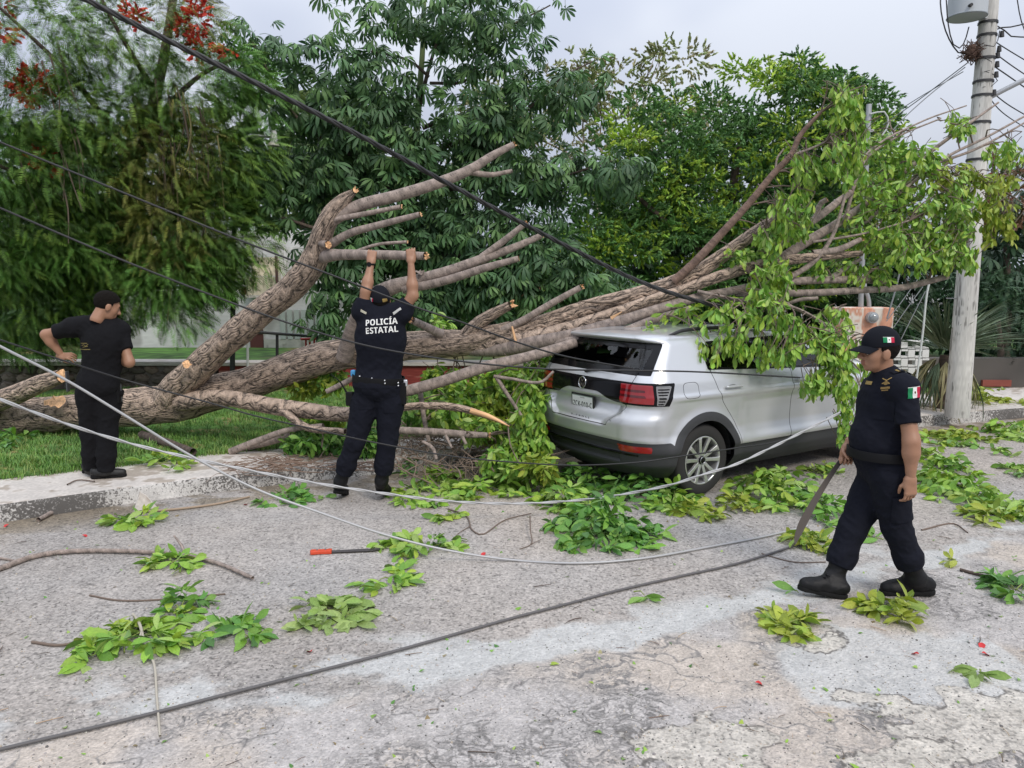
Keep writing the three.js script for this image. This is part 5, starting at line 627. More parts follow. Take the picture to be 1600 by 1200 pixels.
  wire('white wire hanging from the leaves down past the palm', [[1475, 300, D], [1465, 400, D], [1450, 450, D], [1442, 520, D], [1432, 592, D]], 0.014, mat(lin(0.55, 0.58, 0.56), 0.7)); wire('grey wire hanging beside the meter pillar', [[1412, 400, D], [1400, 450, D], [1386, 498, D]], 0.011, grey); wire('thin wire slanting to the meter pillar from the leaves', [[1440, 428, D], [1410, 470, D], [1385, 502, D]], 0.006, grey); wire('thin wire slanting lower across the palm', [[1442, 448, D], [1420, 478, D], [1396, 512, D]], 0.006, grey); wire('thin wire slanting across the palm to the officer cap', [[1446, 455, D], [1428, 490, D], [1408, 530, D]], 0.006, grey); wire('thin wire tied between palm and pole', [[1478, 466, D], [1500, 466, D], [1516, 464, D]], 0.005, grey);
  // meter pillar with its two conduits
  const pd = D + 0.3, salmon = texture(128, 128, (i, j, o) => { const a = n2p(i / 4, j / 4, 32, 32), s = sstep(0.44, 0.6, n2p(i / 22, j / 26, 6, 5) * 0.75 + a * 0.25); o[0] = lerp(196 + a * 16, 214, s); o[1] = lerp(142 + a * 16, 206, s); o[2] = lerp(118 + a * 14, 194, s); });
  const pc = at(1348, 480, pd), pw = at(1386, 480, pd).x - at(1309, 480, pd).x; const mp = thing('meter_pillar', 'salmon pink plastered pillar with an electric meter behind the walking officer', 'pillar', V(pc.x, 0.15, -pd)); part('plaster_body', box(pw, pc.y - 0.15, 0.4, 0, (pc.y - 0.15) / 2, 0, 0.015), new THREE.MeshStandardMaterial({ map: salmon, roughness: 0.95 }), mp);
  const mpos = at(1361, 496, pd - 0.2); const mt = part('meter', new THREE.CylinderGeometry(0.075, 0.08, 0.07, 24).rotateX(Math.PI / 2).translate(mpos.x - pc.x, mpos.y - 0.15, 0.235), steel, mp); part('meter_glass', new THREE.SphereGeometry(0.062, 20, 10).scale(1, 1, 0.7).translate(mpos.x - pc.x, mpos.y - 0.15, 0.275), mat(lin(0.25, 0.27, 0.28), 0.08, { clearcoat: 1 }), mt);
  const cd = thing('metal_conduit', 'tall galvanised conduit rising from the meter pillar into the leaves', 'conduit', null); part('pipe', tube([at(1345, 482, pd), at(1350, 330, pd), at(1358, 163, pd)], [0.035, 0.035, 0.035], { seg: 10, step: 0.5 }), steel, cd); part('clamp', box(0.1, 0.03, 0.1).translate(...at(1357, 205, pd).toArray()), steel, cd); part('wire_tail', tube([at(1360, 178, pd - 0.05), at(1382, 175, pd - 0.1), at(1388, 195, pd - 0.1), at(1375, 215, pd - 0.1), at(1362, 225, pd - 0.05)], [0.012, 0.012, 0.012, 0.012, 0.012], { seg: 5, step: 0.08 }), mat(lin(0.5, 0.52, 0.5), 0.6), cd);
  const c2 = thing('short_conduit', 'short bent grey conduit entering the top of the meter pillar', 'conduit', null); part('pipe', tube([at(1358, 483, pd), at(1357, 465, pd), at(1352, 455, pd), at(1350, 430, pd)], [0.03, 0.03, 0.03, 0.03], { seg: 8, step: 0.1 }), steel, c2);
  // palm with long narrow blades
  const palm = thing('fan_palm', 'spiky fan palm with long narrow leaves between the officer and the pole', 'palm', null), R = rng(81), pG = [[0.11, 0.16, 0.085], [0.085, 0.135, 0.07], [0.14, 0.19, 0.10]].map((c) => leafMat(lin(...c), { transmission: 0.15 })), dry = leafMat(lin(0.36, 0.33, 0.17), { transmission: 0.15 }), pdist = D + 0.7, blade = leafGeo(1, 0.028, { fold: 0.5, droop: 0.3, seg: 5, wide: 0.3 }), bladeD = leafGeo(1, 0.03, { fold: 0.5, droop: 0.9, seg: 6, wide: 0.3 });
  const heart = at(1478, 555, pdist); part('stem', tube([V(heart.x, 0.15, heart.z), V(heart.x, heart.y * 0.6, heart.z), heart.clone()], [0.13, 0.11, 0.08], { seg: 10, wobble: 0.2 }), darkBark, palm);
  for (let f = 0; f < 30; f++) { const az = f * 2.399, el = f < 20 ? 0.15 + 0.95 * R() : -0.7 * R(), dir = V(Math.cos(az) * Math.cos(el), Math.sin(el), Math.sin(az) * Math.cos(el) * 0.8), st = heart.clone().addScaledVector(dir, 0.12 + 0.12 * R()), list = [], len = 0.85 + R() * 0.45; for (let k = 0; k < 13; k++) { const a = (k / 12 - 0.5) * 1.9, d = dir.clone().applyAxisAngle(V(0, 1, 0), a * 0.8).add(V(0, Math.abs(a) * -0.1 + (R() - 0.5) * 0.2, 0)); list.push(placed(f < 20 ? blade : bladeD, st, Q(d, (R() - 0.5)), len * (1 - 0.25 * Math.abs(a)))); } part('frond', merged(list), f > 24 ? dry : pG[f % 3], palm); }
  // low wall at the right edge
  const rw = thing('boundary_wall', 'weathered red and grey low wall behind the pole at the right edge', 'wall', null), q = (u0, v0, u1, v1, d, th, m, n) => { const a = at(u0, v0, d), b = at(u1, v1, d); part(n, box(b.x - a.x, a.y - b.y, th, (a.x + b.x) / 2, (a.y + b.y) / 2, -d - th / 2), m, rw); }; q(1400, 560, 1900, 640, 13.2, 0.25, mat(lin(0.10, 0.09, 0.08), 0.95), 'wall_face'); q(1536, 594, 1580, 604, 13.15, 0.2, mat(lin(0.25, 0.07, 0.05), 0.9), 'red_patch');
  const bench = thing('white_block_screen', 'white openwork block screen behind the officer cap', 'screen', null), ws = mat(lin(0.62, 0.62, 0.6), 0.9); for (let r = 0; r < 4; r++) for (let c = 0; c < 5; c++) { const p = at(1400 + c * 11, 538 + r * 14, 12.9); if ((r + c) % 2) part('block', box(0.11, 0.13, 0.1, p.x, p.y, p.z), ws, bench); else part('open_block', merged([box(0.11, 0.03, 0.1, p.x, p.y + 0.055, p.z), box(0.11, 0.03, 0.1, p.x, p.y - 0.055, p.z)]), ws, bench); }
}
// ------------------------------------------------------------------ people
// distance fields: tapered capsules and ellipsoids joined by a smooth minimum, meshed as a surface net
const cone = (a, b, ra, rb) => { const bx = b.x - a.x, by = b.y - a.y, bz = b.z - a.z, L = bx * bx + by * by + bz * bz || 1e-9, ax = a.x, ay = a.y, az = a.z; return (x, y, z) => { const px = x - ax, py = y - ay, pz = z - az, t = Math.max(0, Math.min(1, (px * bx + py * by + pz * bz) / L)), qx = px - bx * t, qy = py - by * t, qz = pz - bz * t; return Math.sqrt(qx * qx + qy * qy + qz * qz) - (ra + (rb - ra) * t); }; };
const egg = (c, X, Y, Z, rx, ry, rz) => (x, y, z) => { const px = x - c.x, py = y - c.y, pz = z - c.z, a = (px * X.x + py * X.y + pz * X.z) / rx, b = (px * Y.x + py * Y.y + pz * Y.z) / ry, d = (px * Z.x + py * Z.y + pz * Z.z) / rz, k = Math.sqrt(a * a + b * b + d * d), g = Math.sqrt(a * a / (rx * rx) + b * b / (ry * ry) + d * d / (rz * rz)) || 1e-6; return k * (k - 1) / g; };
const smin = (a, b, k) => { const h = Math.max(k - Math.abs(a - b), 0) / k; return Math.min(a, b) - h * h * k * 0.25; };
const smax = (a, b, k) => -smin(-a, -b, k);
const join = (list, k) => (x, y, z) => { let d = 9; for (let i = 0; i < list.length; i++) d = smin(d, list[i](x, y, z), k); return d; };
const above = (p, n) => (x, y, z) => -((x - p.x) * n.x + (y - p.y) * n.y + (z - p.z) * n.z);   // keeps the side that n points to
function netMesh(f, lo, hi, cell) {
  const nx = Math.ceil((hi.x - lo.x) / cell) + 1, ny = Math.ceil((hi.y - lo.y) / cell) + 1, nz = Math.ceil((hi.z - lo.z) / cell) + 1, D = new Float32Array(nx * ny * nz).fill(1), S = 4;
  for (let k = 0; k < nz; k += S) for (let j = 0; j < ny; j += S) for (let i = 0; i < nx; i += S) {
    const c = f(lo.x + (i + S / 2) * cell, lo.y + (j + S / 2) * cell, lo.z + (k + S / 2) * cell), far = Math.abs(c) > S * cell * 1.9;
    for (let kk = k; kk < Math.min(nz, k + S); kk++) for (let jj = j; jj < Math.min(ny, j + S); jj++) for (let ii = i; ii < Math.min(nx, i + S); ii++) D[(kk * ny + jj) * nx + ii] = far ? c : f(lo.x + ii * cell, lo.y + jj * cell, lo.z + kk * cell);
  }
  const id = new Int32Array(nx * ny * nz).fill(-1), pos = [], idx = [], at3 = (i, j, k) => (k * ny + j) * nx + i;
  for (let k = 0; k < nz - 1; k++) for (let j = 0; j < ny - 1; j++) for (let i = 0; i < nx - 1; i++) {
    let n = 0, sx = 0, sy = 0, sz = 0, neg = 0; const v = [];
    for (let c = 0; c < 8; c++) { v[c] = D[at3(i + (c & 1), j + ((c >> 1) & 1), k + (c >> 2))]; if (v[c] < 0) neg++; }
    if (neg === 0 || neg === 8) continue;
    for (let c = 0; c < 8; c++) for (const e of [1, 2, 4]) { if (c & e) continue; const o = c | e; if ((v[c] < 0) === (v[o] < 0)) continue; const t = v[c] / (v[c] - v[o]); sx += (c & 1) + (e === 1 ? t : 0); sy += ((c >> 1) & 1) + (e === 2 ? t : 0); sz += (c >> 2) + (e === 4 ? t : 0); n++; }
    id[at3(i, j, k)] = pos.length / 3; pos.push(lo.x + (i + sx / n) * cell, lo.y + (j + sy / n) * cell, lo.z + (k + sz / n) * cell);
  }
  const quad = (a, b, c, d, flip) => { if (a < 0 || b < 0 || c < 0 || d < 0) return; if (flip) idx.push(a, c, b, a, d, c); else idx.push(a, b, c, a, c, d); };
  for (let k = 1; k < nz - 1; k++) for (let j = 1; j < ny - 1; j++) for (let i = 1; i < nx - 1; i++) {
    const a = D[at3(i, j, k)] < 0;
    if (a !== D[at3(i + 1, j, k)] < 0) quad(id[at3(i, j - 1, k - 1)], id[at3(i, j, k - 1)], id[at3(i, j, k)], id[at3(i, j - 1, k)], !a);
    if (a !== D[at3(i, j + 1, k)] < 0) quad(id[at3(i - 1, j, k - 1)], id[at3(i - 1, j, k)], id[at3(i, j, k)], id[at3(i, j, k - 1)], !a);
    if (a !== D[at3(i, j, k + 1)] < 0) quad(id[at3(i - 1, j - 1, k)], id[at3(i, j - 1, k)], id[at3(i, j, k)], id[at3(i - 1, j, k)], !a);
  }
  const nor = [], e = cell * 0.6; for (let q = 0; q < pos.length; q += 3) { const x = pos[q], y = pos[q + 1], z = pos[q + 2], n = V(f(x + e, y, z) - f(x - e, y, z), f(x, y + e, z) - f(x, y - e, z), f(x, y, z + e) - f(x, y, z - e)).normalize(); nor.push(n.x, n.y, n.z); }
  return geom(pos, idx, nor);
}
const basis = (X, Y) => { X = X.clone().normalize(); const Z = X.clone().cross(Y).normalize(), Y2 = Z.clone().cross(X); return new THREE.Matrix4().makeBasis(X, Y2, Z); };
// a hand: wrist at the origin, fingers along +X, palm facing -Y, thumb on the +Z side
function handMesh(curl, thumbIn = 0.4) {
  const list = []; for (const z of [-0.030, -0.010, 0.010, 0.028]) list.push(cone(V(0.005, 0, z * 0.7), V(0.088, 0.002, z), 0.016, 0.0125)); list.push(cone(V(-0.04, 0, 0), V(0.01, 0, 0), 0.026, 0.024), cone(V(0.01, -0.008, 0.02), V(0.045, -0.008, 0.028), 0.016, 0.013));
  const palm = join(list, 0.02), fingers = [];
  [[-0.032, 0.058, 0.0078], [-0.011, 0.074, 0.0086], [0.010, 0.080, 0.0088], [0.030, 0.072, 0.0086]].forEach(([z, len, r], i) => { let p = V(0.088, 0.002, z), a = -curl * 0.75 * (1 + 0.12 * (1.5 - i)); const sp = (z) * 1.2 * (1 - curl * 0.7); for (const [k, s] of [[0, 0.47], [1, 0.3], [2, 0.23]]) { const q = p.clone().add(V(Math.cos(a) * len * s, Math.sin(a) * len * s, sp * len * s * 3)); fingers.push(cone(p, q, r * (1 - 0.07 * k), r * (1 - 0.07 * (k + 1)))); p = q; a -= curl * (k === 0 ? 1.5 : 0.95); } });
  { let p = V(0.025, -0.008, 0.026); const d1 = V(0.75 - thumbIn * 0.3, -0.25 - thumbIn * 0.5, 0.75 - thumbIn * 0.6).normalize(), q = p.clone().addScaledVector(d1, 0.036), d2 = V(0.9, -0.25 - thumbIn * 0.6, 0.25 - thumbIn * 0.9).normalize(), w = q.clone().addScaledVector(d2, 0.031), e = w.clone().addScaledVector(V(0.85, -0.3 - thumbIn * 0.6, 0.05 - thumbIn).normalize(), 0.024); fingers.push(cone(p, q, 0.0135, 0.0105), cone(q, w, 0.0105, 0.0095), cone(w, e, 0.0095, 0.008)); }
  const f = (x, y, z) => smin(palm(x, y, z), Math.min(...fingers.map((g) => g(x, y, z))), 0.008);
  return netMesh(f, V(-0.07, -0.115, -0.06), V(0.19, 0.03, 0.095), 0.0034);
}
const SKIN = [0.315, 0.165, 0.10];
function paintSkin(g, fn) { const p = g.attributes.position, c = new Float32Array(p.count * 3), o = [0, 0, 0]; for (let i = 0; i < p.count; i++) { const k = 0.94 + 0.12 * n3(p.getX(i) * 40 + 9, p.getY(i) * 40 + 9, p.getZ(i) * 40 + 9); o[0] = SKIN[0] * k; o[1] = SKIN[1] * k; o[2] = SKIN[2] * k; fn?.(p.getX(i), p.getY(i), p.getZ(i), o); c.set(o, i * 3); } g.setAttribute('color', new THREE.BufferAttribute(c, 3)); return g; }
const O = V(0, 0, 0), eX = V(1, 0, 0), eY = V(0, 1, 0), eZ = V(0, 0, 1);
// head in its own axes: face towards +Z, chin at y = -0.115
const cranium = egg(V(0, 0.032, -0.014), eX, eY, eZ, 0.076, 0.088, 0.097);
const headF = (() => { const base = join([cranium, egg(V(0, -0.028, 0.018), eX, eY, eZ, 0.062, 0.080, 0.068), egg(V(0, -0.080, 0.034), eX, eY, eZ, 0.042, 0.032, 0.046), cone(V(-0.03, 0.018, 0.074), V(0.03, 0.018, 0.074), 0.012, 0.012), cone(V(-0.034, -0.028, 0.054), V(0.034, -0.028, 0.054), 0.022, 0.022)], 0.035), more = [cone(V(0, 0.012, 0.086), V(0, -0.028, 0.113), 0.009, 0.0125), cone(V(-0.013, -0.034, 0.098), V(0.013, -0.034, 0.098), 0.0095, 0.0095), cone(V(-0.018, -0.058, 0.083), V(0.018, -0.058, 0.083), 0.0095, 0.0095), cone(V(-0.015, -0.071, 0.082), V(0.015, -0.071, 0.082), 0.0095, 0.0095), cone(V(0, -0.098, 0.07), V(0, -0.1, 0.066), 0.012, 0.012)], ears = [-1, 1].map((s) => egg(V(s * 0.079, -0.012, -0.008), eX, eY, eZ, 0.012, 0.036, 0.023)); return (x, y, z) => { let d = base(x, y, z); for (const m of more) d = smin(d, m(x, y, z), 0.012); for (const s of [-1, 1]) d = smax(d, -(Math.hypot(x - s * 0.031, y + 0.002, z - 0.096) - 0.018), 0.014); for (const m of ears) d = smin(d, m(x, y, z), 0.01); d = smin(d, Math.min(Math.hypot(x - 0.031, y + 0.003, z - 0.073), Math.hypot(x + 0.031, y + 0.003, z - 0.073)) - 0.0125, 0.003); d = smin(d, cone(V(0, -0.05, -0.028), V(0, -0.14, -0.036), 0.052, 0.056)(x, y, z), 0.018); return d; }; })();
const headGeo = (() => { const g = netMesh(headF, V(-0.11, -0.17, -0.13), V(0.11, 0.14, 0.135), 0.0042); return paintSkin(g, (x, y, z, o) => { const ax = Math.abs(x); if (z > 0.055 && y > 0.014 + 0.1 * Math.abs(ax - 0.03) * 0.4 && y < 0.026 && ax > 0.012 && ax < 0.05) { o[0] = 0.03; o[1] = 0.02; o[2] = 0.016; } const e = Math.hypot(ax - 0.031, y + 0.003); if (z > 0.07 && e < 0.011) { if (e < 0.0055) { o[0] = o[1] = o[2] = 0.015; } else { o[0] = 0.5; o[1] = 0.46; o[2] = 0.42; } } if (z > 0.08 && y < -0.05 && y > -0.079 && ax < 0.024) { o[0] *= 0.85; o[1] *= 0.62; o[2] *= 0.65; } }); })();
const hairF = (x, y, z) => Math.max(Math.min(cranium(x, y, z) - 0.010 - 0.004 * n3(x * 90 + 20, y * 90 + 20, z * 90 + 20), 9), Math.max(-(y - (z > 0.02 ? 0.03 + (z - 0.02) * 0.75 : -0.055 + Math.max(0, (z + 0.05) * 0.7))), Math.hypot(Math.abs(x) - 0.084, y + 0.018, z + 0.004) < 0.03 ? 0.01 : -1));
const hairGeo = netMesh(hairF, V(-0.11, -0.10, -0.14), V(0.11, 0.15, 0.12), 0.004);
const capEgg = egg(V(0, 0.046, -0.012), eX, eY, eZ, 0.089, 0.104, 0.110), capF = (x, y, z) => smax(capEgg(x, y, z), -(y - 0.030 + z * 0.08), 0.006), capGeo = netMesh(capF, V(-0.12, -0.02, -0.145), V(0.12, 0.18, 0.13), 0.0045);
const visorGeo = (() => { const pos = [], idx = [], n = 18, m = 8; for (const top of [0, 1]) for (let i = 0; i <= n; i++) for (let j = 0; j <= m; j++) { const a = (i / n - 0.5) * 2.5, r = j / m, R0 = 0.093, x = Math.sin(a) * (0.078 + 0.006 * r), z = 0.010 + Math.cos(a) * R0 * 0.86 + r * 0.085 * Math.pow(Math.cos(a * 0.62), 1.2); pos.push(x, 0.036 - 0.028 * r - 0.034 * (Math.abs(a) / 1.25) ** 2 * 0.5 + (top ? 0.004 : 0), z); } const w = m + 1, N = (n + 1) * w; for (let i = 0; i < n; i++) for (let j = 0; j < m; j++) { const a = i * w + j, b = a + w; idx.push(a, b, a + 1, b, b + 1, a + 1, N + a, N + a + 1, N + b, N + b, N + a + 1, N + b + 1); } for (let i = 0; i < n; i++) { const a = i * w + m, b = a + w; idx.push(a, b, N + a, N + a, b, N + b); } return geom(pos, idx); })();
const cloth = (r, g, b, rough = 0.92) => mat(lin(r, g, b), rough, { specularIntensity: 0.35 });
const skinMat = new THREE.MeshPhysicalMaterial({ vertexColors: true, roughness: 0.52 }), navy = cloth(0.0075, 0.0085, 0.0145), black = cloth(0.0075, 0.0075, 0.009), boot = mat(lin(0.008, 0.008, 0.009), 0.55, { specularIntensity: 0.5 }), sole = mat(lin(0.01, 0.01, 0.01), 0.85, { specularIntensity: 0.4 }), leather = mat(lin(0.006, 0.006, 0.007), 0.6, { specularIntensity: 0.4 }), hairM = mat(lin(0.008, 0.0065, 0.0055), 0.95, { specularIntensity: 0.25 }), capM = cloth(0.008, 0.009, 0.013), gold = mat(lin(0.36, 0.25, 0.08), 0.5, { metalness: 0.3 });
const wrinkle = (k = 1) => (x, y, z) => k * (0.016 * (Math.abs(n3((x + y * 0.6) * 7 + 30, (y - x * 0.5) * 11 + 30, z * 7 + 30) - 0.5) - 0.18) + 0.013 * (Math.abs(n3((x - y * 0.8) * 13 + 60, (y + x) * 15 + 60, (z + y * 0.5) * 13 + 60) - 0.5) - 0.2) + 0.003 * (n3(x * 55 + 9, y * 70 + 9, z * 55 + 9) - 0.5));
const lerpV = (a, b, t) => a.clone().lerp(b, t);
// builds one figure from its joints
function figure(label, J, o) {
  const p = thing('person', label, 'person', null);
  const up = J.neck.clone().sub(J.pelvis).normalize(), fwd = o.facing.clone().addScaledVector(up, -o.facing.dot(up)).normalize(), rt = fwd.clone().cross(up).normalize();   // the figure's own right
  const tp = (r, h, f) => J.pelvis.clone().addScaledVector(rt, r).addScaledVector(up, h).addScaledVector(fwd, f), TL = J.neck.distanceTo(J.pelvis), b = o.build ?? 1;
  const ribs = egg(tp(0, TL * 0.66, -0.005), rt, up, fwd, 0.170 * b, TL * 0.40, 0.122 * b), waist = egg(tp(0, TL * 0.30, 0.012 * b), rt, up, fwd, 0.152 * b, TL * 0.34, (o.belly ?? 0.125) * b), hips = egg(tp(0, 0.02, -0.012), rt, up, fwd, 0.168 * b, 0.15, 0.128 * b);
  const trap = [cone(J.neck, J.shL, 0.062, 0.066), cone(J.neck, J.shR, 0.062, 0.066), cone(J.neck, J.head, 0.058, 0.054)], arms = [['L', J.shL, J.elL, J.wrL], ['R', J.shR, J.elR, J.wrR]], legs = [['L', J.hipL, J.knL, J.anL], ['R', J.hipR, J.knR, J.anR]];
  const all = Object.values(J), lo = V(Math.min(...all.map((q) => q.x)) - 0.26, Math.min(...all.map((q) => q.y)) - 0.16, Math.min(...all.map((q) => q.z)) - 0.26), hi = V(Math.max(...all.map((q) => q.x)) + 0.26, Math.max(...all.map((q) => q.y)) + 0.2, Math.max(...all.map((q) => q.z)) + 0.26), cell = o.cell ?? 0.011;
  const slim = (f) => (x, y, z) => f(x, y, z) + 0.014; const skin = [slim(ribs), slim(waist), slim(hips), ...trap.slice(0, 2).map(slim), trap[2]]; for (const [, s, e, w] of arms) { const ab = Math.min(b, 1.08); skin.push(cone(s, e, 0.050 * ab, 0.041 * ab), cone(e, lerpV(e, w, 0.3), 0.040 * ab, 0.041 * ab), cone(lerpV(e, w, 0.3), w, 0.041 * ab, 0.026)); } for (const [, h, k, a] of legs) skin.push(cone(h, k, 0.075, 0.05), cone(k, a, 0.05, 0.035));
  const body = [paintSkin(netMesh(join(skin, 0.035), lo, hi, 0.011))];
  const HM = new THREE.Matrix4().makeBasis(o.face.clone().cross(o.headUp).normalize().negate(), o.headUp.clone().addScaledVector(o.face, -o.headUp.dot(o.face)).normalize(), o.face.clone().normalize()).setPosition(J.head), hs = o.headSize ?? 1; HM.scale(V(hs, hs, hs));
  body.push(headGeo.clone().applyMatrix4(HM));
  for (const [side, , e, w] of arms) { const hnd = o['hand' + side], g = paintSkin(handMesh(hnd.curl, hnd.thumb)); if (hnd.flip) { g.scale(1, 1, -1); const ix = g.index.array; for (let i = 0; i < ix.length; i += 3) { const t = ix[i]; ix[i] = ix[i + 1]; ix[i + 1] = t; } g.attributes.normal.needsUpdate = true; } g.applyMatrix4(basis(hnd.dir, hnd.back).setPosition(w)); body.push(g); }
  part('body', mergeGeometries(body), skinMat, p);
  // shirt, cut at the sleeves and hem
  const wr = wrinkle(o.wrinkle ?? 1), sleeves = arms.map(([, s, e]) => cone(s, lerpV(s, e, (o.sleeve ?? 0.72) + 0.06), 0.066 * Math.min(b, 1.1), 0.063 * Math.min(b, 1.1))), coreS = join([ribs, waist, hips, cone(J.neck, J.shL, 0.060, 0.070 * b), cone(J.neck, J.shR, 0.060, 0.070 * b)], 0.05), collarF = cone(J.neck, lerpV(J.neck, J.head, 0.5), 0.068, 0.064);
  const sleevePlanes = arms.map(([, s, e]) => { const d = e.clone().sub(s).normalize(); return above(lerpV(s, e, o.sleeve ?? 0.72), d.negate()); }), neckCut = above(lerpV(J.neck, J.head, o.collar ? 0.34 : 0.20), lerpV(J.neck, J.head, 1).sub(J.neck).normalize().negate()), hem = above(tp(0, o.untucked ? -0.07 : 0.02, 0), up);
  const shirtF = (x, y, z) => { let d = coreS(x, y, z) - 0.014; if (o.collar) d = smin(d, smax(collarF(x, y, z), neckCut(x, y, z), 0.006), 0.02); for (let i = 0; i < 2; i++) d = smin(d, smax(sleeves[i](x, y, z), sleevePlanes[i](x, y, z), 0.01), 0.035); return smax(d + wr(x, y, z), hem(x, y, z), 0.012); };
  const shirt = part('shirt', netMesh(shirtF, lo, hi, cell), o.shirt, p);
  const trousF0 = join([hips, waist, ...legs.flatMap(([, h, k, a]) => [cone(h, k, 0.097 * b, 0.074), cone(k, lerpV(k, a, 0.55), 0.072, 0.071), cone(lerpV(k, a, 0.55), a, 0.071, 0.064)])], 0.03), waistCut = above(tp(0, o.untucked ? -0.02 : 0.095, 0), up.clone().negate()), cuffs = legs.map(([, , k, a]) => above(lerpV(k, a, o.cuff ?? 0.72), a.clone().sub(k).normalize().negate()));
  const trousF = (x, y, z) => { const d = trousF0(x, y, z) - (y > J.pelvis.y ? 0.017 : 0.012) + wr(x, y, z) * (y > J.pelvis.y ? 0.5 : 1.3), a = (q) => (q.x - x) ** 2 + (q.z - z) ** 2 + (q.y - y) ** 2; const near = a(J.anL) < a(J.anR) ? 0 : 1; return smax(smax(d, waistCut(x, y, z), 0.01), y < Math.max(J.knL.y, J.knR.y) - 0.06 ? cuffs[near](x, y, z) : -1, 0.012); };
  const trousers = part('trousers', netMesh(trousF, lo, hi, cell), o.trousers, p);
  // boots
  legs.forEach(([side, , k, a]) => { const t = o['toe' + side], h = o['heel' + side], mid = lerpV(h, t, 0.5), topc = lerpV(k, a, o.cuff ? o.cuff - 0.06 : 0.66), fU = V(0, 1, 0), d = t.clone().sub(h).normalize(), n = d.clone().cross(fU).normalize().cross(d).normalize().negate(), nn = n.y < 0 ? n.negate() : n, off = (q, u) => q.clone().addScaledVector(nn, u);
    const upper = join([cone(topc, a, 0.062, 0.052), cone(a, off(h, 0.062), 0.054, 0.047), cone(off(lerpV(h, t, 0.2), 0.058), off(lerpV(h, t, 0.72), 0.045), 0.047, 0.042), cone(off(lerpV(h, t, 0.7), 0.044), off(lerpV(h, t, 0.88), 0.042), 0.044, 0.040), cone(a, off(lerpV(h, t, 0.5), 0.075), 0.045, 0.035)], 0.03), solePl = above(off(mid, 0.026), nn), bl = V(Math.min(k.x, a.x, h.x, t.x) - 0.12, Math.min(h.y, t.y) - 0.05, Math.min(a.z, h.z, t.z) - 0.12), bh = V(Math.max(k.x, a.x, h.x, t.x) + 0.12, topc.y + 0.08, Math.max(a.z, h.z, t.z) + 0.12), topPl = above(topc, a.clone().sub(topc).normalize());
    const B = part('boot', netMesh((x, y, z) => Math.max(upper(x, y, z) + wr(x, y, z) * 0.75, solePl(x, y, z), topPl(x, y, z)), bl, bh, 0.0065), o.boots ?? boot, p);
    const fd = t.clone().sub(h).setY(0).normalize(), sd = fd.clone().cross(V(0, 1, 0)); for (let q = 0; q < 6; q++) { const c0 = q < 3 ? lerpV(topc, a, 0.35 + q * 0.3).addScaledVector(fd, 0.054) : off(lerpV(h, t, 0.44 + (q - 3) * 0.085), 0.128 - (q - 3) * 0.015); part('lace', tube([c0.clone().addScaledVector(sd, -0.026).addScaledVector(fd, -0.012), c0.clone().addScaledVector(fd, 0.004), c0.clone().addScaledVector(sd, 0.026).addScaledVector(fd, -0.012)], [0.0035, 0.0035, 0.0035], { seg: 5, step: 0.02 }), leather, B); }
    const s2 = join([cone(off(h, 0.014), off(lerpV(h, t, 0.4), 0.014), 0.046, 0.044), cone(off(lerpV(h, t, 0.4), 0.014), off(lerpV(h, t, 0.88), 0.014), 0.044, 0.044)], 0.02), lowPl = above(off(mid, 0.0), nn), hiPl = above(off(mid, 0.030), nn.clone().negate()); part('sole', netMesh((x, y, z) => Math.max(s2(x, y, z), lowPl(x, y, z), hiPl(x, y, z)), bl, bh, 0.0065), sole, B);
  });
  const toHead = (g, m, name, par) => part(name, g.clone().applyMatrix4(HM), m, par);
  const onCloth = (F, name, m, c, n, up2, w, h, par, lift = 0.003) => { n = n.clone().normalize(); const r = up2.clone().cross(n).normalize(), u = n.clone().cross(r), N = 14, pos = [], uv = [], idx = []; for (let j = 0; j <= N; j++) for (let i = 0; i <= N; i++) { const q = c.clone().addScaledVector(r, (i / N - 0.5) * w).addScaledVector(u, (j / N - 0.5) * h).addScaledVector(n, 0.12); let s = 0; for (let t = 0; t < 40 && s < 0.3; t++) { const d = F(q.x, q.y, q.z); if (d < 0.0008) break; q.addScaledVector(n, -d * 0.7); s += d * 0.7; } q.addScaledVector(n, lift); pos.push(q.x, q.y, q.z); uv.push(i / N, j / N); } for (let j = 0; j < N; j++) for (let i = 0; i < N; i++) { const a = j * (N + 1) + i, b2 = a + N + 1; idx.push(a, a + 1, b2, b2, a + 1, b2 + 1); } return part(name, geom(pos, idx, null, uv), m, par); };
  const headW = (x, y, z) => { const v = V(x, y, z).applyMatrix4(HM.clone().invert()); return capF(v.x, v.y, v.z); };
  return { p, shirt, trousers, shirtF, trousF, tp, up, fwd, rt, HM, toHead, onCloth, headW, J };
}
const flagTex = canvasTex(192, 128, (g, w, h) => { g.fillStyle = '#0f7a4a'; g.fillRect(0, 0, w / 3, h); g.fillStyle = '#dfe0dc'; g.fillRect(w / 3, 0, w / 3, h); g.fillStyle = '#b3163a'; g.fillRect(2 * w / 3, 0, w / 3 + 1, h); g.fillStyle = '#5a4630'; g.beginPath(); g.ellipse(w / 2, h / 2, 13, 15, 0, 0, 7); g.fill(); g.fillStyle = '#c9c9c4'; g.fillRect(0, 0, w, 7); }), flagM = mat(0xffffff, 0.85, { map: flagTex });
const printTex = canvasTex(512, 256, (g, w, h) => { g.clearRect(0, 0, w, h); g.fillStyle = '#dcdcd8'; g.textAlign = 'center'; g.textBaseline = 'middle'; g.font = 'bold 124px sans-serif'; g.fillText('POLICÍA', w / 2, 70, w - 8); g.fillText('ESTATAL', w / 2, 190, w - 4); });
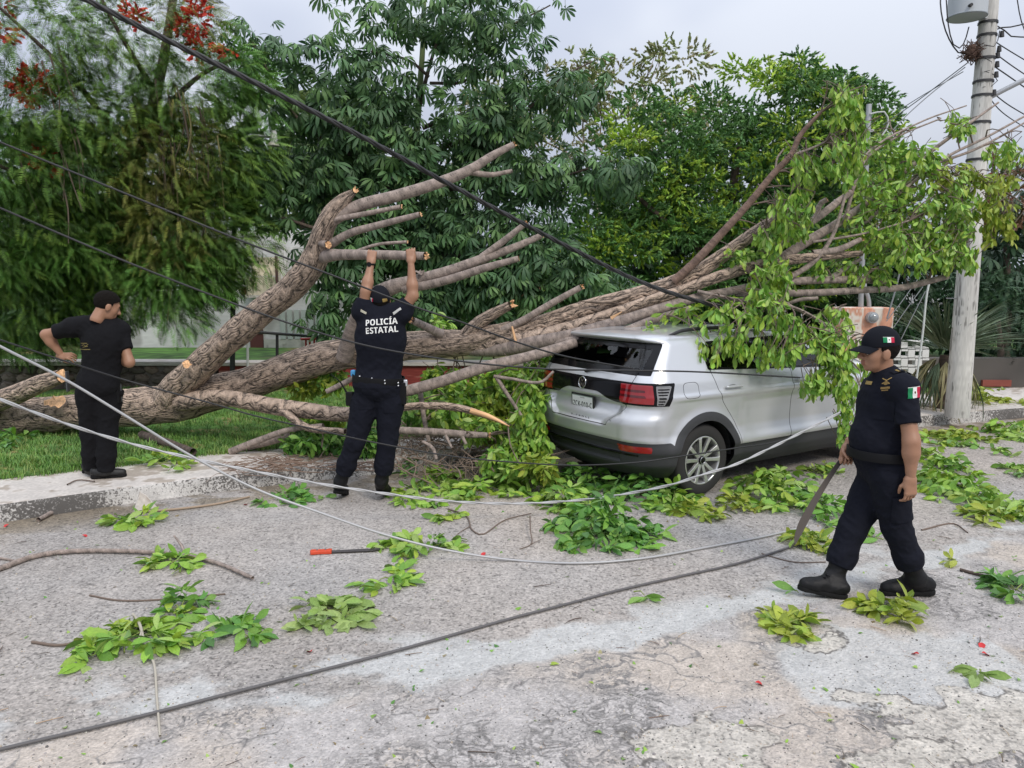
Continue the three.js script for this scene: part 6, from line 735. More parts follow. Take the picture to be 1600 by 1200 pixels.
const badgeTex = canvasTex(128, 192, (g, w, h) => { g.clearRect(0, 0, w, h); g.strokeStyle = '#a98b52'; g.lineWidth = 12; g.beginPath(); g.moveTo(20, 20); g.lineTo(64, 50); g.lineTo(110, 14); g.moveTo(24, 90); g.lineTo(64, 60); g.lineTo(100, 96); g.stroke(); g.fillStyle = '#8f7443'; g.beginPath(); g.arc(64, 84, 24, 0, 7); g.fill(); g.fillRect(18, 130, 92, 26); g.fillRect(30, 164, 68, 14); });
const sheet = (t) => mat(0xffffff, 0.85, { map: t, transparent: true, alphaTest: 0.5 });
{ // ---- officer with raised arms, seen from behind
  const d = 6.72, J = { pelvis: at(591, 604, d), neck: at(597, 490, d - 0.02), head: at(594, 471, d + 0.03), shL: at(567, 486, d - 0.02), shR: at(627, 488, d - 0.02), elL: at(572, 455, d - 0.03), elR: at(645, 462, d - 0.02), wrL: at(580, 410, d + 0.05), wrR: at(642, 408, d - 0.0), hipL: at(572, 626, d), hipR: at(609, 628, d), knL: at(555, 690, d - 0.04), knR: at(606, 690, d - 0.02), anL: at(532, 752, d + 0.02), anR: at(596, 752, d + 0.02) };
  const F = figure('officer in navy uniform and cap gripping a broken limb with both arms raised', J, { facing: V(-0.12, 0, -1), face: V(-0.25, 0.4, -0.9).normalize(), headUp: V(0.0, 0.9, 0.42).normalize(), build: 1.24, belly: 0.112, cuff: 0.80, sleeve: 0.62, collar: true, shirt: navy, trousers: navy, handL: { curl: 1.12, thumb: 0.8, dir: V(0.05, 0.9, -0.25), back: V(0.1, 0.3, 1), flip: true }, handR: { curl: 1.12, thumb: 0.8, dir: V(-0.02, 0.9, -0.15), back: V(0.05, 0.3, 1) }, heelL: ground(530, 782).add(V(0, 0.075, 0.03)), toeL: ground(532, 782).add(V(0.0, 0.0, -0.19)), heelR: ground(595, 782).add(V(0, 0.065, 0.03)), toeR: ground(597, 782).add(V(0.02, 0, -0.19)) });
  const cap = F.toHead(capGeo, capM, 'cap', F.p); F.toHead(visorGeo, capM, 'visor', cap); F.toHead(hairGeo.clone().scale(0.985, 0.985, 0.985), hairM, 'hair', F.p);
  const bc = at(596, 509, d - 0.14); F.onCloth(F.shirtF, 'back_print', sheet(printTex), bc, V(0, 0.05, 1), V(-0.07, 1, 0), 0.285, 0.148, F.shirt);
  F.onCloth(F.headW, 'cap_flag', flagM, at(583, 469, d - 0.05), V(-0.6, 0.25, 1), V(0.3, 1, 0), 0.05, 0.032, cap); F.onCloth(F.headW, 'cap_badge', gold, at(601, 471, d - 0.05), V(0.25, 0.3, 1), V(-0.2, 1, 0), 0.045, 0.026, cap);
  F.onCloth(F.shirtF, 'shoulder_mark', mat(lin(0.5, 0.5, 0.48), 0.8), at(620, 482, d - 0.15), V(0.1, 0.7, 1), V(-0.4, 1, 0), 0.075, 0.02, F.shirt); F.onCloth(F.shirtF, 'shoulder_mark', mat(lin(0.4, 0.38, 0.3), 0.8), at(566, 484, d - 0.15), V(-0.2, 0.7, 1), V(0.3, 1, 0), 0.05, 0.018, F.shirt);
  // belt with stud pairs, holster, radio
  const ring = (h, rx, rz, n = 48) => { const pts = []; for (let i = 0; i < n; i++) { const a = i / n * 6.283; pts.push(F.tp(Math.cos(a) * rx, h, Math.sin(a) * rz - 0.005)); } return pts; };
  const beltG = (h0, h1, rx, rz) => { const n = 48, pos = [], idx = []; for (const [h, o] of [[h0, 0], [h0, 0.008], [h1, 0.008], [h1, 0]]) ring(h, rx + o, rz + o, n).forEach((q) => pos.push(q.x, q.y, q.z)); for (let k = 0; k < 3; k++) for (let i = 0; i < n; i++) { const a = k * n + i, b = k * n + (i + 1) % n; idx.push(a, a + n, b, b, a + n, b + n); } return geom(pos, idx); };
  const belt = part('belt', beltG(0.04, 0.10, 0.222, 0.172), leather, F.p); const stud = mat(lin(0.7, 0.7, 0.72), 0.3, { metalness: 0.8 });
  for (const u of [562, 581, 601, 622]) for (const k of [0, 1]) part('stud', new THREE.SphereGeometry(0.0075, 8, 6).translate(...at(u + k * 0.4, 588 + (u - 562) * 0.17 + k * 4.5, d - 0.182 + (u - 591) * (u - 591) * 0.00005).toArray()), stud, belt);
  const box3 = (u0, v0, u1, v1, dd, th, m, n, par = F.p) => { const a = at(u0, v0, dd), b = at(u1, v1, dd); return part(n, box(Math.abs(b.x - a.x), Math.abs(a.y - b.y), th, (a.x + b.x) / 2, (a.y + b.y) / 2, -dd, 0.012), m, par); };
  const hol = box3(622, 597, 635, 632, d - 0.04, 0.06, leather, 'holster'); box3(630, 593, 637, 604, d - 0.04, 0.04, stud, 'pistol_grip', hol);
  const rad = box3(540, 612, 553, 634, d - 0.03, 0.045, leather, 'radio'); part('antenna', tube([at(542, 614, d - 0.03), at(530, 595, d - 0.03), at(517, 585, d - 0.03)], [0.008, 0.006, 0.004], { seg: 6 }), leather, rad); box3(548, 578, 556, 588, d - 0.02, 0.05, mat(lin(0.05, 0.25, 0.5), 0.5), 'blue_pouch_tag');
  const w = part('wrist_watch', new THREE.TorusGeometry(0.031, 0.008, 8, 24).applyMatrix4(basis(V(1, 0, 0), V(0, 0, -1)).setPosition(lerpV(J.elL, J.wrL, 0.93))), leather, F.p); part('watch_face', new THREE.CylinderGeometry(0.02, 0.02, 0.012, 18).rotateX(1.57).translate(...lerpV(J.elL, J.wrL, 0.93).add(V(-0.008, 0, 0.038)).toArray()), leather, w);
  for (const [u, v] of [[573, 628], [612, 634]]) F.onCloth(F.trousF, 'back_pocket', navy, at(u, v, d - 0.12), V(0, 0, 1), V(0, 1, 0), 0.13, 0.13, F.trousers, 0.004);
}
{ // ---- walking officer on the right, seen from his left side
  const d = 4.7, J = { pelvis: at(1377, 724, d), neck: at(1386, 592, d), head: at(1373, 549, d), shL: at(1411, 607, d - 0.18), shR: at(1370, 607, d + 0.18), elL: at(1424, 690, d - 0.26), elR: at(1348, 672, d + 0.25), wrL: at(1423, 748, d - 0.25), wrR: at(1325, 698, d + 0.14), hipL: at(1388, 742, d - 0.09), hipR: at(1370, 742, d + 0.09), knL: at(1402, 828, d - 0.07), knR: at(1332, 828, d + 0.05), anL: at(1431, 902, d - 0.05), anR: at(1303, 902, d + 0.01) };
  const F = figure('officer in navy uniform and cap walking past the car carrying a machete', J, { facing: V(-1, 0, 0.22), face: V(-1, -0.02, 0.02).normalize(), headUp: V(0, 1, 0), headSize: 1.05, build: 1.1, belly: 0.155, cuff: 0.76, sleeve: 0.66, collar: true, shirt: navy, trousers: navy, cell: 0.009, handL: { curl: 0.42, thumb: 0.45, dir: V(0.02, -1, 0.03), back: V(0.25, 0, 1), flip: false }, handR: { curl: 1.15, thumb: 0.9, dir: V(-0.25, -1, 0.2), back: V(0.1, 0.1, -1), flip: true }, heelL: ground(1449, 930).setY(0.012), toeL: ground(1376, 928).setY(0.0), heelR: ground(1312, 933).setY(0.0), toeR: ground(1248, 931).add(V(0, 0.045, 0)) });
  const cap = F.toHead(capGeo, capM, 'cap', F.p); F.toHead(visorGeo, capM, 'visor', cap); F.toHead(hairGeo.clone().scale(0.985, 0.985, 0.985), hairM, 'hair', F.p);
  F.onCloth(F.headW, 'cap_flag', flagM, at(1389, 531, d - 0.09), V(0.25, 0.1, 1), V(0.03, 1, 0), 0.066, 0.034, cap);
  F.onCloth(F.shirtF, 'sleeve_flag', flagM, at(1427, 613, d - 0.26), V(0.3, 0.1, 1), V(-0.08, 1, 0), 0.085, 0.066, F.shirt); F.onCloth(F.shirtF, 'chest_badge', sheet(badgeTex), at(1384, 600, d - 0.16), V(-0.55, 0.3, 1), V(0.1, 1, 0), 0.075, 0.095, F.shirt); F.onCloth(F.shirtF, 'name_tape', gold, at(1347, 597, d - 0.02), V(-1, 0.15, 0.55), V(0, 1, 0), 0.07, 0.022, F.shirt);
  F.onCloth(F.shirtF, 'epaulette', navy, at(1408, 585, d - 0.14), V(0.1, 1, 0.5), V(-1, 0.2, 0), 0.06, 0.11, F.shirt, 0.007); for (const u of [1401, 1412]) F.onCloth(F.shirtF, 'epaulette_bar', gold, at(u, 583, d - 0.14), V(0.1, 1, 0.5), V(-1, 0.2, 0), 0.05, 0.012, F.shirt, 0.010);
  F.onCloth(F.shirtF, 'chest_pocket', navy, at(1380, 640, d - 0.14), V(-0.5, 0, 1), V(0, 1, 0), 0.12, 0.12, F.shirt, 0.005); F.onCloth(F.trousF, 'cargo_pocket', navy, at(1412, 795, d - 0.17), V(0.1, 0, 1), V(-0.15, 1, 0), 0.15, 0.17, F.trousers, 0.009);
  { const n = 48, pos = [], idx = []; for (const [h, o] of [[0.045, 0], [0.045, 0.01], [0.10, 0.01], [0.10, 0]]) for (let i = 0; i < n; i++) { const a = i / n * 6.283, q = F.tp(Math.cos(a) * (0.199 + o), h, Math.sin(a) * (0.184 + o) + 0.008); pos.push(q.x, q.y, q.z); } for (let k = 0; k < 3; k++) for (let i = 0; i < n; i++) { const a = k * n + i, b = k * n + (i + 1) % n; idx.push(a, a + n, b, b, a + n, b + n); } part('belt', geom(pos, idx), leather, F.p); }
  const w = part('wrist_watch', new THREE.TorusGeometry(0.031, 0.009, 8, 24).applyMatrix4(basis(V(1, 0.2, 0), V(0, 0, -1)).setPosition(lerpV(J.elR, J.wrR, 0.9))), mat(lin(0.6, 0.6, 0.6), 0.4), F.p);
  // machete in his far hand
  const grip = J.wrR.clone().add(V(-0.03, -0.075, 0.0)), m = thing('machete', 'dark machete held point down by the walking officer', 'machete', null), tip = at(1241, 850, d - 0.02), dir = tip.clone().sub(grip).normalize(), L = grip.distanceTo(tip);
  const s = new THREE.Shape(); s.moveTo(0, -0.015); s.quadraticCurveTo(L * 0.45, -0.052, L * 0.78, -0.046); s.quadraticCurveTo(L * 0.97, -0.03, L, 0.008); s.quadraticCurveTo(L * 0.85, 0.014, L * 0.6, 0.002); s.quadraticCurveTo(L * 0.3, -0.008, 0, 0.015); s.closePath(); const M = basis(dir, dir.clone().cross(V(0, 0, 1)).cross(dir).normalize()); const side = V(0, 0, 1), Yb = side.clone().cross(dir).normalize(); const MM = new THREE.Matrix4().makeBasis(dir, Yb, dir.clone().cross(Yb)).setPosition(grip);
  part('blade', new THREE.ExtrudeGeometry(s, { depth: 0.002, bevelEnabled: false }).applyMatrix4(MM), mat(lin(0.10, 0.085, 0.075), 0.5, { metalness: 0.5 }), m); part('handle', new THREE.CapsuleGeometry(0.016, 0.11, 4, 10).rotateZ(1.57).scale(1, 1, 0.7).translate(-0.02, 0, 0).applyMatrix4(MM), mat(lin(0.015, 0.015, 0.015), 0.6), m);
}
{ // ---- man at left, seen from behind
  const gl = 0.155, foot = ground(160, 745, gl), d = -foot.z, J = { pelvis: at(155, 602, d), neck: at(163, 502, d), head: at(168, 478, d - 0.03), shL: at(113, 512, d - 0.04), shR: at(186, 516, d + 0.06), elL: at(72, 523, d - 0.02), elR: at(202, 566, d + 0.0), wrL: at(97, 556, d + 0.03), wrR: at(188, 561, d + 0.16), hipL: at(141, 615, d - 0.02), hipR: at(170, 615, d + 0.02), knL: at(142, 678, d), knR: at(168, 680, d - 0.02), anL: at(144, 735, d + 0.03), anR: at(165, 738, d - 0.04) };
  const F = figure('man in black short-sleeved shirt and trousers standing on the pavement with hand on hip', J, { facing: V(0.45, 0, -0.9), face: V(0.72, -0.42, -0.62).normalize(), headUp: V(0.28, 0.9, -0.25).normalize(), headSize: 1.05, build: 1.17, belly: 0.118, untucked: true, cuff: 0.97, sleeve: 0.62, shirt: black, trousers: black, handL: { curl: 0.5, thumb: 0.4, dir: V(0.75, 0.0, 0.25), back: V(-0.2, 0.75, 0.6), flip: false }, handR: { curl: 0.8, thumb: 0.6, dir: V(-0.6, -0.05, -0.7), back: V(0.6, 0.5, 0.2), flip: true }, heelL: ground(136, 738, gl).setY(gl), toeL: ground(155, 731, gl).setY(gl), heelR: ground(150, 747, gl).setY(gl), toeR: ground(196, 744, gl).setY(gl), boots: mat(lin(0.01, 0.01, 0.01), 0.6) });
  F.toHead(hairGeo, hairM, 'hair', F.p);
  const smudge = canvasTex(256, 128, (g, w, h) => { g.clearRect(0, 0, w, h); g.strokeStyle = '#7d7040'; g.lineWidth = 7; g.beginPath(); g.moveTo(70, 60); g.lineTo(120, 44); g.lineTo(150, 62); g.lineTo(200, 36); g.moveTo(90, 76); g.lineTo(190, 60); g.moveTo(60, 30); g.lineTo(180, 26); g.stroke(); g.lineWidth = 9; g.beginPath(); g.moveTo(10, 104); g.lineTo(220, 96); g.stroke(); });
  F.onCloth(F.shirtF, 'back_print', sheet(smudge), at(134, 541, d - 0.12), V(-0.1, 0, 1), V(0, 1, 0), 0.19, 0.10, F.shirt);
  const bx = (u0, v0, u1, v1, dd, th, m, n, par = F.p) => { const a = at(u0, v0, dd), b = at(u1, v1, dd); return part(n, box(Math.abs(b.x - a.x), Math.abs(a.y - b.y), th, (a.x + b.x) / 2, (a.y + b.y) / 2, -dd, 0.01), m, par); }, grey = mat(lin(0.06, 0.065, 0.07), 0.5);
  const r = bx(177, 573, 188, 630, d - 0.02, 0.05, leather, 'radio'); bx(178, 560, 186, 580, d - 0.02, 0.04, grey, 'radio_head', r); bx(182, 600, 191, 628, d + 0.02, 0.03, grey, 'key_clip', r); bx(103, 580, 108, 612, d - 0.01, 0.05, grey, 'belt_pouch');
}
// ------------------------------------------------------------------ cables, debris, sprigs, grass
const cableGrey = mat(lin(0.40, 0.40, 0.40), 0.5, { metalness: 0.3 }), cableBlack = mat(lin(0.012, 0.012, 0.013), 0.55), cableRoad = mat(lin(0.10, 0.095, 0.095), 0.7);
function cable(label, pts, r, m, strands = 1) {
  const P = pts.map(([u, v, d]) => (d ? at(u, v, d) : ground(u, v, r + 0.004)));
  if (pts[0][2]) P.unshift(P[0].clone().addScaledVector(P[0].clone().sub(P[1]), 4)); else P.unshift(P[0].clone().addScaledVector(P[0].clone().sub(P[1]), 6).setY(P[0].y));
  const c = new THREE.CatmullRomCurve3(P, false, 'centripetal'), n = Math.round(c.getLength() / 0.08), smooth = c.getSpacedPoints(n);
  if (strands === 1) return single('fallen_cable', tube(smooth, smooth.map(() => r), { seg: 7, step: 0.06 }), m, label, 'cable', 'downed cables');
  const g = thing('fallen_cable', label, 'cable', null, 'downed cables'), fr = c.computeFrenetFrames(n * 2), pts2 = c.getSpacedPoints(n * 2);
  for (let s = 0; s < strands; s++) part('strand', tube(pts2.map((p, i) => { const a = i * 0.55 + s * 6.283 / strands; return p.clone().addScaledVector(fr.normals[i], Math.cos(a) * r * 0.85).addScaledVector(fr.binormals[i], Math.sin(a) * r * 0.85); }), pts2.map(() => r), { seg: 6, step: 0.05 }), m, g);
}
cable('thick black twisted power cable running diagonally from the top left to the car roof', [[60, -40, 5.6], [130, -3, 5.7], [260, 62, 5.9], [400, 130, 6.1], [500, 180, 6.3], [600, 232, 6.5], [700, 287, 6.8], [800, 340, 7.0], [900, 392, 7.2], [1000, 440, 7.4], [1075, 466, 7.5], [1140, 482, 7.6]], 0.0125, cableBlack, 3);
cable('thin black cable passing in front of the raised arms of the officer', [[-40, 205, 5.4], [0, 222, 5.5], [190, 300, 5.7], [400, 385, 5.9], [540, 438, 6.0], [650, 480, 6.1], [720, 503, 6.2], [800, 532, 6.4], [880, 556, 6.6], [990, 576, 6.8]], 0.0075, cableBlack);
cable('black cable crossing the lettering officer at waist height and the car tailgate', [[-40, 308, 5.2], [0, 325, 5.3], [200, 410, 5.6], [400, 487, 5.9], [480, 514, 6.0], [560, 537, 6.05], [640, 553, 6.1], [760, 569, 6.3], [870, 577, 6.45], [1000, 579, 6.5], [1090, 581, 6.6], [1250, 590, 6.9]], 0.0075, cableBlack);
cable('black cable crossing the knees of both men and the rear wheel', [[-40, 518, 5.4], [0, 531, 5.5], [120, 570, 5.8], [200, 595, 6.0], [330, 630, 6.1], [400, 650, 6.2], [480, 668, 6.2], [560, 686, 6.2], [620, 698, 6.25], [700, 712, 6.3], [800, 722, 6.35], [900, 727, 6.35], [1000, 722, 6.35], [1050, 715, 6.4], [1150, 700, 6.6], [1220, 688, 6.8], [1320, 642, 7.1]], 0.0065, cableBlack);
cable('pale steel cable sagging from the left edge down onto the road beside the machete', [[-60, 508, 4.4], [0, 541, 4.5], [100, 592, 4.7], [200, 652, 4.85], [300, 713, 5.0], [400, 764, 5.1], [500, 801, 5.15], [600, 835, 5.2], [700, 860, 5.25], [800, 875], [900, 880], [1000, 873], [1100, 856], [1200, 837], [1262, 822]], 0.0085, cableGrey);
cable('pale double steel cable sagging low across the road and up over the rear wheel', [[-60, 600, 5.0], [0, 624, 5.1], [100, 661, 5.3], [200, 692, 5.5], [300, 716, 5.65], [400, 737, 5.8], [500, 756, 5.95], [600, 771, 6.05], [700, 783, 6.15], [800, 787, 6.2], [900, 782, 6.25], [970, 773, 6.25], [1050, 757, 6.2], [1100, 741, 6.2], [1146, 727, 6.25], [1200, 702, 6.4], [1312, 645, 6.8]], 0.007, cableGrey, 2);
cable('grey cable lying on the road across the foreground', [[-60, 1186], [0, 1171], [200, 1124], [400, 1073], [600, 1022], [800, 966], [900, 940], [960, 924], [1060, 901], [1150, 881], [1225, 858], [1260, 845]], 0.0085, cableRoad);
// machete on the road
{ const a = ground(487, 866), b = ground(592, 861), g = thing('machete', 'machete with orange handle lying on the road', 'machete', a.clone().setY(0.012)); g.rotation.y = -Math.atan2(b.z - a.z, b.x - a.x); const L = a.distanceTo(b), s = new THREE.Shape(); s.moveTo(0.13, -0.02); s.lineTo(L * 0.8, -0.026); s.quadraticCurveTo(L, -0.03, L + 0.04, 0.015); s.lineTo(L * 0.8, 0.026); s.lineTo(0.13, 0.02); s.closePath(); part('blade', new THREE.ExtrudeGeometry(s, { depth: 0.003, bevelEnabled: false }).rotateX(-Math.PI / 2), mat(lin(0.11, 0.10, 0.10), 0.5, { metalness: 0.4 }), g); const h = new THREE.Shape(); h.moveTo(0, -0.024); h.quadraticCurveTo(-0.012, 0, 0, 0.024); h.lineTo(0.06, 0.017); h.lineTo(0.14, 0.022); h.lineTo(0.14, -0.022); h.lineTo(0.06, -0.017); h.closePath(); part('handle', new THREE.ExtrudeGeometry(h, { depth: 0.016, bevelSize: 0.005, bevelThickness: 0.005, bevelSegments: 2 }).rotateX(-Math.PI / 2).translate(0, -0.004, 0), mat(lin(0.62, 0.07, 0.025), 0.5), g); for (const x of [0.04, 0.1]) part('rivet', new THREE.CylinderGeometry(0.006, 0.006, 0.03, 8).translate(x, 0.01, 0), mat(lin(0.4, 0.4, 0.4), 0.4, { metalness: 0.8 }), g); }
// sticks on the road
function stick(label, pts, r0, r1, m = smoothBark, twigs = []) { const P = pts.map(([u, v, h]) => ground(u, v, h ?? r0)); const g = thing('fallen_stick', label, 'stick', null, 'sticks on the ground'); part('stem', tube(P, P.map((_, i) => lerp(r0, r1, i / (P.length - 1))), { seg: 8, step: 0.04, wobble: 0.08, uvScale: 0.3 }), m, g); for (const t of twigs) part('twig', tube(t.map(([u, v, h]) => ground(u, v, h ?? 0.01)), t.map((_, i) => lerp(r0 * 0.6, r0 * 0.3, i / (t.length - 1))), { seg: 6, step: 0.04 }), m, g); return g; }
stick('long bare grey branch on the road at the left edge', [[-60, 905], [0, 888], [50, 870], [100, 862], [200, 861], [290, 868], [340, 880], [395, 903]], 0.022, 0.012, smoothBark, [[[290, 866, 0.02], [282, 850, 0.05], [272, 837, 0.09]], [[-40, 866], [0, 872], [34, 878]]]);
stick('dark forked twig poking out of the leafy sprig in the left foreground', [[50, 1003], [95, 1008], [132, 1000], [165, 992], [215, 985]], 0.009, 0.004, twigMat, [[[132, 1000], [146, 1015], [152, 1024]]]);
stick('pale peeled twig lying across the sprig in the left foreground', [[208, 960, 0.05], [218, 975, 0.06], [226, 1005, 0.04], [240, 1035, 0.02], [245, 1090], [250, 1150]], 0.010, 0.005, mat(lin(0.42, 0.38, 0.31), 0.85), [[[222, 985, 0.06], [215, 1002, 0.05], [208, 1012, 0.04]]]);
stick('thin straight brown twig above the left foreground sprig', [[140, 930], [185, 938], [230, 938], [290, 933], [352, 928]], 0.006, 0.005, twigMat);
stick('broken piece of pale branch against the kerb', [[60, 812], [82, 800], [95, 792]], 0.02, 0.018, smoothBark); stick('long split stick lying in the gutter below the kerb', [[215, 800], [280, 795], [340, 787], [390, 776]], 0.012, 0.008, mat(lin(0.33, 0.25, 0.18), 0.9));
stick('dark bent twig on the road in front of the brush pile', [[700, 795], [728, 806], [738, 828], [752, 835], [790, 812], [830, 802]], 0.008, 0.004, twigMat, [[[735, 822], [718, 832], [708, 842]]]); stick('small branched twig on the road left of the big leaf heap', [[828, 806, 0.06], [829, 830, 0.04], [830, 850], [812, 858]], 0.006, 0.003, twigMat, [[[830, 850], [845, 843]]]);
stick('dark stick at the right edge near the walking officer', [[1500, 890], [1540, 900], [1590, 908]], 0.012, 0.008, darkBark); stick('thin twig between the heel and the right leaf heap', [[1440, 828], [1490, 818], [1512, 832]], 0.007, 0.004, twigMat); stick('thin curved twig on the road behind the machete tip', [[1190, 865], [1240, 878], [1290, 878]], 0.005, 0.004, twigMat);
stick('short twig lying on the pavement beside the shoe', [[105, 757, 0.165], [122, 750, 0.165], [148, 752, 0.165]], 0.007, 0.006, twigMat); stick('dark broken log lying on the grass by the pavement', [[222, 680, 0.24], [262, 692, 0.24], [302, 706, 0.22]], 0.055, 0.04, darkBark);
single('concrete_chunk', (() => { const sh = new THREE.Shape(); sh.moveTo(-0.075, 0); sh.lineTo(-0.02, 0.15); sh.lineTo(0.02, 0.12); sh.lineTo(0.10, 0); sh.closePath(); return new THREE.ExtrudeGeometry(sh, { depth: 0.06, bevelSize: 0.008, bevelThickness: 0.008, bevelSegments: 1 }).rotateX(-0.25).rotateY(0.5).translate(...ground(225, 797).setY(0.005).toArray()); })(), new THREE.MeshStandardMaterial({ map: concrete, roughness: 0.95 }), 'pale triangular concrete chunk leaning on the kerb', 'concrete');
// leafy sprigs: stems with a leaf mesh for every leaf
const leafNames = 'leaf';
function sprig(label, u, v, hu, hv, n, tones, { s = 1, tall = 0.07, seed, h = 0, group = 'leafy sprigs on the ground', stems = 4, name = 'leafy_sprig' } = {}) {
  const R = rng(seed), c = ground(u, v, h), g = thing(name, label, 'sprig', c.clone().setY(h), group), a = ground(u - hu, v, h), b = ground(u + hu, v, h), f = ground(u, v + hv, h), k = ground(u, v - hv, h), W = (b.x - a.x) / 2, Dp = (f.z - k.z) / 2;
  const total = Math.round(n * (n < 12 ? 1 : n >= 60 ? 4.2 : n >= 45 ? 3.0 : 2.3)), per = 7, tufts = Math.max(1, Math.ceil(total / per)), list = [];
  const ax = R() * 6.28; for (let i = 0; i < stems; i++) { const q = ax + i * 2.4, r1 = 0.55 + 0.4 * R(), P = [V((R() - 0.5) * W * 0.5, 0.014, (R() - 0.5) * Dp * 0.5), V(Math.cos(q) * W * 0.4, 0.02 + tall * 0.35 * R(), Math.sin(q) * Dp * 0.4), V(Math.cos(q) * W * r1, 0.012 + tall * 0.2 * R(), Math.sin(q) * Dp * r1)]; part('stem', tube(P, [0.005, 0.004, 0.0025], { seg: 5, step: 0.04 }), twigGreen, g); }
  for (let t = 0; t < tufts; t++) { const k2 = t % stems, q = ax + k2 * 2.4 + (R() - 0.5) * 0.9, r = (0.15 + 0.85 * R()) * (0.75 + 0.45 * n2(k2 * 3.1 + seed, 4.7)), core = V(Math.cos(q) * r * W + (R() - 0.5) * W * 0.25, 0, Math.sin(q) * r * Dp + (R() - 0.5) * Dp * 0.25), dome = Math.max(0.08, 1 - r); core.y = 0.01 + tall * dome * R() * 1.3; const out = V(Math.cos(q) * W, 0, Math.sin(q) * Dp).normalize().addScaledVector(randDir(R), 0.8), tone = tint(tones, R, 0.14);
    for (let i = 0; i < per && list.length < total; i++) { const d = out.clone().applyAxisAngle(V(0, 1, 0), (i - 3) * 0.5 + (R() - 0.5) * 0.9); d.y = (R() - 0.5) * 1.1; d.normalize(); const S = s * 1.0 * (0.6 + R() * 0.65), p = core.clone().add(V((R() - 0.5) * 0.06, 0, (R() - 0.5) * 0.06)).addScaledVector(d, 0.012); const tip = p.y + (d.y - 0.25) * 0.125 * S; if (tip < 0.006) d.y += (0.006 - tip) / (0.125 * S); d.normalize(); list.push({ p, q: Q(d, (R() - 0.5) * 2.2), s: S, c: R() < 0.45 ? tint(tones, R, 0.16) : tone, v: Math.floor(R() * 4), y: p.y + p.z * 0.5 + R() * 0.03 }); } }
  list.sort((m, o) => o.y - m.y); const top = list.slice(0, 110), low = list.slice(110);
  for (const l of top) { const m = part('leaf', LEAF[l.v], toneMat(l.c), g); m.position.copy(l.p); m.quaternion.copy(l.q); m.scale.setScalar(l.s); }
  if (low.length) scatter('under_leaves', LEAF[1], underLeaf, low, g);
  return g;
}
const underLeaf = leafMat(0xffffff, { map: leafTex });
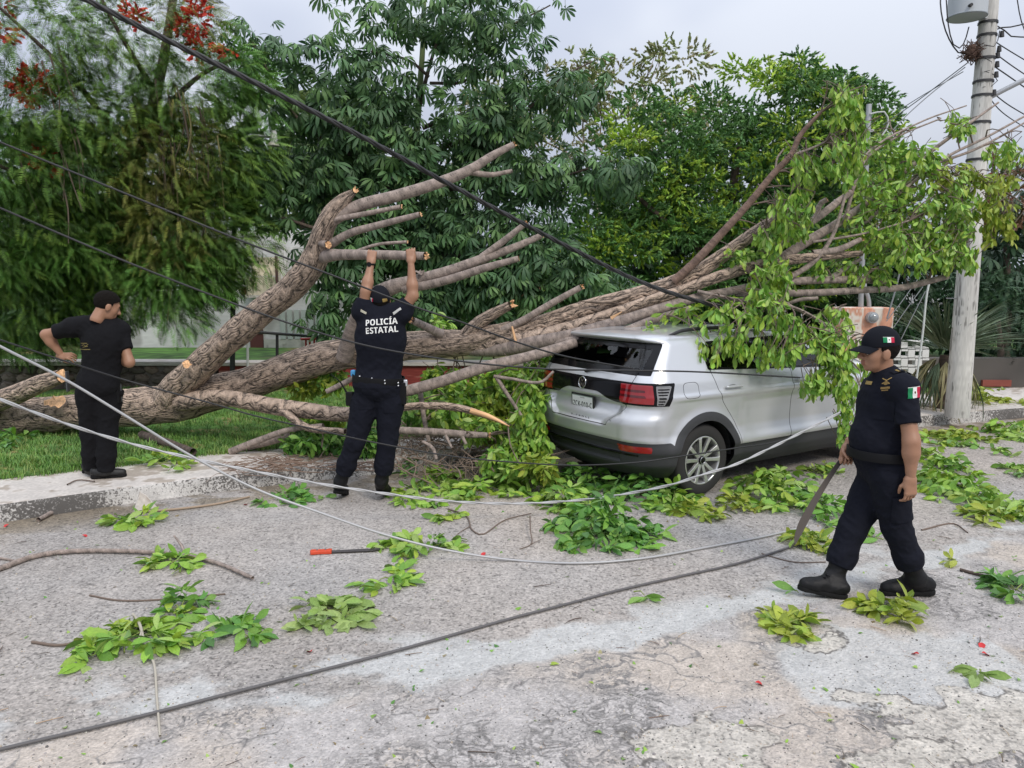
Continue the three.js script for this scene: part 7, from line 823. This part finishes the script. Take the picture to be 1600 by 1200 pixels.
[
  ['leafy sprig with pale twig in the left foreground', 205, 1012, 92, 46, 62, FRESH, { seed: 1, tall: 0.09, s: 1.0 }], ['upright tip of the left foreground sprig with dark leaves', 285, 955, 24, 14, 24, DEEP, { seed: 2, tall: 0.12, s: 0.9 }],
  ['left half of the long sprig in the foreground with darker leaves', 365, 992, 56, 20, 30, DEEP, { seed: 3, tall: 0.05 }], ['right half of the long foreground sprig with pale leaf undersides', 512, 962, 62, 22, 52, [[0.34, 0.48, 0.14], [0.30, 0.45, 0.10], [0.38, 0.52, 0.16]], { seed: 4, tall: 0.07 }],
  ['small green bunch under the long grey branch', 268, 884, 44, 11, 34, FRESH, { seed: 5, tall: 0.05 }], ['leafy sprig lying over the orange machete blade', 655, 862, 70, 20, 58, FRESH, { seed: 6, tall: 0.10 }], ['small bunch just below the machete sprig', 612, 906, 34, 14, 30, FRESH, { seed: 7, tall: 0.05 }],
  ['small bunch in the gutter under the pale kerb', 210, 817, 34, 9, 34, FRESH, { seed: 8, tall: 0.06 }], ['three dark leaves lying on the foreground cable', 995, 926, 30, 9, 5, DEEP, { seed: 9, tall: 0.03, stems: 1 }], ['yellow green bunch near the right foreground', 1238, 984, 42, 20, 40, YELLOWISH, { seed: 10, tall: 0.07 }],
  ['yellow green bunch beside the rear boot of the walking officer', 1392, 958, 44, 19, 44, YELLOWISH, { seed: 11, tall: 0.08 }], ['small sprig in the right foreground near red petals', 1528, 1048, 26, 11, 10, [[0.34, 0.48, 0.14], [0.26, 0.40, 0.08]], { seed: 12, tall: 0.05, stems: 1 }], ['dark leaved sprig cut by the right edge', 1588, 925, 34, 22, 36, DEEP, { seed: 13, tall: 0.08 }],
  ['yellow green bunch under the tip of the held machete', 1272, 852, 38, 16, 44, YELLOWISH, { seed: 14, tall: 0.07 }], ['single green leaf at the toe of the walking officer', 1243, 926, 18, 5, 2, FRESH, { seed: 15, tall: 0.02, stems: 1 }], ['small leaves between the legs of the walking officer', 1378, 846, 20, 6, 8, FRESH, { seed: 16, tall: 0.03, stems: 1 }], ['yellow leaf cluster right of the rear boot', 1497, 882, 14, 7, 7, YELLOWISH, { seed: 17, tall: 0.03, stems: 1 }],
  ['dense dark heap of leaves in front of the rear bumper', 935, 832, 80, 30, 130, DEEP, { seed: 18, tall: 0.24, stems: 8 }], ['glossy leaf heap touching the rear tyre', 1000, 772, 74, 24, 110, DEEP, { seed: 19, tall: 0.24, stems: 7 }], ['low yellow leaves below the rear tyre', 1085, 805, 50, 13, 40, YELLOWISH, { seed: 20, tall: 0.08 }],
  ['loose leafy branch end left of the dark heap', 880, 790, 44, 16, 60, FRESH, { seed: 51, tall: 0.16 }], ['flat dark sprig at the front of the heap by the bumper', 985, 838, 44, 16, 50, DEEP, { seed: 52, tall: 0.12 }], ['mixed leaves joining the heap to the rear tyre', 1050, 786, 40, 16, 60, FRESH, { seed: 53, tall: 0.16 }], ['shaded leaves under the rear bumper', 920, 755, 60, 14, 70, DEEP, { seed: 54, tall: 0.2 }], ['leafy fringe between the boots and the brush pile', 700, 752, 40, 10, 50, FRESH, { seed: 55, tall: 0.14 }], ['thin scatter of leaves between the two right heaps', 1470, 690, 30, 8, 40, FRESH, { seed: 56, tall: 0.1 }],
  ['light green heap on the road right of the rear tyre', 1218, 775, 66, 30, 120, FRESH, { seed: 21, tall: 0.24, stems: 7 }], ['leaves behind the held machete', 1290, 800, 30, 26, 46, DEEP, { seed: 22, tall: 0.14 }], ['yellowing bunch at the left of the light green heap', 1150, 790, 34, 14, 36, YELLOWISH, { seed: 23, tall: 0.10 }],
  ['large light green heap on the road behind the walking officer', 1500, 770, 62, 34, 130, FRESH, { seed: 24, tall: 0.20, stems: 7 }], ['low edge of the heap behind the officer near a dark twig', 1545, 812, 40, 12, 36, YELLOWISH, { seed: 25, tall: 0.07 }], ['bunch of leaves at the right edge near the low stick', 1590, 808, 26, 10, 20, FRESH, { seed: 26, tall: 0.05 }], ['thin leafy trail along the officer back at knee height', 1462, 722, 24, 26, 60, FRESH, { seed: 27, tall: 0.14 }],
  ['leaf litter strip under the far kerb by the pole', 1500, 684, 60, 9, 70, YELLOWISH, { seed: 28, tall: 0.10 }], ['leaf heap under the far kerb at the right edge', 1572, 678, 40, 13, 80, FRESH, { seed: 29, tall: 0.20 }], ['small scattered bunch on the far road', 1555, 706, 20, 7, 20, FRESH, { seed: 30, tall: 0.06 }], ['small bunch on the road between the two right heaps', 1590, 740, 24, 12, 30, FRESH, { seed: 31, tall: 0.08 }],
  ['leaves by the right boot of the lettered officer', 655, 775, 44, 16, 46, FRESH, { seed: 32, tall: 0.10 }], ['strip of leaves on the road below the brush pile', 745, 772, 56, 16, 70, FRESH, { seed: 33, tall: 0.12 }], ['leafy heap beside the left corner of the bumper', 830, 762, 50, 24, 100, FRESH, { seed: 34, tall: 0.26, stems: 7 }], ['leaf bunch left of the boots of the lettered officer', 452, 778, 50, 12, 40, DEEP, { seed: 35, tall: 0.08 }],
  ['light leaves under the front of the big dark heap', 700, 808, 34, 6, 12, FRESH, { seed: 36, tall: 0.03, stems: 2 }], ['leaf bunch behind the right heel of the lettered officer', 640, 735, 30, 14, 34, DEEP, { seed: 37, tall: 0.14 }], ['green leaves on the grass edge beside the left man', 250, 726, 46, 10, 40, FRESH, { seed: 38, tall: 0.10, h: 0.17 }], ['leafy bunch on the lawn at the left edge', 20, 696, 34, 14, 44, DEEP, { seed: 39, tall: 0.2, h: 0.17 }],
  ['pile of leaves behind the pole on the far pavement', 1540, 628, 44, 8, 70, YELLOWISH, { seed: 40, tall: 0.22, h: 0.16 }], ['leaves caught beneath the front door of the car', 1270, 740, 40, 7, 30, FRESH, { seed: 41, tall: 0.12 }],
].forEach(([label, u, v, hu, hv, n, tones, o]) => sprig(label, u, v, hu, hv, n, tones, o));
// red petals from the flame tree
[[1180, 1066], [1436, 1022], [1534, 1004], [1534, 1020], [486, 1018], [758, 863], [128, 836], [385, 788], [14, 819]].forEach(([u, v], i) => single('red_petal', leafGeo(0.05, 0.035, { fold: 0.4, droop: 0.5 }).rotateY(i * 2.1).translate(...ground(u, v, 0.014).toArray()), mat(lin(0.5, 0.03, 0.03), 0.7, { side: THREE.DoubleSide }), ['red petal on mottled asphalt left of the grey patch', 'red petal lying inside the smooth grey patch', 'upper one of two red petals by the small right sprig', 'lower one of two red petals by the small right sprig', 'red petal between the long sprig and the foreground cable', 'red petal right of the machete sprig', 'red petal above the long grey branch', 'red petal in the gutter under the kerb', 'red petal at the left edge under the kerb'][i], 'petal', 'red petals on the road'));
// brush pile of thin twigs between the officer and the car, and on the pavement
function brush(label, zones, seed, m) { const R = rng(seed), g = thing('brush_pile', label, 'brush', null, 'heaps of broken twigs'), list = []; for (const [u, v, hu, hv, n, h, tall] of zones) for (let i = 0; i < n; i++) { const p = ground(u + (R() - 0.5) * 2 * hu, v + (R() - 0.5) * 2 * hv, h); const a = R() * 6.28, L = 0.12 + R() * 0.38, q = p.clone().add(V(Math.cos(a) * L, (R() - 0.2) * tall, Math.sin(a) * L * 0.6)); p.y += R() * tall; q.y = Math.max(h + 0.01, q.y + tall * 0.5); const r = 0.003 + R() * R() * 0.008; list.push(tube([p, p.clone().lerp(q, 0.5).add(V((R() - 0.5) * 0.07, (R() - 0.3) * 0.06, (R() - 0.5) * 0.05)), q], [r, r * 0.8, r * 0.5], { seg: 4, step: 0.07 })); } const t = part('twigs', merged(list), m, g); t.userData.kind = 'stuff'; return g; }
brush('tangle of broken twigs between the lettered officer and the car', [[700, 735, 80, 30, 230, 0.02, 0.3], [760, 700, 50, 16, 90, 0.16, 0.3], [670, 700, 40, 16, 70, 0.16, 0.25], [820, 740, 40, 20, 60, 0.02, 0.3]], 71, mat(lin(0.24, 0.18, 0.14), 0.9));
brush('low layer of dry twigs lying on the pavement left of the lettered officer', [[460, 728, 60, 10, 90, 0.16, 0.05], [400, 735, 60, 8, 26, 0.16, 0.03], [330, 725, 60, 8, 10, 0.16, 0.02], [560, 735, 40, 8, 30, 0.16, 0.06]], 72, mat(lin(0.22, 0.15, 0.11), 0.9));
// fine litter on the road: pebbles, leaf scraps, splinters
{
  const R = rng(91), peb = [], scraps = [], splint = [], shade = [[0.34, 0.32, 0.30], [0.22, 0.21, 0.20], [0.5, 0.47, 0.43], [0.12, 0.115, 0.11], [0.42, 0.36, 0.29]];
  const spot = () => { for (;;) { const u = R() * 1640 - 20, v = 690 + 520 * Math.pow(R(), 1.5), p = ground(u, v); if (p.z > kerbZfast(p.x) + 0.12) return p; } };
  for (let i = 0; i < 9000; i++) { const p = spot(); p.y = 0.001; peb.push({ p, q: new THREE.Quaternion().setFromEuler(new THREE.Euler(R() * 6, R() * 6, R() * 6)), s: 0.0025 + 0.007 * R() * R() * R(), c: tint(shade, R) }); }
  for (let i = 0; i < 300; i++) { const p = spot(); p.y = 0.008; scraps.push({ p, q: Q(V(R() - 0.5, (R() - 0.5) * 0.15, R() - 0.5), (R() - 0.5) * 0.6), s: 0.2 + 0.55 * R() * R(), c: tint([...FRESH, ...DEEP, [0.3, 0.22, 0.1], [0.42, 0.36, 0.2]], R) }); }
  for (let i = 0; i < 260; i++) { const p = spot(); p.y = 0.006; splint.push({ p, q: Q(V(R() - 0.5, 0, R() - 0.5), 0), s: 0.25 + R() * R() * R() * 1.5, c: tint([[0.16, 0.11, 0.08], [0.10, 0.075, 0.06], [0.4, 0.3, 0.2]], R) }); }
  const add = (name, label, geo, m, items) => { const o = scatter(name, geo, m, items, scene); o.name = name; o.userData = { kind: 'stuff', label, category: name.replace('_', ' ') }; };
  add('gravel', 'loose grey grit strewn over the road', new THREE.IcosahedronGeometry(1, 0), mat(0xffffff, 0.95), peb); add('leaf_litter', 'scattered single leaves and leaf scraps on the road', LEAF[1], leafMat(0xffffff, { map: leafTex }), scraps); add('splinter_litter', 'scattered dark splinters and bits of twig on the road', tube([V(-0.05, 0, 0), V(0, 0.004, 0.006), V(0.05, 0, 0)], [0.0025, 0.003, 0.0015], { seg: 4, step: 0.03 }), mat(0xffffff, 0.9), splint);
}
// grass blades
{
  const R = rng(95), list = [], bl = (x, z, a, L) => { const d = V(Math.cos(a), 0, Math.sin(a)), s = V(-d.z, 0, d.x).multiplyScalar(0.0032); const p0 = V(x, 0, z), p1 = p0.clone().addScaledVector(d, L * 0.2).setY(L * 0.6), p2 = p0.clone().addScaledVector(d, L * 0.6).setY(L * 0.9); return geom([p0.x - s.x, 0, p0.z - s.z, p0.x + s.x, 0, p0.z + s.z, p1.x - s.x * 0.8, p1.y, p1.z - s.z * 0.8, p1.x + s.x * 0.8, p1.y, p1.z + s.z * 0.8, p2.x, p2.y, p2.z], [0, 1, 2, 2, 1, 3, 2, 3, 4]); };
  for (let i = 0; i < 16; i++) list.push(bl((R() - 0.5) * 0.11, (R() - 0.5) * 0.11, R() * 6.28, 0.035 + R() * 0.05)); const tuft = merged(list), items = [], G = [[0.14, 0.29, 0.045], [0.19, 0.35, 0.055], [0.10, 0.23, 0.04], [0.26, 0.35, 0.09], [0.15, 0.32, 0.07]];
  for (let i = 0; i < 22000; i++) { const x = -9 + 17 * R(), e = lawnEdge(x), z = e + 0.05 - Math.pow(R(), 1.5) * 7; if (z < -13 || (x > 0.5 && R() < 0.5)) continue; const n = f2(x * 1.3 + 4, z * 1.3, 3); if (n < 0.36 && R() < 0.6) continue; items.push({ p: V(x, 0.15 + 0.03 * sstep(0, 0.5, e - z), z), q: new THREE.Quaternion().setFromAxisAngle(V(0, 1, 0), R() * 6.28), s: 0.6 + R() * 0.7, c: tint(G, R, 0.2) }); }
  const o = scatter('grass', tuft, leafMat(0xffffff, { transmission: 0.2 }), items, scene); o.name = 'grass'; o.userData = { kind: 'stuff', label: 'short green lawn grass behind the pavement', category: 'grass' };
}
renderer.render(scene, camera);
